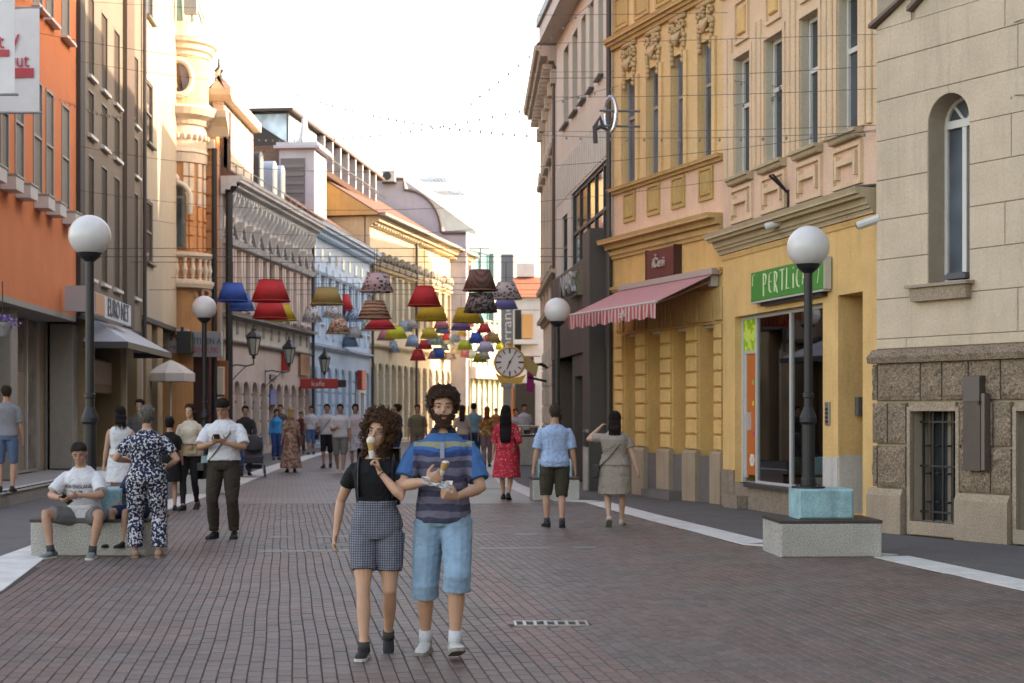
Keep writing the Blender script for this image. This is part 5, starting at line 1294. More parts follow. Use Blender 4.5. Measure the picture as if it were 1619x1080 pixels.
# ---- blue house and the two cream houses further on
def build_left_far():
    tile = pbr('brown_tiles', (.16,.085,.06), .85, var=.3, scale=8)
    W = Wall('blue_house', 'pale blue stucco house with three rows of small windows', 490, 67.8, 585, 82)
    bl = stucco('pale_blue', (.45,.58,.72), .3); bt = stucco('pale_blue_trim', (.52,.64,.75), .3)
    L = W.len; H = 10.05
    old_facade(W, L, H, bl, bt, 9, 4.6, (5.7,7.7), glass=GLB, ww=.8, frame=paint('blue_frame',(.35,.42,.5)))
    hs = MB()
    for k in range(9):
        m = L*(k+.5)/9; q = MB().box(m-.28,m+.28,-.03,0,8.5,9.1).build('attic_window', bt, W.o); MB().box(m-.2,m+.2,-.045,-.031,8.56,9.04).build('pane', GLB, q)
        MB().cbox(L*k/9-.15+.16,L*k/9+.15+.16,-.08,0,5.0,8.3,.02).build('pilaster', bt, W.o)
    MB().slabx([(-.6,H+.01),(7,H+.01),(7,H+3.4),(4.5,H+3.4)], 0, L).build('roof', tile, W.o)
    MB().tube([(L-.05,-.16,0),(L-.05,-.16,H-.3)], .07, 8).build('downpipe', M_PIPE, W.o)
    px = W.u(567); s = on_wall(W, 'shop_sign', 'red square sign above a white arched doorway of the blue house', 'sign', px, 2.75)
    MB().cbox(-.6,.6,-.3,-.05,0,1.0,.02).build('board', paint('sign_red',(.45,.03,.03)), s); text_part('TELE', .2, WHITE_FR, s, (0,-.31,.5), .02, 1)
    dw = MB().box(px-.75,px-.55,-.2,0,0,2.6).box(px+.55,px+.75,-.2,0,0,2.6).box(px-.75,px+.75,-.2,0,2.6,2.74).build('door_surround', paint('surround_white',(.62,.63,.66)), W.o)
    # cream houses
    out = []
    for i, (xa, Ya, xb, Yb, lab, c) in enumerate(((585,82,655,91,'cream house with dark sculpted window crowns in the shade',(.62,.54,.40)), (655,91,738,104.7,'cream house with sunlit end and carved window heads',(.66,.56,.40)))):
        W = Wall('cream_house', lab, xa, Ya, xb, Yb)
        base = stucco('cream_%d'%i, c, .3); trim = stucco('cream_trim_%d'%i, (c[0]*.93,c[1]*.9,c[2]*.85), .35); L = W.len; H = 12.1
        old_facade(W, L, H, base, trim, 7 if i == 0 else 9, 5.2, (6.6,9.2), glass=GLB, ww=.95)
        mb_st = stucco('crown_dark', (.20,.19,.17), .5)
        nn = 7 if i == 0 else 9
        for k in range(nn):
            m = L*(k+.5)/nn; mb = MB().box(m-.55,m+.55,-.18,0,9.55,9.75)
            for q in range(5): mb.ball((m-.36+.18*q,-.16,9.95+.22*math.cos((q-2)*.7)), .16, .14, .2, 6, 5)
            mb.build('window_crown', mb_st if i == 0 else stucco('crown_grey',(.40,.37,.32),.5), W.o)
        MB().slabx([(-.75,H+.01),(8,H+.01),(8,H+3.6),(5,H+3.6)], -.3, L+.2).build('roof', tile, W.o)
        MB().slabx([(-.6,H+.02),(7.9,H+.02),(7.9,H+3.5),(5,H+3.5)], -.33, -.31).build('gable_end', stucco('gable_tan', (.52,.36,.175), .35), W.o)
        MB().slabx([(-.95,H-.02),(-.6,H-.02),(-.6,H+.14),(-.95,H+.14)], -.3, L+.2).build('gutter', M_ZINC, W.o)
        MB().tube([(L-.05,-.16,0),(L-.05,-.16,H-.3)], .08, 8).build('downpipe', M_PIPE, W.o)
        out.append(W)
    # lilac curved gable with air conditioner, behind the cream houses
    W = out[0]; rz = math.atan2(W.d.y, W.d.x)
    P0 = at(572,280,100); sc = 100/F
    g = thing('curved_gable_house', 'grey lilac firewall with curved gable above the cream roofs', 'building', (P0.x, 100, 0))
    X = lambda px: (px-572)*sc; Z = lambda py: CH+(HY-py)*sc
    pts = [(X(572),2),(X(737),2),(X(737),Z(368)),(X(700),Z(368))] + [(X(640+58*math.cos(t)), Z(366-66*math.sin(t))) for t in [math.pi/2*k/9 for k in range(10)]] + [(X(638),Z(283)),(X(572),Z(281))]
    MB().prism(pts, 0, 7).build('firewall', stucco('firewall_lilac',(.40,.40,.46),.25), g)
    cap = pts[2:]
    MB().tube([(x,-.05,z) for x,z in cap], .12, 6).build('coping', pbr('coping_dark',(.10,.09,.10),.6), g)
    ac = thing('air_conditioner', 'white air conditioner unit fixed to the lilac curved gable', 'air conditioner', (P0.x+X(616),99.9,Z(290)))
    MB().cbox(-.42,.42,-.75,-.1,-.0,.72,.03).build('case', paint('ac_white',(.50,.49,.47)), ac); MB().lathe([(.27,0),(.27,.03),(.02,.03)], (0,0,0), 16).build('fan_grille', M_BLK, ac)
    f = [o for o in ac.children if o.name.startswith('fan')][0]; f.rotation_euler = (R(90),0,0); f.location = (-.1,-.76,.36)
    MB().box(-.45,.45,-.7,0,-.06,-.02).build('bracket', M_BLK, ac)
    # tilted solar or skylight racks on a far roof
    b = thing('far_roof_house', 'far pale house with tilted glass roof racks against the sky', 'building', (at(640,0,118).x,118,0))
    sc2 = 118/F; X2 = lambda px: (px-640)*sc2; Z2 = lambda py: CH+(HY-py)*sc2
    MB().prism([(X2(640),0),(X2(752),0),(X2(752),Z2(365)),(X2(690),Z2(320)),(X2(640),Z2(285))], 0, 8).build('wall', stucco('far_white',(.50,.50,.51),.1), b)
    for (xa,ya,xb,yb) in ((652,279,712,297),(680,301,742,317)):
        pl = MB().poly([(X2(xa),0,Z2(ya)),(X2(xb-12),0,Z2(ya)),(X2(xb),-2.5,Z2(yb)),(X2(xa+22),-2.5,Z2(yb))]); pl.build('glass_rack', glass_dark('rack_glass',(.30,.34,.36),.15), b)
        for k in range(8):
            f0 = k/7; MB().tube([(X2(xa)+(X2(xb-12)-X2(xa))*f0,-.05,Z2(ya)+.05),(X2(xa+22)+(X2(xb)-X2(xa+22))*f0,-2.55,Z2(yb)+.05)], .05, 4).build('bar', WHITE_FR, b)
    return out
creamW = build_left_far()
# ---- end of the street
def build_end():
    # glass store with slim piers
    W = Wall('glass_store', 'pale glass fronted store with teal upper block, sunlit at the bend', 738, 106, 796, 112)
    L = W.len; cr = stucco('store_cream', (.44,.43,.37), .1); tl = pbr('teal_glass', (.07,.25,.28), .45, var=.2, scale=.8, spec=.3)
    MB().box(0,L,.3,8,0,8.2).build('rear_wall', cr, W.o)
    zs_ = W.z(766,600)
    n = 7
    for k in range(n):
        a, b = L*k/n, L*(k+1)/n
        MB().box(a+.05,b-.05,.1,.14,.2,zs_).build('shop_pane', glass_dark('store_glass', (.20,.24,.19), .08), W.o)
        MB().box(a+.03,b-.03,.05,.09,zs_+.9,7.9).build('upper_pane', glass_dark('store_glass_upper', (.26,.33,.31), .1), W.o)
        MB().box(a-.05,a+.05,-.05,.2,0,8.1).build('pier', cr, W.o)
    MB().box(-.2,L+.1,-.8,.2,zs_+.02,zs_+.85).build('canopy_band', cr, W.o)
    zt = W.z(766,372); 
    tb = MB().box(.3,L*.72,.5,5,8.2,zt).build('teal_block', tl, W.o)
    for k in range(4): MB().box(.3+k*(L*.72-.3)/3-.06,.3+k*(L*.72-.3)/3+.06,.42,.498,8.2,zt-.1).build('fin', pbr('teal_fin',(.10,.22,.24),.5), tb)
    MB().box(.2,L*.75,.4,5.1,zt-1.2,zt).build('roof_band', pbr('slate_band',(.12,.18,.24),.6,spec=.3), W.o)
    MB().box(L*.80,L,.2,6,8.2,W.z(785,400)).build('stair_tower', pbr('tower_glass',(.26,.36,.34),.5,var=.1,spec=.3), W.o)
    # tall vertical sign pylon with letters reading upwards
    P = at(793,600,98); sc = 98/F; w = 18*sc; z0, z1 = P.z, CH+(HY-402)*sc
    t = thing('sign_pylon', 'tall grey vertical sign with white letters reading upward', 'sign', (P.x,98,0))
    MB().box(0,w,-.1,.5,z0-.5,z1).build('panel', paint('pylon_grey',(.17,.19,.22)), t); MB().box(-.06,-.005,-.12,.5,z0-.5,z1).box(w+.005,w+.06,-.12,.5,z0-.5,z1).build('edge', WHITE_FR, t)
    MB().box(.1,w-.1,0,.4,0,z0-.505).build('post', M_ZINC, t)
    text_part('terranova', .62, paint('pylon_white',(.65,.66,.68)), t, (w/2,-.12,(z0+z1)/2-.3), .03, 1.25, rot=(0,R(-90),0))
    # closing building on the right of the bend
    P = at(806,652,118); b = thing('far_corner_house', 'white far house with red tiled roof closing the street', 'building', (P.x,118,0)); sc = 118/F
    X = lambda px: (px-806)*sc; Z = lambda py: CH+(HY-py)*sc
    wf = stucco('far_white2',(.46,.46,.48),.2)
    MB().box(X(806),X(900),0,8,0,Z(468)).build('wall', wf, b)
    MB().slabx([(-.4,Z(470)),(8,Z(470)),(8,Z(432)),(3.5,Z(432))], X(803), X(902)).build('roof', pbr('red_tiles',(.42,.14,.08),.85,var=.25,scale=8), b)
    MB().box(X(817),X(846),3,6,Z(432),Z(410)).build('roof_box', wf, b)
    q = MB().box(X(814),X(824),-.05,0,Z(585),Z(490)).build('window', M_DARK, b)
    MB().box(X(826),X(842),-.3,0,Z(535),Z(497)).build('timber_bay', pbr('timber_orange',(.45,.24,.09),.7), b)
    MB().box(X(812),X(850),-1.2,0,Z(545),Z(538)).build('canopy', wf, b)
    MB().box(X(806),X(812),-.2,0,0,Z(606)).build('orange_door', paint('door_orange2',(.55,.18,.04)), b)
    MB().box(X(815),X(846),-.6,0,0,Z(606)).build('shopfront', M_DARK, b)
    # pink banner on old house
    p2 = at(829,632,52); f = thing('street_flag', 'narrow magenta flag hanging from the old beige house corner', 'flag', (at(833,592,52.5).x,52.5,at(833,620,52.5).z)); sc = 52.5/F
    MB().box(-.0,.24,-.01,.01,0,1.2).build('cloth', cloth('magenta',(.30,.03,.16)), f); MB().tube([(-.05,0,1.22),(.45,0,1.22)], .015, 6).build('pole', M_BLK, f)
build_end()

# ================================================================ street furniture
CONC = pbr('bench_concrete', (.37,.355,.33), .85, var=.12, scale=3, bump=.5, bscale=70, stain=.3, grain=.42, gscale=75)
CONC_T = pbr('bench_teal', (.24,.42,.46), .75, var=.3, scale=4, bump=.4, bscale=60, stain=.7, grain=.15, gscale=60)
WOODT = pbr('seat_wood', (.045,.030,.026), .6, var=.25, scale=12)
M_LAMP = pbr('lamp_iron', (.020,.020,.023), .42, .3, var=.15, scale=9)
GLOBE = pbr('globe_opal', (.62,.60,.60), .28, var=.05, scale=5, sss=.0)
def bench(label, x, y, rz, w, d, top_label, teal):
    t = thing('concrete_bench', label, 'bench', (x,y,0), rz, 'concrete benches around the lamps')
    MB().cbox(-w/2,w/2,0,d,0,.37,.012).build('base', CONC, t)
    n = 5
    for k in range(n): MB().box(-w/2-.01,w/2+.01,.0+d*k/n+.004,.0+d*(k+1)/n-.004,.373,.405).build('seat_slat', WOODT, t)
    b = MB(); bw, bd = .62, .5
    b.cbox(-bw/2,bw/2,d/2-bd/2,d/2+bd/2,.406,.74,.02); b.build('lamp_plinth', teal, t)
    return t
def lamp(label, x, y, H, r=.24):
    t = thing('globe_lamp', label, 'street lamp', (x,y,0), 0, 'globe street lamps')
    z0 = .741
    MB().lathe([(.19,z0),(.19,z0+.02),(.11,z0+.025)], seg=16).build('base_plate', M_LAMP, t)
    MB().lathe([(.085,z0+.026),(.085,z0+.10),(.075,z0+.12),(.075,z0+.72),(.10,z0+.75),(.10,z0+.80),(.075,z0+.86),(.052,z0+.92),(.048,H-r*2-.05),(.05,H-r*2-.04)], seg=16).build('post', M_LAMP, t)
    MB().lathe([(.052,z0+1.02),(.066,z0+1.03),(.066,z0+1.07),(.052,z0+1.08)], seg=14).build('collar', M_LAMP, t)
    for k in range(4): MB().lathe([(.014,z0+.02),(.014,z0+.05)], (.15*math.cos(k*1.57+.78),.15*math.sin(k*1.57+.78),0), 6).build('bolt', M_LAMP, t)
    MB().lathe([(.05,H-r*2-.06),(.12,H-r*2+.0),(.14,H-r*2+.045),(.05,H-r*2+.05)], seg=18).build('globe_holder', M_LAMP, t)
    MB().ball((0,0,H-r), r, seg=32, rows=20).build('globe', GLOBE, t, smooth=True)
p = gnd(1312,880); bench('terrazzo concrete bench with teal lamp block before the yellow shop house', p.x, 16.95, R(3.0), 1.13, .92, '', CONC_T)
lamp('globe lamp rising from the teal block before the yellow shop house', p.x-.16, 17.45, 3.72)
p = gnd(150,879); bench('concrete bench with a man seated on it before the glass shopfront', -4.72, 17.1, R(-2), 1.3, .95, '', CONC_T)
lamp('globe lamp standing behind the seated man', -4.88, 17.75, 3.88)
bench('concrete bench beyond the walking man in the light blue shirt', at(880,790,27.8).x, 27.9, R(4), .85, .8, '', CONC_T)
lamp('globe lamp before the dark clad modern shop', at(881,0,28.4).x, 28.4, 3.72)
bench('concrete bench beside the woman in the cream blouse', at(325,0,30.5).x, 30.2, R(2), 1.0, .9, '', CONC_T)
lamp('globe lamp before the orange turret house', at(323,0,30.6).x, 30.6, 3.92)
# bins
def bin_(label, px, py, h, Y=None, w=.42):
    p = gnd(px,py)
    t = thing('litter_bin', label, 'bin', p, R(6), 'stone litter bins')
    MB().cbox(-w/2,w/2,-w/2,w/2,0,h*.72,.015).build('body', CONC, t)
    MB().box(-w/2-.01,w/2+.01,-w/2-.01,w/2+.01,h*.722,h*.77).build('rim', M_BLK, t)
    MB().box(-w/2+.03,-w/2+.07,-w/2+.03,w/2-.03,h*.771,h*.95).box(w/2-.07,w/2-.03,-w/2+.03,w/2-.03,h*.771,h*.95).build('hood_side', M_BLK, t)
    MB().box(-w/2,w/2,-w/2,w/2,h*.952,h).build('hood', pbr('bin_steel',(.3,.3,.3),.35,.7), t)
bin_('pale stone litter bin with black hood beside the woman in the taupe dress', 940, 775, 1.25)
bin_('pale stone litter bin with black hood beyond the woman in the red dress', 832, 735, 1.2, w=.7)
# lanterns on the ornate house
def lantern(px, py, Y, lab, k):
    pz = at(px,py,Y); t = thing('wall_lantern', lab, 'lantern', pz, 0, 'wrought iron wall lanterns'); t.scale = (.74,.74,.74)
    s = Y/F*1.0
    MB().lathe([(.02,-.62),(.10,-.55),(.06,-.48),(.14,-.44),(.30,.35),(.34,.38),(.34,.42)], seg=6).build('cage_base', M_LAMP, t)
    MB().lathe([(.16,-.40),(.31,.33),(.02,.34)], seg=6).build('glass', pbr('lantern_glass',(.40,.40,.36),.2,var=.1), t)
    for q in range(6):
        a = q*math.pi/3; MB().tube([(.17*math.cos(a),.17*math.sin(a),-.42),(.33*math.cos(a),.33*math.sin(a),.36)], .022, 5).build('cage_bar', M_LAMP, t)
    MB().lathe([(.40,.40),(.36,.46),(.18,.66),(.12,.70),(.10,.80),(.04,.86),(.05,.92),(.01,1.05)], seg=6).build('roof', M_LAMP, t)
    # bracket to the wall
    u = ornateW.u(px-38 if px < 500 else px-20); wp = ornateW.world(u, 0, pz.z-1.0) - pz; wp = wp/.74
    pts = [(0,0,-.6),(0,0,-.85),(wp.x*.3,wp.y*.3,-.9),(wp.x*.7,wp.y*.7,-.8),(wp.x,wp.y,-.85)]
    br = MB().tube(pts, .035, 6)
    br.tube([(wp.x,wp.y,-.75),(wp.x,wp.y,-1.7)], .035, 6).tube([(wp.x*.95,wp.y*.95,-1.6),(wp.x*.6,wp.y*.6,-1.2),(wp.x*.35,wp.y*.35,-.95)], .022, 5)
    br.build('bracket', M_LAMP, t)
lantern(401,547,52.5,'black lantern on an iron bracket, first one past the turret house',0); lantern(457,562,60,'black lantern on an iron bracket, between the two others',1); lantern(513,577,68,'black lantern on an iron bracket near the blue house',2)
# red shop signs on the ornate house
p = at(507,607,66); t = thing('projecting_sign', 'long red projecting sign with pale lettering at the end of the ornate house', 'sign', p)
MB().cbox(-.95,.75,-.1,.1,-.2,.22,.02).build('board', paint('sign_red',(.45,.03,.03)), t); text_part('kafe', .22, WHITE_FR, t, (-.1,-.12,0), .02, 1.2); MB().box(.76,1.1,-.08,.08,-.15,.17).build('end_box', M_BLK, t); MB().tube([(-1.6,.4,.0),(-.94,0,0)],.03,6).build('arm', M_BLK, t)
# street clock
def clock():
    Y = 46.5; c = at(806,573,Y); t = thing('street_clock', 'round white faced street clock in a gilt case with yellow base', 'clock', c)
    gilt = pbr('clock_gilt',(.62,.40,.12),.45,.1,var=.15); r = .44
    rot = R(90)
    def lay(mb, name, mat, dy=0):
        o = mb.build(name, mat, t, smooth=False); o.rotation_euler = (rot,0,0); o.location = (0,dy,0); return o
    lay(MB().lathe([(r*.9,-.16),(r*1.08,-.14),(r*1.10,0),(r*1.08,.14),(r*.98,.17),(r*.96,.13)], seg=36, cap=False), 'case', gilt)
    lay(MB().lathe([(r*.97,.12),(.01,.125)], seg=36, cap=False), 'dial', pbr('clock_dial',(.85,.85,.86),.4))
    for k in range(12):
        a = k*math.pi/6; q = .78*r; L_ = .055 if k % 3 else .075
        m = MB().tube([((q-L_)*math.sin(a),-.135,(q-L_)*math.cos(a)),((q+L_)*math.sin(a),-.135,(q+L_)*math.cos(a))], .016 if k % 3 else .022, 4); m.build('hour_mark', M_BLK, t)
    for name, a, L_, w in (('hour_hand', R(202), .24, .022), ('minute_hand', R(30), .30, .014)):
        MB().tube([(-.06*math.sin(a),-.15,-.06*math.cos(a)),(L_*math.sin(a),-.15,L_*math.cos(a))], [w,w*.5], 5).build(name, M_BLK, t)
    lay(MB().lathe([(.035,.14),(.035,.165),(.01,.165)], seg=12), 'hub', M_BLK)
    MB().prism([(-.46,-.30),(-.30,-.62),(.34,-.66),(.50,-.36),(.30,-.44),(0,-.50),(-.26,-.42)], -.15, .15).build('base_sign', paint('clock_yellow',(.75,.45,.05)), t)
    text_part('HOROS', .09, paint('clock_text',(.65,.55,.3)), t, (0.02,-.16,-.555), .01, 1)
    MB().lathe([(.10,.48),(.06,.52),(.08,.58),(.01,.66)], seg=10).build('finial', gilt, t)
    MB().prism([(.46,-.2),(.80,-.45),(.86,-.1),(.60,.15),(.46,.2)], -.10, .1).build('bracket_plate', pbr('bracket_brass',(.36,.28,.10),.5,.3), t)
    MB().tube([(.5,.0,-.1),(.95,.2,-.05),(1.25,.3,-.2)], .05, 6).tube([(.55,0,-.45),(1.25,.3,-.6)], .04, 6).build('bracket', M_BLK, t)
clock()
# parasol by the cafe
def parasol(px, py, Y, w, label):
    c = at(px,py,Y); t = thing('cafe_parasol', label, 'parasol', (c.x,Y,0)); z = c.z
    fab = pbr('parasol_cream',(.56,.51,.46),.85,var=.06)
    MB().lathe([(w,z-.30),(w,z-.05),(w*.55,z+.18),(.04,z+.36)], seg=8, cap=False).build('canopy', fab, t)
    MB().tube([(0,0,.05),(0,0,z+.36)], .025, 8).build('pole', WHITE_FR, t); MB().lathe([(.30,0),(.30,.05),(.05,.07)], seg=12).build('base', M_BLK, t)
    for k in range(8):
        a = k*math.pi/4; MB().tube([(0,0,z+.3),(w*.98*math.cos(a),w*.98*math.sin(a),z-.08)], .01, 4).build('rib', M_ZINC, t)
parasol(270,588,47.5,.75,'cream cafe parasol beside the beige house pillars')
# lampshades hung on cables over the street
SH = [(368,448,477,30,50,'blue',''),(382,465,491,22,42,'blue',''),(428,443,477,37,62,'red',''),(427,476,504,35,56,'red',''),(445,481,507,24,50,'yellow',''),
 (493,486,509,18,32,'white','dots'),(517,455,482,31,53,'straw','plaid'),(545,466,491,12,30,'red',''),(526,486,502,18,34,'white','dots'),(535,503,528,18,40,'cream','blotch'),
 (596,432,462,30,54,'pink','dots'),(592,476,504,30,54,'peach','zigzag'),(568,510,527,10,20,'blue',''),(601,505,520,28,50,'red',''),(577,521,538,14,27,'red',''),
 (553,529,548,14,28,'slate',''),(626,516,535,20,38,'lime',''),(652,530,548,12,24,'paleblue',''),(620,540,557,13,26,'paleblue','dots'),(640,542,556,10,20,'blue',''),
 (600,530,547,11,22,'greige',''),(672,538,552,13,24,'red',''),(661,553,570,13,26,'red',''),(692,550,566,13,24,'blue',''),(700,540,554,12,22,'slate',''),
 (671,453,484,28,54,'red',''),(682,484,507,34,52,'yellow','pleat'),(738,487,510,30,47,'yellow','pleat'),(748,490,511,20,38,'greige',''),(759,427,460,32,55,'brown','check'),(760,464,494,37,54,'black','blotch'),
 (800,446,473,26,52,'white','dots'),(799,472,488,26,40,'violet',''),(729,508,522,20,34,'violet','stripe'),(698,506,519,14,26,'rose',''),(700,516,527,14,26,'slate',''),
 (720,529,541,10,20,'slate',''),(753,526,543,14,26,'blue',''),(735,538,553,14,26,'lime',''),(768,540,556,16,30,'lilac',''),(766,553,563,8,15,'blue',''),(748,554,567,12,22,'mint',''),
 (711,557,569,12,22,'greige',''),(790,540,553,9,16,'lime',''),(736,550,565,10,18,'rose',''),(585,506,523,16,31,'cream','dots'),(610,521,538,15,29,'rose',''),(640,508,524,13,26,'paleblue',''),(575,541,557,12,25,'paleblue',''),(596,549,563,11,22,'slate',''),(628,557,571,12,23,'cream','blotch'),(683,529,545,12,24,'lilac',''),(708,531,545,11,21,'mint',''),(722,546,560,11,21,'cream',''),(777,526,541,11,22,'paleblue',''),(560,489,508,16,31,'paleblue','dots'),(650,563,577,11,22,'slate','')]
_r = random.Random(21)
for _i in range(26):
    _x, _y = _r.uniform(552,782), _r.uniform(496,562); _w = _r.choice((20,22,24,27,30)) * (1.1 if _y < 520 else .9)
    SH.append((_x, _y, _y+_w*.56, _w*.5, _w, _r.choice(('blue','red','yellow','white','cream','paleblue','slate','rose','lilac','mint','lime','greige','peach','pink')), _r.choice(('','','dots','blotch','stripe','plaid'))))
SC = {'blue':(.035,.10,.33),'red':(.50,.04,.045),'yellow':(.62,.46,.05),'white':(.60,.56,.56),'straw':(.50,.40,.18),'cream':(.60,.55,.40),'pink':(.62,.50,.52),'peach':(.60,.42,.30),
 'slate':(.14,.20,.28),'lime':(.50,.50,.06),'paleblue':(.36,.46,.58),'greige':(.36,.33,.32),'brown':(.33,.17,.13),'black':(.035,.03,.035),'violet':(.13,.13,.30),'rose':(.52,.20,.22),'lilac':(.38,.33,.38),'mint':(.42,.50,.44)}
ROWS = [33,36,39,42.5,46.5,51,57,65,75,86,98]
names = {'blotch':'mottled','dots':'black spotted','plaid':'woven','zigzag':'zigzag striped','check':'small checked','stripe':'pink striped','pleat':'pleated','':'plain'}
place = {}
used_rows = {}
for i, (cx, y0, y1, wt, wb, c, pat) in enumerate(SH):
    Y = min(.90*F/wb, 98); Yr = min(ROWS, key=lambda q: abs(q-Y)); 
    P = at(cx, y1, Yr); h = (y1-y0)/F*Yr; rb, rt = wb/2/F*Yr, wt/2/F*Yr
    kf = min(1.75, .74/max(SC[c])); colr = tuple(q*kf+.03 for q in SC[c]); mn = 'shade_%s_%s' % (c, pat)  # fabric colours lifted to stand in for haze and glare
    def mk(colr=colr, pat=pat, mn=mn):
        dark = (.03,.028,.04)
        if pat == 'dots': return pattern(mn,'dots',dark,colr,11,thr=.36,bump=0)
        if pat == 'blotch': return pattern(mn,'blotch',(.5,.42,.42) if colr[0] < .1 else (.45,.12,.10),colr,16,thr=.5,bump=0)
        if pat == 'plaid': return pattern(mn,'plaid',(colr[0]*.6,colr[1]*.55,colr[2]*.4),colr,18,bump=0)
        if pat == 'zigzag': return pattern(mn,'zigzag',(.30,.16,.10),colr,3.5,bump=0)
        if pat == 'check': return pattern(mn,'check',(.20,.09,.07),(.45,.30,.26),22,bump=0)
        if pat == 'stripe': return pattern(mn,'stripe_z',(.45,.12,.20),colr,3,bump=0)
        return pbr(mn, colr, .8, var=.08, scale=5, bump=.15, bscale=90, spec=.2)
    m = mk()
    side = 'wide' if wb > 45 else ('middling' if wb > 28 else 'small far')
    key = (side, names[pat], c); place[key] = place.get(key, 0)+1
    t = thing('hanging_lampshade', '', 'lampshade', (P.x, Yr, P.z), R(i*37 % 60), 'lampshades hung over the street')
    t['_k'] = i
    n = 28; mb = MB()
    def prof(k, r_): return r_*(1+.025*math.cos(k*math.pi)) if pat == 'pleat' else r_
    rings = []
    for rr, z, in ((rt, h), (rb, 0), (rb-.012, .004), (rt-.012, h-.004)):
        rings.append([(prof(k,rr)*math.cos(2*math.pi*k/n), prof(k,rr)*math.sin(2*math.pi*k/n), z) for k in range(n)])
    st_ = [mb.ring(r_) for r_ in rings]
    for a, b in ((st_[1],st_[0]),(st_[3],st_[2]),(st_[2],st_[1]),(st_[0],st_[3])):
        for k in range(n): mb.f.append((a+k, a+(k+1)%n, b+(k+1)%n, b+k))
    mb.build('shade', shade_cloth(mn, m), t, smooth=True)
    trim = MB(); trim.tube([(rb*1.005*math.cos(2*math.pi*k/n), rb*1.005*math.sin(2*math.pi*k/n), .01) for k in range(n+1)], .012, 5, cap=False).tube([(rt*1.01*math.cos(2*math.pi*k/n), rt*1.01*math.sin(2*math.pi*k/n), h-.005) for k in range(n+1)], .010, 5, cap=False)
    trim.build('rim', pbr('rim_'+c, (colr[0]*.55,colr[1]*.55,colr[2]*.55), .7), t)
    sp = MB()
    for k in range(3): a = k*2.094; sp.tube([(0,0,h-.02),(rt*math.cos(a),rt*math.sin(a),h-.02)], .008, 4)
    sp.build('spider', M_ZINC, t)
    used_rows.setdefault(Yr, []).append((P.x, P.z+h, t, side, names[pat], c))
words = {'paleblue':'pale blue','greige':'beige grey','slate':'slate blue','straw':'straw yellow'}
for Yr, lst in used_rows.items():
    zc = max(z for _, z, *_ in lst)+.55
    lst.sort(key=lambda q: q[0])
    for x, z, t, side, pn, c in lst:
        MB().tube([(0,0,z-t.location.z-.02),(0,0,zc-t.location.z)], .008, 4).build('cord', M_BLK, t)
cnt = {}
bg_of = lambda px, py: ('over the ornate house' if px < 490 else 'over the blue house' if px < 585 else 'over the cream houses' if px < 738 else 'over the glass store' if px < 790 else 'near the street clock')
allsh = []
for Yr, lst in used_rows.items():
    for x, z, t, side, pn, c in lst:
        i = t['_k']; cx, y0, y1, wt, wb, c_, pat = SH[i]; del t['_k']
        lab = '%s %s %s lampshade hanging %s' % (side, pn, words.get(c,c), bg_of(cx, y1))
        if i == 2: lab = 'wide plain red lampshade hanging directly above another red lampshade'
        if i == 3: lab = 'wide plain red lampshade hanging directly below another red lampshade'
        if i == 0: lab = 'plain blue lampshade hanging in front of another blue one by the globe lamp'
        if i == 1: lab = 'plain blue lampshade half hidden behind another blue one by the globe lamp'
        if i == 27: lab = 'wide pleated yellow lampshade half under a black mottled lampshade'
        if i == 26: lab = 'wide pleated yellow lampshade just below a wide red lampshade'
        if i == 25: lab = 'wide plain red lampshade hanging just above a pleated yellow one'
        if i == 13: lab = 'wide flat red lampshade hanging just below a zigzag striped one'
        if i == 14: lab = 'small red lampshade over the blue house beside a slate blue one'
        if i == 21: lab = 'small plain red lampshade just above another small red one'
        if i == 22: lab = 'small plain red lampshade just below another small red one'
        t['label'] = lab
# ---------------------------------------------------------------- overhead cables
M_WIRE = paint('wire_dark',(.06,.055,.055),.6)
bulb_me = MB().ball((0,0,-.035), .022, .022, .035, 6, 4).mesh('bulb'); bulb_me.materials.append(pbr('bulb_glass',(.25,.24,.22),.2))
def cable(a, b, sag, label, group, bulbs=0, r=.006, name='overhead_cable'):
    a, b = Vector(a), Vector(b); t = thing(name, label, 'cable', a, 0, group)
    N = 24; pts = [(b-a)*(k/N) - Vector((0,0,sag*4*(k/N)*(1-k/N))) for k in range(N+1)]
    MB().tube(pts, r, 5).build('wire', M_WIRE, t)
    for k in range(bulbs):
        f = (k+.5)/bulbs; p = (b-a)*f - Vector((0,0,sag*4*f*(1-f))); link('bulb', bulb_me, None, t, p)
LC, RC = orangeW, peachW
GA, GB, GS = 'plain steel wires over the street', 'light strings over the street', 'cables carrying the lampshades'
for q in ((150,3,38,1150,20,26.4,.15),(282,57,52,1389,54,20.7,.2),(375,103,56,972,113,31.1,.1),(0,40,29.3,1389,104,20.7,.5),(120,96,36,1389,140,20.7,.4),
          (283,150,52,1389,198,20.7,.5),(120,230,36,1387,205,20.8,.6),(120,300,36,1143,285,26.5,.5),(226,345,45,968,335,31.1,.5)):
    cable(at(*q[:3]), at(*q[3:6]), q[6], 'thin dark steel wire strung across the street between house fronts', GA, r=.0045)
for q in ((372,108,56,1389,208,20.7,.9,60),(345,215,53,980,135,30.8,.5,40),(738,168,40,985,-40,30.8,.05,14),(0,105,29.3,226,185,45,.3,30),(738,372,100,845,355,50,.2,14),(1143,170,26.5,1619,30,18.4,.1,16),(1143,125,26.5,1619,150,18.4,.1,18)):
    cable(at(*q[:3]), at(*q[3:6]), q[6], 'dark string of small bulbs strung across the street', GB, q[7], r=.005)
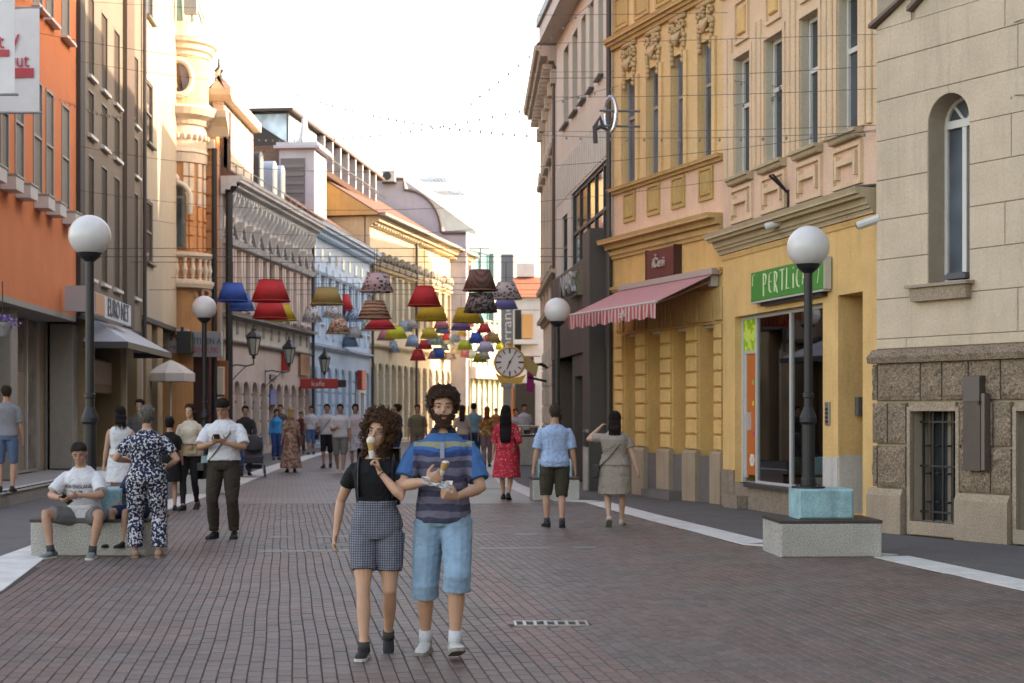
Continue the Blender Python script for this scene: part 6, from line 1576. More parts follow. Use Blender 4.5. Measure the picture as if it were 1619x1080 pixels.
for Yr, lst in used_rows.items():
    z = max(q[1] for q in lst)+.55
    xl = {True: -10.22-.0725*(Yr-36), False: None}[Yr <= 52] if Yr <= 52 else (ornateW.A + ornateW.d*((Yr-ornateW.A.y)/ornateW.d.y)).x
    if Yr > 82: xl = -4.6 if Yr > 92 else -6.6
    xr = (greyW.A + greyW.d*((Yr-greyW.A.y)/greyW.d.y)).x if Yr < 41 else (oldW.A + oldW.d*((Yr-oldW.A.y)/oldW.d.y)).x if Yr < 51 else 2.2 if Yr < 80 else 4
    cable((xl,Yr,z+.0), (xr,Yr,z), -.0, 'thin steel cable carrying lampshades across the street', GS, r=.008)

# ================================================================ people
PENDING = []      # (object, voxel, smoothing passes) baked together at the end
def skin(name, c): return pbr('skin_'+name, c, .55, var=.10, scale=9, bump=.06, bscale=60, spec=.35, sss=.08)
def V(*a): return Vector(a)
def ik(A, B, la, lb, pole):
    d = B-A; L = min(d.length, (la+lb)*.999); u = d.normalized(); B = A+u*L
    x = (la*la-lb*lb+L*L)/(2*L); h = math.sqrt(max(0, la*la-x*x))
    p = pole - u*pole.dot(u); p = p.normalized() if p.length > 1e-6 else u.orthogonal().normalized()
    return A+u*x+p*h, B
def lerp(a, b, t): return a+(b-a)*t
HEADP = [(.0,.020,.074,.040),(.012,.034,.084,.012),(.035,.048,.088,-.03),(.065,.057,.088,-.066),(.095,.064,.087,-.086),(.125,.069,.086,-.096),(.155,.071,.089,-.099),(.185,.067,.082,-.092),(.208,.055,.062,-.075),(.224,.036,.034,-.046),(.233,.014,.006,-.014)]
TORSO = [(.86,.135,.100,.0),(.90,.160,.112,.0),(.96,.168,.116,-.004),(1.03,.158,.106,.002),(1.10,.148,.098,.006),(1.18,.153,.103,.006),(1.27,.166,.112,.006),(1.35,.176,.115,.004),(1.40,.160,.102,-.004),(1.435,.124,.084,-.010),(1.465,.088,.068,-.014),(1.50,.060,.058,-.014)]
class Person:
    def __init__(s, label, px, py, H=1.75, face=180, female=False, wide=1.0, lean=0.0, head=(0,0,0), feet=None, hands=None, elbows=None, pelvis=None, skin_c=(.42,.235,.155), voxel=.011, Y=None, X=None, z0=0.0, knees=None, curl=.5, handdir=None, group=None, palm=None):
        g = gnd(px, py, z0) if Y is None else Vector((X if X is not None else (px-HX)/F*Y, Y, z0))
        s.t = thing('person', label, 'person', g, R(face), group); s.k = k = H/1.765; s.vox = voxel; s.female = female
        s.skm = skin('%d' % int(skin_c[0]*1000), skin_c)
        s.w = wide; s.lean = R(lean); s.headrot = Matrix.Rotation(R(head[0]),3,'Z') @ Matrix.Rotation(R(head[1]),3,'X') @ Matrix.Rotation(R(head[2]),3,'Y')
        s.pel = V(*(pelvis or (0,0,.0)))           # pelvis shift from its standing place
        s.RL = Matrix.Rotation(-s.lean,3,'X')
        hipw = .092*(1.02 if female else 1)
        s.hip = {i: V(i*hipw*min(wide,1.15), 0, .90)+s.pel for i in (-1,1)}
        s.sh = {i: s.up(V(i*(.178 if not female else .160)*min(wide,1.12), -.006, 1.375)) for i in (-1,1)}
        feet = feet or {}; hands = hands or {}; knees = knees or {}; elbows = elbows or {}
        s.foot = {}; s.knee = {}; s.ank = {}
        for i in (-1,1):
            f = feet.get(i, (i*.10, 0, 0, 0, 8))           # x, y, z of the heel, pitch (toes down +), splay
            s.foot[i] = f; s.ank_t = V(f[0], f[1], f[2]+.085)
            kn, an = ik(s.hip[i], s.ank_t, .425, .412, V(*knees.get(i, (i*.12, 1, 0)))); s.knee[i] = kn; s.ank[i] = an
        s.elb = {}; s.wri = {}
        for i in (-1,1):
            h = hands.get(i, (i*.27, .02, .80)); e, w = ik(s.sh[i], V(*h), .285, .255, V(*elbows.get(i, (i*.5,-1,-.2)))); s.elb[i] = e; s.wri[i] = w
        s.curl = curl; s.hd = handdir or {}; s.palm = palm or {}
        s.neck = s.up(V(0,-.014,1.49)); s.headc = s.up(V(0,-.006,1.532))
        s.body()
    def up(s, p):       # points of the trunk above the hips, leaned about the pelvis
        b = V(0,0,.93); return s.RL @ (p-b) + b + s.pel
    def sc(s, p): return Vector(p)*s.k
    def ring(s, c, ax, ay, az_, n=14):
        return [c + ax*math.cos(2*math.pi*j/n) + ay*math.sin(2*math.pi*j/n) for j in range(n)]
    def torso(s, mb, grow=0.0, z0=.86, z1=1.51, wscale=1.0, extra=None, n=20):
        rings = []; prof = [p for p in TORSO if z0-.001 <= p[0] <= z1+.001]
        def at_z(z):
            for a, b in zip(TORSO, TORSO[1:]):
                if a[0] <= z <= b[0]:
                    t = (z-a[0])/(b[0]-a[0]); return tuple(lerp(x, y, t) for x, y in zip(a, b))
            return TORSO[0] if z < TORSO[0][0] else TORSO[-1]
        zs = sorted({p[0] for p in prof} | {z0, min(z1,1.50)})
        for z in zs:
            _, w, d, y = at_z(max(z,.86)); _z = z
            if s.female:
                w *= {True:.92, False:1.0}[z > 1.05] * (1.04 if z < 1.0 else 1); w *= .94 if 1.06 < z < 1.16 else 1
                d *= 1.10 if 1.24 < z < 1.36 else 1
            if z > 1.40: wide = min(s.w, 1.1)
            else: wide = s.w
            w = w*wide+grow; d = d*(1+(wide-1)*1.3)+grow
            if extra: ew, ed = extra(z); w += ew; d += ed
            c = s.up(V(0,y,z))
            pts = []
            for j in range(n):
                a = 2*math.pi*j/n; cs, sn = math.cos(a), math.sin(a); q = 2.5
                r_ = (abs(cs)**q+abs(sn)**q)**(-1/q)
                pts.append(s.sc(c + s.RL@V(cs*r_*w, sn*r_*d, 0)))
            rings.append(pts)
        mb.loft(rings)
    def limb(s, mb, pts, rad, n=12):
        P = [s.sc(p) for p in pts]; mb.tube(P, [tuple(x*s.k for x in r) if isinstance(r, tuple) else r*s.k for r in rad], n)
    def legpts(s, i, f0=0.0, f1=1.0, grow=0.0, loose=0.0):
        """points and radii down the leg from fraction f0 to f1 (0 hip, .5 knee, 1 ankle)"""
        H, K, A = s.hip[i], s.knee[i], s.ank[i]; w = s.w if s.w > 1 else (1+s.w)/2
        keys = [(0,.090*w),(.12,.086*w),(.28,.074*w),(.42,.060*w),(.5,.054),(.56,.052),(.68,.056),(.80,.046),(.92,.036),(1,.036)]
        if s.female: keys = [(f, r*(1.03 if f < .3 else .95)) for f, r in keys]
        def pos(f):
            if f <= .5: return lerp(H, K, f*2)
            p = lerp(K, A, f*2-1); return p + V(0,-.012*math.sin((f*2-1)*math.pi),0)
        def rad(f):
            for a, b in zip(keys, keys[1:]):
                if a[0] <= f <= b[0]: return lerp(a[1], b[1], (f-a[0])/(b[0]-a[0]))
            return keys[-1][1]
        fs = sorted({f for f, _ in keys if f0 < f < f1} | {f0, f1})
        return [pos(f) for f in fs], [rad(f)+grow+loose*max(0, f-.1) for f in fs]
    def armpts(s, i, f1=1.0, grow=0.0, flare=0.0):
        S, E, W = s.sh[i], s.elb[i], s.wri[i]; m = 1 if not s.female else .88; m *= lerp(1, s.w, .6)
        keys = [(0,.046),(.08,.052),(.16,.053),(.28,.047),(.42,.042),(.5,.039),(.58,.041),(.70,.039),(.88,.029),(1,.026)]
        def pos(f): return lerp(S, E, f*2) if f <= .5 else lerp(E, W, f*2-1)
        def rad(f):
            for a, b in zip(keys, keys[1:]):
                if a[0] <= f <= b[0]: return lerp(a[1], b[1], (f-a[0])/(b[0]-a[0]))*m
            return .026*m
        fs = sorted({f for f, _ in keys if f < f1} | {f1})
        return [pos(f) for f in fs], [rad(f)+grow+flare*f/max(f1,.01) for f in fs]
    def hand(s, mb, i):
        W = s.wri[i]; d = (W-s.elb[i]).normalized()
        if i in s.hd: d = V(*s.hd[i]).normalized()
        inward = V(*s.palm[i]) if i in s.palm else V(-i, .25, 0)
        n_ = inward - d*inward.dot(d); n_ = n_.normalized() if n_.length > 1e-5 else d.orthogonal().normalized()
        side = d.cross(n_).normalized()          # across the palm
        # thumb side: forwards or up
        th = side if (side.y + .5*side.z) > 0 else -side
        m = .92 if s.female else 1.0
        P = [W-d*.02, W+d*.01, W+d*.04, W+d*.075, W+d*.092]; rr = [(.024,.020),(.028,.019),(.040,.017),(.042,.015),(.036,.012)]
        rings = [[s.sc(p + th*a*m*math.cos(2*math.pi*j/12) + n_*b*m*math.sin(2*math.pi*j/12)) for j in range(12)] for p, (a, b) in zip(P, rr)]
        mb.loft(rings)
        c = s.curl[i] if isinstance(s.curl, dict) else s.curl
        for q, (off, L, r) in enumerate(((.030,.070,.0092),(.010,.078,.0095),(-.011,.072,.0092),(-.030,.058,.0082))):
            b = W + d*.078*m + th*off*m; a1 = c*(.75+.1*q); a2 = a1+c*1.1; a3 = a2+c*.7
            dirv = lambda a: d*math.cos(a)+n_*math.sin(a)
            p1 = b+dirv(a1)*L*.45*m; p2 = p1+dirv(a2)*L*.32*m; p3 = p2+dirv(a3)*L*.25*m
            mb.tube([s.sc(x) for x in (b-d*.012,b,p1,p2,p3)], [r*s.k*f for f in (1,1.02,.98,.92,.7)], 8)
        b = W + d*.022*m + th*.030*m; t1 = (th*.75+d*.6+n_*.35*c).normalized(); t2 = (th*.25+d*.8+n_*(.2+.6*c)).normalized()
        mb.tube([s.sc(x) for x in (b-t1*.015, b+t1*.02, b+t1*.042*m, b+t1*.042*m+t2*.028*m, b+t1*.042*m+t2*.05*m)], [x*s.k for x in (.014,.0145,.0115,.0105,.0075)], 8)
        s.gripc = getattr(s,'gripc',{}); s.gripc[i] = s.sc(W + d*.085 + n_*.03); s.gripn = getattr(s,'gripn',{}); s.gripn[i] = (d, n_, th)
    def hp(s, p): return s.sc(s.headc + s.RL@(s.headrot@V(*p)))      # head space: y forward, z up from the chin
    def body(s):
        mb = MB(); s.torso(mb)
        mb.tube([s.sc(s.up(V(0,-.018,1.44))), s.sc(s.neck), s.hp((0,-.014,.02)), s.hp((0,-.015,.07))], [x*s.k*(.9 if s.female else 1) for x in (.066,.060,.056,.054)], 14)
        n = 20; rings = []
        for z, w, yf, yb in HEADP:
            w *= .95 if s.female else 1.0; c = (yf+yb)/2; d = (yf-yb)/2
            pts = []
            for j in range(n):
                a = 2*math.pi*j/n; cs, sn = math.cos(a), math.sin(a); q = 2.3; r_ = (abs(cs)**q+abs(sn)**q)**(-1/q)
                pts.append(s.hp((cs*r_*w, c+sn*r_*d, z)))
            rings.append(pts)
        mb.loft(rings)
        k = s.k
        mb.tube([s.hp(p) for p in ((0,.083,.132),(0,.096,.110),(0,.109,.090),(0,.098,.079))], [(.008*k,.008*k),(.010*k,.009*k),(.014*k,.011*k),(.010*k,.008*k)], 8)
        for i in (-1,1):
            mb.tube([s.hp(p) for p in ((i*.055,.062,.133),(i*.034,.084,.137),(i*.012,.087,.131))], .0085*k, 6)        # brow
            c0 = s.hp((i*.036,.064,.083)); mb.ball(c0, .022*k, .020*k, .022*k, 10, 6)                                   # cheek
            mb.tube([s.hp(p) for p in ((i*.069,-.004,.088),(i*.077,-.012,.105),(i*.080,-.016,.125),(i*.074,-.008,.138))], [(.007*k,.010*k),(.008*k,.014*k),(.008*k,.016*k),(.006*k,.010*k)], 8)   # ear
        mb.ball(s.hp((0,.074,.016)), .020*k, .017*k, .016*k, 10, 6)                                                      # chin
        mb.tube([s.hp(p) for p in ((-.022,.080,.052),(0,.091,.055),(.022,.080,.052))], [.006*k,.0085*k,.006*k], 6)       # lips
        mb.tube([s.hp(p) for p in ((-.018,.080,.043),(0,.090,.043),(.018,.080,.043))], [.006*k,.0085*k,.006*k], 6)
        for i in (-1,1):
            P, r = s.legpts(i); s.limb(mb, P, r); P, r = s.armpts(i); s.limb(mb, [lerp(P[0], V(0,P[0].y,P[0].z-.0), .45)]+P, [.036]+r); s.hand(mb, i)
            f = s.foot[i]; mb.tube([s.sc(s.ank[i]), s.sc(s.footp(i,0,.05)), s.sc(s.footp(i,.10,.032)), s.sc(s.footp(i,.17,.025))], [x*k for x in (.034,.030,.020,.012)], 10)
        o = mb.build('body', s.skm, s.t); PENDING.append((o, s.vox, 3)); s.bodyo = o
        # eyes, brows, mouth
        if s.vox <= .0085:
            for i in (-1,1):
                e = MB().ball(s.hp((i*.031,.0755,.117)), .0115*k, .0110*k, .0056*k, 10, 8).build('eye', paint('eye_white',(.30,.27,.25),.3), s.t, smooth=True)
                MB().ball(s.hp((i*.031,.0845,.117)), .0055*k, .0040*k, .0048*k, 8, 6).build('iris', paint('eye_dark',(.03,.02,.015),.2), e, smooth=True)
                MB().tube([s.hp(p) for p in ((i*.045,.0775,.1215),(i*.032,.0885,.126),(i*.018,.0845,.1215))], .0032*k, 5).build('eyelid', s.skm, e)
            MB().tube([s.hp(p) for p in ((-.023,.084,.0485),(0,.0965,.0485),(.023,.084,.0485))], .0042*k, 5).build('lips', pbr('lips',(.33,.12,.10),.5), s.t)
    def brows(s, c):
        for i in (-1,1): MB().tube([s.hp(p) for p in ((i*.054,.070,.1385),(i*.036,.091,.1435),(i*.014,.0945,.137))], [.002*s.k,.0048*s.k,.0035*s.k], 6).build('eyebrow', pbr('brow_%d'%int(c[0]*1000),c,.8), s.t)
    def footp(s, i, fwd, z, sidew=0.0):
        """point on the foot: fwd metres in front of the heel line, z above the sole"""
        x, y, z0, pitch, splay = s.foot[i]; a = -R(splay)*i; p = R(pitch)
        v = V(sidew, fwd-.045, z)
        if pitch: 
            piv = V(0,.14,0) if pitch > 0 else V(0,-.045,0)
            v = Matrix.Rotation(-p,3,'X') @ (v-piv) + piv
            off = V(0,0,0)
        v = Matrix.Rotation(a,3,'Z') @ v
        base = s.ank[i]-V(0,0,.085)
        # keep the ankle as the anchor of a pitched foot
        if pitch:
            anc = V(0,0,.085); piv = V(0,.14,0) if pitch > 0 else V(0,-.045,0)
            anc = Matrix.Rotation(a,3,'Z') @ (Matrix.Rotation(-p,3,'X') @ (anc-piv) + piv)
            base = s.ank[i]-anc
        return base+v
    # ---- clothing
    def dress(s, name, mb, mat, smooth=2, vox=None):
        o = mb.build(name, mat, s.t); PENDING.append((o, vox or s.vox, smooth)); return o
    def top(s, mat, sleeve=.30, hem=.90, grow=.014, loose=.0, z1=1.478, name='shirt', flare=.012, neck=True):
        mb = MB(); s.torso(mb, grow, hem, z1, extra=(lambda z: (loose*max(0,1.25-z)*2, loose*max(0,1.25-z)*2)) if loose else None)
        for i in (-1,1):
            if sleeve: P, r = s.armpts(i, sleeve, grow*.55+.003, flare); s.limb(mb, [lerp(P[0], V(s.up(V(0,0,1.40)).x,P[0].y,P[0].z), .45)]+P, [.046+grow]+r)
        if neck: mb.tube([s.sc(s.up(V(0,-.014,1.46))), s.sc(s.up(V(0,-.013,1.492)))], [.092*s.k,.071*s.k], 14)
        return s.dress(name, mb, mat)
    def pants(s, mat, f1=.97, grow=.012, loose=.012, waist=1.03, name='trousers'):
        mb = MB(); s.torso(mb, grow*.9, .86, waist)
        for i in (-1,1): P, r = s.legpts(i, 0, f1, grow, loose); s.limb(mb, P, r, 14)
        return s.dress(name, mb, mat)
    def skirt(s, mat, hem=.5, flare=.06, top=1.08, name='skirt', grow=.012, n=28, folds=0):
        mb = MB(); zs = [top-.0, (top+.93)/2, .93]+[lerp(.93, hem, t) for t in (.25,.5,.75,1)]
        mb2 = MB(); rings = []
        kc = (s.knee[-1]+s.knee[1])/2
        for z in zs:
            if z >= .93: t = 0
            else: t = (.93-z)/(.93-.45)
            w0 = .168*s.w*(1.04 if s.female else 1); d0 = .118*s.w
            if z > 1.0: w0, d0 = .150*s.w, .104*s.w
            spread = max(abs(s.knee[1].y), abs(s.knee[-1].y))*min(t,1)*.8
            w = w0+grow+flare*t; d = d0+grow+flare*t+spread*.6; c = V(kc.x*t*.5, kc.y*t*.5, z)+s.pel*(1 if z > .8 else .6)
            rings.append([s.sc(c + V(math.cos(a)*w*(1+folds*.05*t*math.cos(7*a)), math.sin(a)*d*(1+folds*.05*t*math.cos(7*a+1)), 0)) for a in [2*math.pi*j/n for j in range(n)]])
        mb.loft(rings); return s.dress(name, mb, mat)
    def shoes(s, mat, sole=None, high=.0, name='shoe', size=1.0):
        for i in (-1,1):
            k = s.k; L = .265*size; prof = [(-.038,.034,.060),(0,.042,.098),(.05,.041,.084),(.11,.044,.048),(.17,.047,.036),(.21,.040,.028),(.228,.018,.016)]
            rings = []
            for f, w, h in prof:
                f *= size; pts = []
                for j in range(12):
                    a = 2*math.pi*j/12; y = (h*.5+h*.5*math.sin(a)) if math.sin(a) > 0 else max(.006, h*.5+h*.5*math.sin(a))
                    pts.append(s.sc(s.footp(i, f, y+.012, math.cos(a)*w*size)))
                rings.append(pts)
            o = MB().loft(rings)
            if high: o.tube([s.sc(s.footp(i,.0,.06)), s.sc(s.ank[i]+V(0,0,high))], [.045*k,.045*k], 12)
            o = o.build(name, mat, s.t, smooth=True)
            rr = [[s.sc(s.footp(i, f*size, z, sx*w*1.06*size)) for sx, z in ((-1,0),(1,0),(1,.022),(-1,.022))] for f, w, h in [(-.04,.026,0)]+prof[1:-1]+[(.232,.020,0)]]
            MB().loft(rr).build('sole', sole or mat, o)
    def socks(s, mat, top=.16):
        for i in (-1,1): MB().tube([s.sc(s.ank[i]+V(0,-.005,-.03)), s.sc(s.ank[i]+(s.knee[i]-s.ank[i]).normalized()*top)], [.045*s.k,.043*s.k], 12).build('sock', mat, s.t, smooth=True)
    # ---- hair
    def headsurf(s, a, z, off):
        z = max(0, min(z, .233))
        for p, q in zip(HEADP, HEADP[1:]):
            if p[0] <= z <= q[0]:
                t = (z-p[0])/(q[0]-p[0]); w, yf, yb = (lerp(p[j], q[j], t) for j in (1,2,3)); break
        w *= .95 if s.female else 1; c, d = (yf+yb)/2, (yf-yb)/2; cs, sn = math.sin(a), math.cos(a); qn = 2.3; r_ = (abs(cs)**qn+abs(sn)**qn)**(-1/qn)
        x, y = cs*r_*w, c+sn*r_*d; v = V(x, y-c, (z-.13)*.9); L = v.length
        return V(x, y, z)+v*(off/max(L,.02))
    def line(s, a, front=.180, sidez=.085, back=.02):
        """hairline height round the head: a = 0 at the face, pi behind"""
        a = abs((a+math.pi) % (2*math.pi) - math.pi)
        if a < .75: return front
        if a < 1.25: return lerp(front, sidez+.03, (a-.75)/.5)
        if a < 1.75: return lerp(sidez+.03, sidez, (a-1.25)/.5)
        return lerp(sidez, back, min(1, (a-1.75)/.7))
    def hair(s, c, off=.012, front=.180, sidez=.085, back=.02, long=0.0, width=1.0, bumpy=.003, name='hair', bun=False, sheen=.5):
        m = pbr('hair_%d_%d' % (int(c[0]*1000), int(c[2]*1000)), c, .75, var=.4, scale=35, bump=.6, bscale=90, spec=.15)
        mb = MB(); n = 28; rows = 9; rg = random.Random(int(off*1e4)+n); rings = []
        for r in range(rows+1):
            ring = []
            for j in range(n):
                a = 2*math.pi*j/n; z0 = s.line(a, front, sidez, back); t = r/rows; z = lerp(z0, .232, t**.8)
                o = (off if r else .002) + (rg.uniform(-bumpy,bumpy) if r else 0)
                ring.append(s.hp(s.headsurf(a, z, o)))
            rings.append(ring)
        mb.loft(rings)
        if long:
            rings = []
            for t in (0,.15,.35,.6,.8,1):
                z = lerp(.16, -long, t); w = (.070+.012*math.sin(t*3))*width*(1-.35*max(0,t-.7)); y = lerp(-.055, -.115 if t < .5 else -.130, min(1,t*1.5)); d = .045*(1-.4*t)
                rings.append([s.hp((math.cos(a)*w, y+math.sin(a)*d, z)) for a in [2*math.pi*j/16 for j in range(16)]])
            mb.loft(rings)
        tuft = 260 if s.vox < .009 else (150 if s.vox < .0125 else 70); rs = random.Random(len(s.t.name)*7+int(c[0]*999))
        for _ in range(tuft):
            a = rs.uniform(-math.pi, math.pi); z0 = s.line(a, front, sidez, back); z = lerp(z0, .231, rs.random()**.6); L = rs.uniform(.02,.05)*(1+2*off/.02*.3); da = rs.uniform(-.5,.5); oo = off*rs.uniform(.9,1.25)
            P = []
            for q in range(4):
                t = q/3; P.append(s.hp(s.headsurf(a+da*t, max(z0-.006, z-L*t), oo*(1-.25*t*t)+.002)))
            mb.tube(P, [.0045*s.k,.0052*s.k,.0045*s.k,.001], 4)
        if long:
            for _ in range(tuft//2):
                x = rs.uniform(-1,1)*.075*width; z1_ = lerp(.10,-long*.7,rs.random()); L = rs.uniform(.06,.14)
                P = [s.hp((x+rs.uniform(-.01,.01), -.10-.045*math.sqrt(max(0,1-(x/(.085*width))**2))-rs.uniform(0,.012)*(q/3), z1_-L*q/3)) for q in range(4)]
                mb.tube(P, [.004,.006,.005,.001], 4)
        if bun: mb.ball(s.hp((0,-.11,.19)), .04*s.k, .04*s.k, .04*s.k, 10, 8)
        return mb.build(name, m, s.t, smooth=True)
    def curls(s, c, n, grow, region, r=.010, seed=1, name='curl_mass'):
        m = pbr('curl_%d_%d' % (int(c[0]*1000), int(c[2]*1000)), c, .7, var=.4, scale=40, spec=.2)
        mb = MB(); rg = random.Random(seed); made = 0; tries = 0
        while made < n and tries < n*30:
            tries += 1; a = rg.uniform(-math.pi, math.pi); z = rg.uniform(-.09, .232)
            g_ = region(a, z)
            if g_ <= 0: continue
            made += 1; o = g_*rg.uniform(.25,1.0)
            base = s.headsurf(a, z, o) if z >= 0 else s.headsurf(a, 0.05, o)+V(0,0,z-.05)
            ax = V(rg.uniform(-1,1), rg.uniform(-1,1), rg.uniform(-1,1)).normalized(); e1 = ax.orthogonal().normalized(); e2 = ax.cross(e1)
            R_ = r*rg.uniform(.7,1.3); ph = rg.uniform(0,6.28); N = 8; L = r*rg.uniform(1.5,3.0)
            P = [s.hp(base + e1*R_*math.cos(ph+q*1.1) + e2*R_*math.sin(ph+q*1.1) + ax*L*(q/N-.5)) for q in range(N+1)]
            mb.tube(P, [.0032*s.k]*N+[.001], 5)
        return mb.build(name, m, s.t, smooth=True)
    # ---- straps and bags
    def strap(s, shoulder, hipz=.98, grow=.03, width=.014, full=True):
        """band from one shoulder across the trunk to the opposite hip, front and back"""
        pts = []
        for j in range(25):
            a = 2*math.pi*j/24; cs = math.cos(a); z = lerp(hipz, 1.455, (cs*shoulder+1)/2)
            p = None
            for A, B in zip(TORSO, TORSO[1:]):
                if A[0] <= z <= B[0]: t = (z-A[0])/(B[0]-A[0]); w, d, y = (lerp(A[q], B[q], t) for q in (1,2,3)); break
            wd = min(s.w, 1.1) if z > 1.4 else s.w
            q = 2.5; sn = math.sin(a); r_ = (abs(cs)**q+abs(sn)**q)**(-1/q)
            x = cs*r_*(w*wd+grow)*(.62 if cs*shoulder > .5 else 1.0); yy = y+sn*r_*(d*(1+(wd-1)*1.3)+grow)
            pts.append(s.sc(s.up(V(x, yy, z))))
        return pts
    def place(s, v): return s.t.matrix_basis @ Vector(v)
def bake():
    bpy.context.view_layer.update()
    for o, vx, sm in PENDING:
        m = o.modifiers.new('remesh', 'REMESH'); m.mode = 'VOXEL'; m.voxel_size = vx; m.use_smooth_shade = True
        q = o.modifiers.new('smooth', 'SMOOTH'); q.factor = .5; q.iterations = sm
    dg = bpy.context.evaluated_depsgraph_get()
    for o, vx, sm in PENDING:
        me = bpy.data.meshes.new_from_object(o.evaluated_get(dg)); old = o.data; o.modifiers.clear(); o.data = me
        if not me.materials: me.materials.append(old.materials[0])
        if vx < .0125 and not o.name.startswith('body'):       # creases of the cloth
            amp = .005 if vx < .007 else .0075; sd_ = hash(o.name) % 97
            nn = [v.normal.copy() for v in me.vertices]
            for v, nv in zip(me.vertices, nn):
                c = v.co; f1 = mnoise.noise((c.x*5+sd_, c.y*5, c.z*9)); q = mnoise.noise((c.x*9, c.y*9+sd_, c.z*17+3*f1))
                v.co = c + nv*(amp*(.55-abs(q)*1.6) + amp*.5*f1)
def held(P, i, name, label, cat):
    """a thing in a hand: its empty sits at the grip of hand i"""
    g = P.t.matrix_basis @ P.gripc[i]; t = thing(name, label, cat, g); t.rotation_euler = P.t.rotation_euler; return t
def bag(P, side, label, c, hipz=.98, size=(.12,.05,.11), y=0.0, name='shoulder_bag', strapside=None):
    t = thing(name, label, 'bag', P.t.location, P.t.rotation_euler.z)
    m = pbr('bag_%d' % int(c[0]*1000+c[2]*100), c, .5, var=.1)
    pts = P.strap(-side, hipz); MB().tube(pts, [(.004,.014)]*len(pts), 6, cap=False).build('strap', m, t)
    x = side*(TORSO[2][1]*P.w+.05+size[1])*P.k; z = hipz*P.k
    MB().cbox(x-size[1],x+size[1],y-size[0],y+size[0],z-size[2]*2+.04,z+.04,.012).build('pouch', m, t)
    MB().box(x-size[1]-.006,x+size[1]+.006,y-size[0]-.004,y+size[0]+.004,z-.05,z+.045).build('flap', m, t)
    return t
# ---------------------------------------------------------------- the walking couple
def mat_polo():
    m, n, l, p = _new('polo_stripes'); p.inputs['Roughness'].default_value = .85
    tc = n.new('ShaderNodeTexCoord'); sx = n.new('ShaderNodeSeparateXYZ'); l.new(tc.outputs['Object'], sx.inputs[0])
    wv = n.new('ShaderNodeTexNoise'); wv.inputs['Scale'].default_value = 7; l.new(tc.outputs['Object'], wv.inputs[0])
    ad = n.new('ShaderNodeMath'); ad.operation = 'MULTIPLY_ADD'; ad.inputs[1].default_value = .05; l.new(wv.outputs[0], ad.inputs[0]); l.new(sx.outputs[2], ad.inputs[2])
    mr = n.new('ShaderNodeMapRange'); mr.inputs[1].default_value = .90; mr.inputs[2].default_value = 1.52; l.new(ad.outputs[0], mr.inputs[0])
    cr = n.new('ShaderNodeValToRGB'); cr.color_ramp.interpolation = 'CONSTANT'; e = cr.color_ramp.elements
    lil, nav = (.135,.125,.185), (.045,.045,.085)
    e[0].position = 0; e[0].color = (*nav,1); e[1].position = .05; e[1].color = (*lil,1)
    for k in range(1, 9): a = e.new(.05+.075*k); a.color = (*(nav if k % 2 else lil),1)
    for pos, c in ((.70,(.018,.045,.16)),(.765,(.02,.10,.30)),(.80,(.24,.24,.15)),(.855,(.025,.11,.28))): a = e.new(pos); a.color = (*c,1)
    l.new(mr.outputs[0], cr.inputs[0])
    # sleeves are plain blue
    ab = n.new('ShaderNodeMath'); ab.operation = 'ABSOLUTE'; l.new(sx.outputs[0], ab.inputs[0])
    gt = n.new('ShaderNodeMath'); gt.operation = 'GREATER_THAN'; gt.inputs[1].default_value = .192; l.new(ab.outputs[0], gt.inputs[0])
    mi = n.new('ShaderNodeMix'); mi.data_type = 'RGBA'; l.new(gt.outputs[0], mi.inputs[0]); l.new(cr.outputs[0], mi.inputs[6]); mi.inputs[7].default_value = (.025,.11,.28,1)
    l.new(mi.outputs[2], p.inputs['Base Color'])
    nb = n.new('ShaderNodeTexNoise'); nb.inputs['Scale'].default_value = 10; l.new(tc.outputs['Object'], nb.inputs[0]); b = n.new('ShaderNodeBump'); b.inputs['Strength'].default_value = .55; b.inputs['Distance'].default_value = .05; l.new(nb.outputs[0], b.inputs['Height']); l.new(b.outputs[0], p.inputs['Normal'])
    return m
denim = pbr('denim_light', (.20,.31,.42), .85, var=.28, scale=7, bump=.6, bscale=13, spec=.2)
SHOE_W = cloth('shoe_pale', (.46,.45,.44), .7); SHOE_K = cloth('shoe_black', (.02,.02,.022), .6); SOLE = pbr('sole_rubber', (.20,.18,.16), .8); SOLE_W = pbr('sole_white',(.5,.48,.45),.7)
man = Person('bearded man with bushy curly hair in blue striped polo and denim shorts', 697, 1035, H=1.745, face=180, wide=.98, head=(3,3,0), Y=10.15, X=-.455,
    feet={1:(.125,-.10,.0,0,8), -1:(-.085,.20,.03,-16,12)}, hands={1:(.085,.30,1.17), -1:(-.10,.29,1.07)}, elbows={1:(.9,-.6,-.5), -1:(-.9,-.6,-.5)},
    skin_c=(.50,.275,.185), voxel=.0062, curl={1:1.0,-1:.95}, handdir={1:(-.75,.35,.40), -1:(.80,.35,.15)}, palm={1:(-.2,-.9,.3), -1:(.2,-.8,.5)})
man.top(mat_polo(), sleeve=.40, hem=.885, grow=.017, loose=.008, flare=.020, name='polo_shirt', neck=False)
man.pants(denim, f1=.60, grow=.018, loose=.045, waist=1.0, name='denim_shorts')
man.socks(cloth('sock_white',(.50,.51,.55)), .075); man.shoes(SHOE_W, SOLE)
dk = cloth('collar_navy', (.02,.025,.05))
cb = MB(); N = 16
ringA = [man.sc(man.up(V(.098*math.sin(a), -.012+.078*math.cos(a), 1.468))) for a in [.42+(2*math.pi-.84)*j/N for j in range(N+1)]]
ringB = [man.sc(man.up(V(.074*math.sin(a), -.012+.066*math.cos(a), 1.515))) for a in [.32+(2*math.pi-.64)*j/N for j in range(N+1)]]
ringC = [p*1.0+(p-man.sc(man.up(V(0,-.012,p.z/man.k)))).normalized()*.006 for p in ringA]
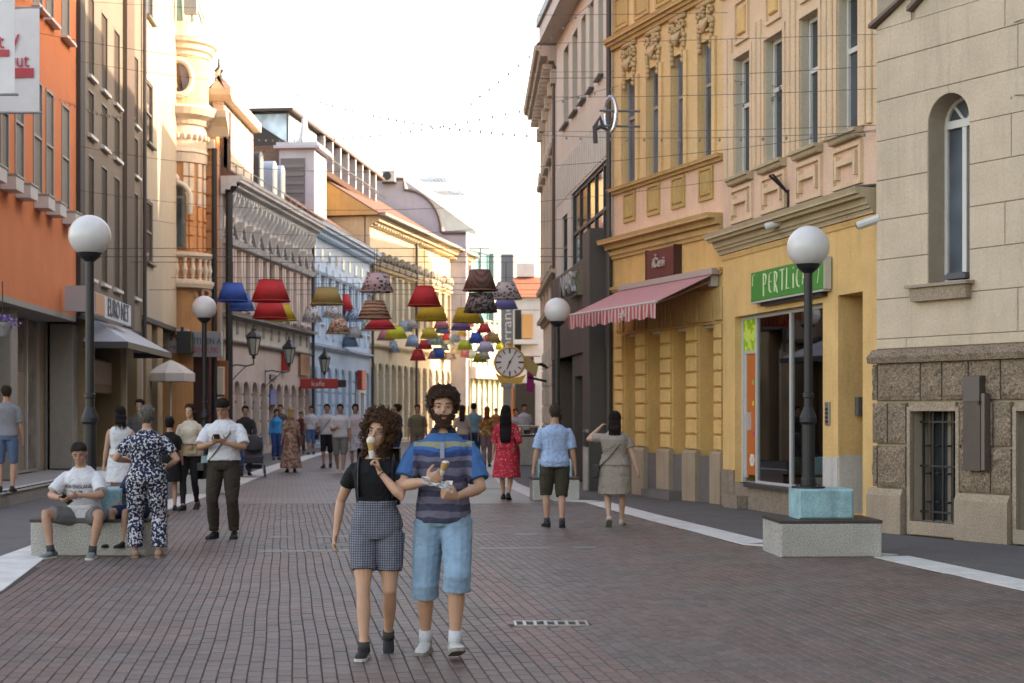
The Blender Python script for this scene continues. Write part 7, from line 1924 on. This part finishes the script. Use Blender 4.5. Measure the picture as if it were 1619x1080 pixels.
a0, b0 = cb.ring(ringA), cb.ring(ringB)
for j in range(N): cb.f.append((a0+j,a0+j+1,b0+j+1,b0+j))
cb.build('collar', dk, man.t, smooth=True)
MB().box(-.014,.014,.132,.142,1.30,1.40).build('placket', paint('placket_pale',(.25,.28,.40)), man.t)
hc = (.050,.026,.016)
man.hair(hc, off=.022, front=.182, sidez=.10, back=.03, bumpy=.006)
def fro(a, z):
    a = abs((a+math.pi) % (2*math.pi) - math.pi); z0 = man.line(a, .178, .098, .02)
    if z < z0: return 0
    return .024+.022*min(1,(z-z0)/.05)*(1.0 if a > .5 else .9)
man.curls(hc, 900, .05, fro, r=.0105, seed=3)
def beard(a, z):
    a = abs((a+math.pi) % (2*math.pi) - math.pi)
    if a > 1.55 or z > .105: return 0
    if a < .55 and z > .066: return 0
    if a < .30 and .040 < z < .058: return 0
    if z > lerp(.066,.105,min(1,max(0,(a-.6)/.8))): return 0
    return .012 if z > -.02 else 0
man.curls((.055,.028,.017), 620, .012, lambda a, z: beard(a, z) if z >= 0 else (.010 if beard(a, .01) and z > -.012 else 0), r=.0045, seed=5, name='beard')
man.curls((.055,.028,.017), 60, .012, lambda a, z: .008 if abs((a+math.pi) % (2*math.pi) - math.pi) < .42 and .060 < z < .068 else 0, r=.004, seed=6, name='moustache')
man.brows((.05,.027,.018))
def cone_in_hand(P, i, label, tip, scoop, off, up=(0,0,1)):
    t = held(P, i, 'ice_cream_cone', label, 'ice cream'); t.location = P.t.matrix_basis @ (P.gripc[i]+Vector(off))
    u = Vector(up).normalized(); e = u.orthogonal().normalized(); 
    MB().tube([-u*.055, u*.045], [.008,.026], 12).build('cone', pattern('wafer','check',(.42,.24,.09),(.50,.30,.12),90,bump=.1), t)
    mb = MB()
    if scoop: mb.ball(u*.060, .030, .030, .032, 12, 8)
    else: mb.ball(u*.048, .026, .026, .014, 12, 8)
    mb.build('scoop', pbr('ice_cream',(.66,.55,.45),.5,var=.06,scale=40), t, smooth=True)
    MB().tube([-u*.058, -u*.005], [.012,.020], 10).build('paper_wrap', pbr('paper_white',(.6,.59,.57),.9), t)
cone_in_hand(man, 1, 'ice cream cone held by the bearded man', 0, False, (-.02,.01,.03), (-.35,.1,.9))
t = held(man, -1, 'paper_napkin', 'crumpled white paper napkin in the bearded man\'s hand', 'napkin')
mb = MB(); rg = random.Random(8); G = 7
idx = [[mb.ring([Vector((-.055+.19*i/G+rg.uniform(-.008,.008), .02+rg.uniform(-.02,.02), .005+.055*j/G+.05*(i/G)+rg.uniform(-.012,.012)))]) for j in range(G+1)] for i in range(G+1)]
for i in range(G):
    for j in range(G): mb.f.append((idx[i][j],idx[i+1][j],idx[i+1][j+1],idx[i][j+1]))
so = mb.build('sheet', pbr('napkin_white',(.62,.62,.64),.9), t, smooth=False); so.modifiers.new('solid','SOLIDIFY').thickness = .003

checks = pattern('check_shorts','plaid',(.05,.055,.085),(.24,.24,.28),20,bump=.4,bscale=10)
wom = Person('curly haired woman in black top and checked shorts eating an ice cream', 597, 1035, H=1.575, face=180, female=True, wide=1.03, head=(-16,3,-8), Y=10.15, X=-.895,
    feet={1:(.075,.20,.0,0,6), -1:(-.075,-.16,.04,28,4)}, hands={1:(.31,-.06,.88), -1:(-.03,.130,1.36)}, elbows={1:(.6,-1,0), -1:(-1,.3,-1)},
    skin_c=(.51,.285,.195), voxel=.0062, curl={1:.42,-1:1.15}, handdir={1:(.15,.18,-1), -1:(.25,.05,.95)}, palm={1:(-1,.1,0), -1:(1,.35,-.2)})
blk = cloth('top_black', (.012,.012,.014))
wom.top(blk, sleeve=.26, hem=1.07, grow=.010, z1=1.45, neck=False, flare=.008, name='top')
wom.pants(checks, f1=.33, grow=.017, loose=.010, waist=1.14, name='checked_shorts')
wom.socks(cloth('sock_dark',(.05,.05,.05)), .035); wom.shoes(SHOE_K, SOLE_W, size=.95)
whc = (.075,.036,.018)
wom.hair(whc, off=.022, front=.185, sidez=.06, back=-.0, bumpy=.006)
def bob(a, z):
    a = abs((a+math.pi) % (2*math.pi) - math.pi)
    if a < .85: return .042 if z > .197 else 0
    if a < 1.2: return .055 if z > .125 else 0
    return .082 if z > -.05 else (.06 if z > -.085 else 0)
wom.curls(whc, 1500, .08, bob, r=.013, seed=9)
wom.brows((.06,.03,.02))
gl = MB()
for i in (-1,1): gl.tube([wom.hp((i*.033+.024*math.cos(q*math.pi/8), .093-.004*abs(math.cos(q*math.pi/8)), .115+.019*math.sin(q*math.pi/8))) for q in range(17)], .0016, 5, cap=False).tube([wom.hp((i*.057,.088,.120)), wom.hp((i*.074,.0,.118))], .0016, 5)
gl.tube([wom.hp((-.009,.094,.118)), wom.hp((.009,.094,.118))], .0016, 5)
tg = thing('eyeglasses', 'thin wire eyeglasses worn by the curly haired woman', 'glasses', wom.t.location, wom.t.rotation_euler.z); gl.build('frame', M_BLK, tg)
mo = MB().ball(wom.hp((0,.086,.046)), .015, .008, .014, 10, 6).build('open_mouth', pbr('mouth_dark',(.06,.012,.012),.6), wom.t, smooth=True)
cone_in_hand(wom, -1, 'ice cream cone at the mouth of the curly haired woman', 0, True, wom.hp((0,.128,.046))-Vector((0,0,.060))-wom.gripc[-1], (.05,-.12,1))
bp = thing('backpack', 'dark backpack worn by the curly haired woman', 'backpack', wom.t.location, wom.t.rotation_euler.z); bm = pbr('bag_dark',(.022,.026,.035),.6,var=.1)
for i in (-1,1):
    P = [wom.sc(wom.up(V(i*.125,y,z))) for y, z in ((-.10,1.28),(-.08,1.42),(-.01,1.465),(.07,1.43),(.118,1.36),(.128,1.26),(.10,1.17))]
    MB().tube(P, [(.022,.006)]*7, 8, ref=(1,0,0)).build('strap', bm, bp)
MB().cbox(-.14,.14,-.30,-.13,.98,1.36,.03).build('pack', bm, bp); MB().cbox(-.11,.11,-.34,-.302,1.0,1.18,.02).build('pocket', bm, bp)
for P, nm, lab in ((wom,'wristband','thin dark wristband on the curly haired woman\'s raised wrist'),):
    w_ = P.wri[-1]; d_ = (P.wri[-1]-P.elb[-1]).normalized(); c0 = w_-d_*.03; t = thing(nm, lab, 'wristband', P.t.location, P.t.rotation_euler.z)
    e1 = d_.orthogonal().normalized(); e2 = d_.cross(e1); MB().tube([P.sc(c0+e1*.031*math.cos(q*math.pi/8)+e2*.031*math.sin(q*math.pi/8)) for q in range(17)], .003, 5, cap=False).build('band', M_BLK, t)

# ---------------------------------------------------------------- nearer passers-by
VM = .0085
WSH = cloth('shirt_white', (.56,.56,.60)); BRN = cloth('trouser_brown', (.040,.030,.024))
m3 = Person('man in white short sleeved shirt and dark brown trousers looking at his phone', 354, 851, H=1.79, face=176, wide=1.12, head=(-6,-30,0), hands={1:(.055,.27,1.20),-1:(-.075,.26,1.20)}, elbows={1:(1,-.3,-.6),-1:(-1,-.3,-.6)},
    feet={1:(.12,.02,0,0,10),-1:(-.13,0,0,0,10)}, voxel=VM, skin_c=(.36,.19,.12), curl=.8, handdir={1:(-.55,.5,.4),-1:(.55,.5,.4)}, palm={1:(-.3,-.4,.6),-1:(.3,-.4,.6)})
m3.top(WSH, .42, .98, .016, loose=.02, flare=.022); m3.pants(BRN, .98, .012, .018, waist=1.04); m3.shoes(SHOE_K)
m3.hair((.018,.014,.012), .007, .178, .12, .05); m3.brows((.02,.015,.012))
MB().tube([m3.sc(m3.up(V(.178*math.cos(a)*m3.w, .122*m3.w*math.sin(a), 1.02))) for a in [2*math.pi*j/24 for j in range(25)]], [(.006,.02)]*25, 6, cap=False).build('belt', M_BLK, m3.t)
t = held(m3, 1, 'mobile_phone', 'black mobile phone held by the man in the white shirt', 'phone'); t.location = m3.t.matrix_basis @ m3.sc(V(0,.335,1.262)); o = MB().cbox(-.037,.037,-.005,.005,-.075,.075,.003).build('case', M_BLK, t); o.rotation_euler = (R(-50),0,R(8)); o2 = MB().box(-.033,.033,.0055,.0065,-.068,.068).build('screen', glass_dark('phone_glass'), t); o2.rotation_euler = o.rotation_euler
bag(m3, 1, 'black crossbody bag of the man looking at his phone', (.015,.015,.017), .90, (.10,.035,.10))
JS = pattern('jumpsuit_print','blotch',(.018,.022,.055),(.50,.50,.54),38,thr=.54,bump=.4)
w5 = Person('woman with short grey hair in navy and white printed jumpsuit seen from behind', 232, 882, H=1.665, face=8, female=True, wide=1.22, hands={1:(.22,.16,1.05),-1:(-.20,.22,1.12)}, elbows={1:(1,-.8,-.4),-1:(-1,-.6,-.4)}, feet={1:(.14,0,0,0,8),-1:(-.14,.05,0,0,8)}, voxel=VM, skin_c=(.45,.26,.18), head=(0,-8,0))
w5.top(JS, .34, .90, .015, flare=.016, name='jumpsuit_top'); w5.pants(JS, .95, .016, .045, waist=1.10, name='jumpsuit_legs'); w5.shoes(cloth('sandal_tan',(.30,.2,.15)))
w5.hair((.13,.115,.10), .020, .180, .07, .01, bumpy=.006)
t = thing('sunglasses', 'sunglasses pushed up on the short grey hair of the woman in the jumpsuit', 'glasses', w5.t.location, w5.t.rotation_euler.z)
MB().tube([w5.hp((.085*math.sin(a),-.01+.10*math.cos(a),.20)) for a in [-2.0+4.0*j/14 for j in range(15)]], .006, 5).build('frame', paint('glasses_pale',(.5,.5,.48),.2), t)
t = thing('bag_strap', 'thin dark crossbody strap over the printed jumpsuit', 'strap', w5.t.location, w5.t.rotation_euler.z); pts = w5.strap(-1, .98, .035); MB().tube(pts, .008, 6, cap=False).build('strap', M_BLK, t)
# seated young man
m6 = Person('young man in white printed t-shirt and grey shorts sitting on the concrete bench', 125, 876, H=1.75, face=172, Y=17.02, X=-4.80, wide=1.02, lean=14, pelvis=(0,-.18,-.47), head=(14,-6,0),
    feet={1:(.24,.20,0,0,12),-1:(-.24,.20,0,0,12)}, knees={1:(.75,1,.8),-1:(-.75,1,.8)}, hands={1:(.11,.26,.67),-1:(-.10,.24,.70)}, elbows={1:(1,-.2,-.5),-1:(-1,-.2,-.5)}, voxel=VM, skin_c=(.40,.215,.15), curl=.7, handdir={1:(-.7,.4,-.3),-1:(.7,.4,-.2)})
m6.top(WSH, .40, .93, .018, loose=.012, flare=.024, name='t_shirt'); m6.pants(cloth('shorts_grey',(.15,.145,.15)), .40, .018, .03, waist=1.0, name='shorts'); m6.shoes(cloth('shoe_grey',(.16,.17,.17)), SOLE_W)
m6.socks(cloth('sock_dark',(.05,.05,.05)), .06); m6.hair((.03,.022,.018), .009, .182, .13, .07); m6.brows((.03,.02,.015))
tb = text_mesh('NEW ENGLAND', .045, .003, .78); 
def chest(P, me, z, mat, name='print'):
    """print that follows the chest"""
    for v in me.vertices:
        x, dy, zz = v.co; zz += z
        for A, B in zip(TORSO, TORSO[1:]):
            if A[0] <= zz <= B[0]: t = (zz-A[0])/(B[0]-A[0]); w, d, y = (lerp(A[q],B[q],t) for q in (1,2,3)); break
        w = w*P.w+.022; d = d*P.w+.026; yy = y+d*(max(0,1-abs(x/w)**2.5))**(1/2.5)
        v.co = P.sc(P.up(V(-x, yy+.002+(.003 if dy < 0 else 0), zz)))
    return link(name, me, mat, P.t)
chest(m6, tb, 1.30, cloth('print_navy',(.06,.05,.10))); chest(m6, text_mesh('67', .10, .003, .9), 1.20, cloth('print_blue',(.10,.12,.26)))
t = held(m6, 1, 'mobile_phone', 'dark phone in the seated young man\'s hands', 'phone'); o = MB().cbox(-.036,.036,-.005,.005,-.075,.075,.003).build('case', M_BLK, t); o.rotation_euler = (R(-35),R(38),0)
# white dress woman behind the bench
w7 = Person('woman with dark bob in white sleeveless dress behind the bench', 190, 812, H=1.68, face=20, female=True, Y=23.5, wide=1.05, voxel=.011, hands={1:(.20,.18,1.05),-1:(-.26,.02,.80)}, skin_c=(.42,.24,.165))
w7.top(WSH, 0, 1.0, .014, z1=1.45, neck=False, name='dress_top'); w7.skirt(WSH, .56, .05, 1.10, name='dress_skirt'); w7.shoes(cloth('shoe_beige',(.35,.28,.22))); w7.hair((.015,.011,.011), .018, .18, .03, -.02, long=.04, width=1.1)
t = held(w7, -1, 'paper_bag', 'small white paper bag held by the woman in the white sleeveless dress', 'bag'); MB().cbox(-.09,.09,-.03,.03,-.24,-.02,.004).build('bag', pbr('paper_white',(.6,.59,.57),.9), t); MB().tube([(-.04,0,-.02),(-.03,0,.02),(.03,0,.02),(.04,0,-.02)], .004, 4).build('handle', pbr('paper_white',(.6,.59,.57),.9), t)
# woman in cream blouse
CREAM = pattern('blouse_print','blotch',(.50,.42,.34),(.56,.49,.41),7,c3=(.10,.09,.08),thr=.52,bump=.4)
w4 = Person('woman in printed cream blouse and black leggings walking', 300, 806, H=1.735, face=172, female=True, wide=1.02, feet={1:(.05,.20,0,0,6),-1:(-.07,-.15,.03,22,6)}, hands={1:(.24,-.05,.86),-1:(-.15,.20,1.05)}, voxel=.010, skin_c=(.42,.24,.165))
w4.top(CREAM, .8, .90, .022, loose=.04, name='blouse', flare=.02); w4.pants(cloth('leggings_black',(.014,.013,.014)), .98, .005, 0); w4.shoes(SHOE_K); w4.hair((.035,.018,.012), .012, .185, .06, 0, long=.10)
t = held(w4, -1, 'clutch_bag', 'tan clutch bag carried by the woman in the cream blouse', 'bag'); MB().cbox(-.13,.13,-.03,.03,-.09,.07,.01).build('bag', pbr('bag_tan',(.33,.24,.14),.6), t); MB().box(-.13,.13,-.036,-.031,-.0,.07).build('flap', pbr('bag_tan2',(.28,.20,.12),.6), t)
# man in light blue t-shirt from behind
LB = pbr('tee_lightblue', (.27,.37,.56), .9, var=.22, scale=30, bump=.5, bscale=10)
m27 = Person('man in light blue t-shirt and olive shorts walking away', 877, 834, H=1.70, face=6, wide=1.12, feet={1:(.10,-.06,0,0,8),-1:(-.10,.10,.0,0,8)}, hands={1:(.30,-.02,.80),-1:(-.31,.04,.80)}, voxel=VM, skin_c=(.40,.215,.145))
m27.top(LB, .42, .88, .018, loose=.015, flare=.022, name='t_shirt'); m27.pants(cloth('shorts_olive',(.050,.046,.034)), .54, .018, .035, name='shorts'); m27.shoes(SHOE_K, SHOE_K); m27.socks(cloth('sock_dark',(.05,.05,.05)), .05); m27.hair((.055,.042,.034), .006, .185, .11, .05)
# woman in taupe dress, arm raised
TP = pbr('dress_taupe', (.27,.225,.19), .9, var=.1, scale=12, bump=.7, bscale=9)
w28 = Person('woman in taupe dress with one arm raised walking away', 972, 832, H=1.60, face=-4, female=True, wide=1.28, feet={1:(.11,.16,0,0,8),-1:(-.09,-.22,.05,38,6)}, hands={-1:(-.24,.20,1.52),1:(.36,-.05,.84)}, elbows={-1:(-1,.2,-.6),1:(.5,-1,0)}, voxel=VM, skin_c=(.46,.28,.20))
w28.top(TP, .30, .94, .016, name='dress_top', flare=.02); w28.skirt(TP, .50, .03, 1.12, name='dress_skirt', folds=.5); w28.shoes(cloth('shoe_cream',(.45,.40,.34)), SOLE); w28.hair((.020,.012,.011), .024, .18, .04, -.02, long=.06, width=1.15)
bag(w28, -1, 'small dark shoulder bag of the woman in the taupe dress', (.022,.016,.016), .90, (.09,.035,.085))
# red dress woman
RD = pattern('red_print','dots',(.58,.40,.38),(.42,.025,.045),26,thr=.22,bump=.4)
w25 = Person('woman with very long black hair in red patterned dress walking away', 800, 790, H=1.72, face=-4, female=True, wide=1.05, feet={1:(.06,-.14,.02,20,6),-1:(-.06,.16,0,0,6)}, hands={1:(.18,.16,1.0),-1:(-.25,.02,.82)}, voxel=.010, skin_c=(.40,.225,.155))
w25.top(RD, .55, .96, .016, name='dress_top'); w25.skirt(RD, .42, .07, 1.10, name='dress_skirt', folds=1); w25.shoes(SHOE_K); w25.hair((.012,.009,.009), .016, .18, .04, -.02, long=.46, width=1.4)
t = held(w25, 1, 'folded_jacket', 'red folded jacket over the arm of the woman in the red dress', 'jacket'); mb = MB(); mb.tube([(0,-.12,.10),(.03,-.02,.06),(.05,.03,-.12),(.06,.04,-.42)], [(.05,.10),(.06,.12),(.06,.13),(.04,.10)], 10); mb.build('cloth', cloth('jacket_red',(.33,.03,.05)), t, smooth=True)

# ---------------------------------------------------------------- people further off
def far(label, px, py, top, shirt, legs, hair, face=180, female=False, wide=1.0, sleeve=.4, short=.5, H=1.74, skirt=None, shoe=None, long=0, pose=0, z0=0.0, Y=None, skin_c=(.40,.22,.15), hands=None, **kw):
    st = [({1:(.10,0,0,0,8),-1:(-.10,.0,0,0,8)}), ({1:(.07,.18,0,0,6),-1:(-.07,-.16,.03,24,6)}), ({1:(.07,-.16,.03,24,6),-1:(-.07,.18,0,0,6)})][pose]
    p = Person(label, px, py, H=H, face=face, female=female, wide=wide, feet=st, hands=hands or {1:(.26,-.08 if pose == 1 else .06,.81),-1:(-.26,.08 if pose == 1 else -.04,.81)}, voxel=.014, z0=z0, Y=Y, skin_c=skin_c, **kw)
    p.top(shirt, sleeve, .92, .016, loose=.01, name='top')
    if skirt: p.skirt(legs, skirt, .07, 1.08)
    else: p.pants(legs, short if short else .97, .014, .02, name='shorts' if short and short < .8 else 'trousers')
    p.shoes(shoe or SHOE_K); p.hair(hair, .012 if not female else .018, .18, .10 if not female else .05, .04 if not female else 0, long=long)
    return p
BK, BRH, RDH = (.014,.011,.011), (.04,.022,.014), (.20,.06,.025)
K = cloth
far('man in grey t-shirt and denim shorts standing on the shop terrace', 10, 767, 600, K('tee_grey',(.20,.20,.22)), K('denim_mid',(.09,.14,.24)), BRH, face=15, short=.5, z0=.25, Y=26.0, H=1.80)
far('man in dark shirt standing beside the pillar under the beige house', 221, 745, 628, K('shirt_dim',(.09,.085,.085)), K('trouser_dim',(.05,.05,.055)), BK, face=170, short=0, Y=31.0, H=1.86)
far('young woman in short black dress behind the jumpsuit woman', 268, 800, 680, K('black_dress',(.014,.013,.014)), K('black_dress',(.014,.013,.014)), BK, face=20, female=True, skirt=.55, H=1.52, Y=25.0)
far('person in dark jacket pushing the stroller', 388, 735, 642, K('jacket_dark',(.03,.028,.032)), K('jeans_blue',(.06,.11,.26)), BK, face=195, short=0, sleeve=.95, Y=39.0, H=1.76, hands={1:(.20,.38,1.02),-1:(-.20,.38,1.02)})
far('person in bright blue long jacket beside the rusticated arcade', 437, 718, 635, K('jacket_blue',(.02,.22,.52)), K('trouser_blue',(.02,.06,.20)), BK, face=200, female=True, short=0, sleeve=.95, Y=52, H=1.70)
far('man in dark clothes behind the person in the blue jacket', 443, 712, 636, K('shirt_dim',(.09,.085,.085)), K('trouser_dim',(.05,.05,.055)), BK, face=180, short=0, Y=56, H=1.88)
FL = pattern('floral_dress','blotch',(.42,.30,.22),(.24,.12,.10),12,c3=(.50,.40,.30),thr=.5,bump=.3)
p = far('blonde woman in long floral dress carrying a maroon handbag', 460, 746, 640, FL, FL, (.38,.26,.12), face=10, female=True, skirt=.12, sleeve=.35, H=1.72, long=.05, Y=41.0)
bag(p, 1, 'maroon handbag on the shoulder of the woman in the floral dress', (.10,.02,.03), .95, (.13,.05,.13))
WS2 = K('tee_white',(.54,.54,.58)); NV = K('navy',(.02,.03,.08))
p = far('man in white shirt with dark crossbody strap and blue shorts', 492, 716, 637, WS2, K('jeans_blue2',(.07,.12,.26)), BK, face=180, short=.55, Y=58, H=1.83, pose=1)
bag(p, -1, 'dark crossbody bag of the man in blue shorts', (.02,.025,.05), .95)
p = far('man in white shirt and black knee shorts with crossbody strap', 517, 738, 637, WS2, K('shorts_black',(.016,.016,.018)), BK, face=178, short=.55, Y=44.5, H=1.84, pose=1)
bag(p, 1, 'dark blue crossbody bag of the man in black shorts', (.03,.03,.07), .95)
far('man in loose white t-shirt and grey shorts walking forward', 538, 748, 637, WS2, K('shorts_grey2',(.17,.17,.165)), BK, face=185, short=.52, wide=1.12, Y=40.5, H=1.82, pose=2, shoe=SHOE_W, hands={1:(.10,.26,1.15),-1:(-.26,.0,.82)})
far('woman with dark curly hair in white top and patterned skirt', 562, 742, 633, K('top_pinkwhite',(.52,.47,.52)), pattern('skirt_print','blotch',(.30,.30,.36),(.50,.48,.52),14,bump=.3), BK, face=180, female=True, skirt=.50, Y=43, H=1.83, pose=1)
far('man in white shirt seen from behind beyond the curly haired woman', 605, 715, 631, WS2, K('trouser_dim',(.05,.05,.055)), BK, face=5, short=0, Y=62, H=1.90)
far('small dark haired person beyond the woman eating ice cream', 584, 720, 642, K('top_grey',(.22,.2,.2)), NV, BRH, face=180, Y=58, H=1.75, short=0)
far('woman in navy t-shirt with bound dark hair turned sideways', 628, 742, 635, NV, NV, BRH, face=110, female=True, short=0, Y=42, H=1.82, hands={1:(.14,.26,1.2),-1:(-.2,.2,1.1)})
far('man in olive shirt walking forward beside the bearded man', 660, 740, 638, K('shirt_olive',(.15,.135,.09)), K('trouser_khaki',(.17,.14,.10)), BRH, face=180, Y=46, H=1.83, short=0, wide=1.1, sleeve=.45)
far('long haired woman in pale top beyond the bearded man\'s shoulder', 731, 740, 640, K('top_beige',(.40,.34,.30)), K('jeans_blue',(.06,.11,.26)), BRH, face=0, female=True, short=0, long=.22, Y=45, H=1.80)
far('man in teal t-shirt walking away', 749, 735, 637, K('tee_teal',(.13,.28,.36)), K('trouser_blue2',(.03,.07,.14)), BK, face=0, Y=47, H=1.88, short=0, wide=1.08)
far('woman with bright red hair in patterned brown top walking away', 770, 735, 643, pattern('top_autumn','blotch',(.26,.10,.03),(.40,.24,.12),12,c3=(.1,.03,.02),bump=.3), K('trouser_mauve',(.22,.15,.15)), RDH, face=0, female=True, short=0, long=.06, Y=45, H=1.76, pose=1)
far('person in pale jacket with white hood beyond the woman in the red dress', 815, 728, 646, K('jacket_pale',(.36,.36,.42)), K('trouser_dim',(.05,.05,.055)), BK, face=180, Y=50, H=1.72, short=0)
far('man in white shirt and dark trousers near the old house doorway', 829, 722, 640, K('shirt_lilac',(.44,.43,.50)), K('trouser_dim',(.05,.05,.055)), BK, face=195, Y=54, H=1.88, short=0)
far('person in dark coat walking between the arcade and the blue house', 476, 715, 650, K('coat_maroon',(.10,.03,.035)), K('trouser_dim',(.05,.05,.055)), BK, face=180, Y=60, H=1.62, short=0)
far('person in cream top far off by the glass store', 700, 700, 645, K('top_beige',(.40,.34,.30)), NV, BRH, face=180, Y=72, H=1.8, short=0)
far('person in orange top far off by the glass store', 784, 700, 645, K('top_orange',(.42,.14,.05)), NV, BK, face=180, Y=74, H=1.8, short=0)
# seated child behind the jumpsuit woman
ch = Person('child in dark shorts sitting on the far end of the bench', 205, 876, H=1.40, face=150, Y=17.35, X=-4.28, pelvis=(0,-.12,-.31), lean=6, feet={1:(.10,.30,.12,0,6),-1:(-.10,.30,.12,0,6)}, knees={1:(.2,1,.9),-1:(-.2,1,.9)}, hands={1:(.16,.22,.62),-1:(-.16,.22,.62)}, voxel=.011, skin_c=(.42,.24,.17))
ch.top(K('tee_navy2',(.03,.035,.07)), .4, .92, .015, name='t_shirt'); ch.pants(NV, .42, .016, .03, waist=1.0, name='shorts'); ch.shoes(SHOE_K); ch.hair(BRH, .012, .18, .08, .03)
# stroller
g = gnd(404, 738); st = thing('baby_stroller', 'dark grey baby stroller with black hood by the left frontage', 'stroller', (at(402,0,38.3).x, 38.2, 0), R(190))
fab = K('stroller_fabric',(.055,.055,.065))
hood = MB(); rings = []
for q in range(7):
    a = R(-10+q*22); rings.append([(math.cos(b)*.24, -.12+math.sin(b)*.30*math.cos(a), .72+math.sin(b)*.34*math.sin(a)) for b in [math.pi*j/10 for j in range(11)]])
stt = [hood.ring(r_) for r_ in rings]
for a, b in zip(stt, stt[1:]):
    for j in range(10): hood.f.append((a+j,a+j+1,b+j+1,b+j))
hood.build('hood', fab, st, smooth=True)
MB().prism([(-.35,.32),(.40,.36),(.42,.50),(.05,.55),(-.22,.98),(-.34,.95)], -.22, .22).build('seat', fab, st)
so = [o for o in st.children if o.name.startswith('seat')][0]; so.rotation_euler = (0,0,R(90))
MB().box(-.20,.20,-.25,.25,.20,.30).build('basket', K('basket_black',(.02,.02,.022)), st)
MB().tube([(-.24,-.40,1.02),(-.24,.30,.10)], .012, 6).tube([(.24,-.40,1.02),(.24,.30,.10)], .012, 6).tube([(-.24,-.40,1.02),(.24,-.40,1.02)], .016, 6).tube([(-.24,.15,.55),(-.24,-.35,.14)], .012, 6).tube([(.24,.15,.55),(.24,-.35,.14)], .012, 6).build('frame', M_ZINC, st)
for x in (-.28,.28):
    for y, r_ in ((-.35,.14),(.32,.11)):
        w_ = MB().tube([(x, y+r_*math.cos(q*math.pi/10), r_+r_*math.sin(q*math.pi/10)-0) for q in range(21)], .018, 6, cap=False).build('wheel', M_BLK, st)
        sp_ = MB()
        for q in range(3): sp_.tube([(x,y+r_*math.cos(q*1.047),r_+r_*math.sin(q*1.047)),(x,y-r_*math.cos(q*1.047),r_-r_*math.sin(q*1.047))], .006, 4)
        sp_.build('spoke', M_ZINC, w_)
bake()
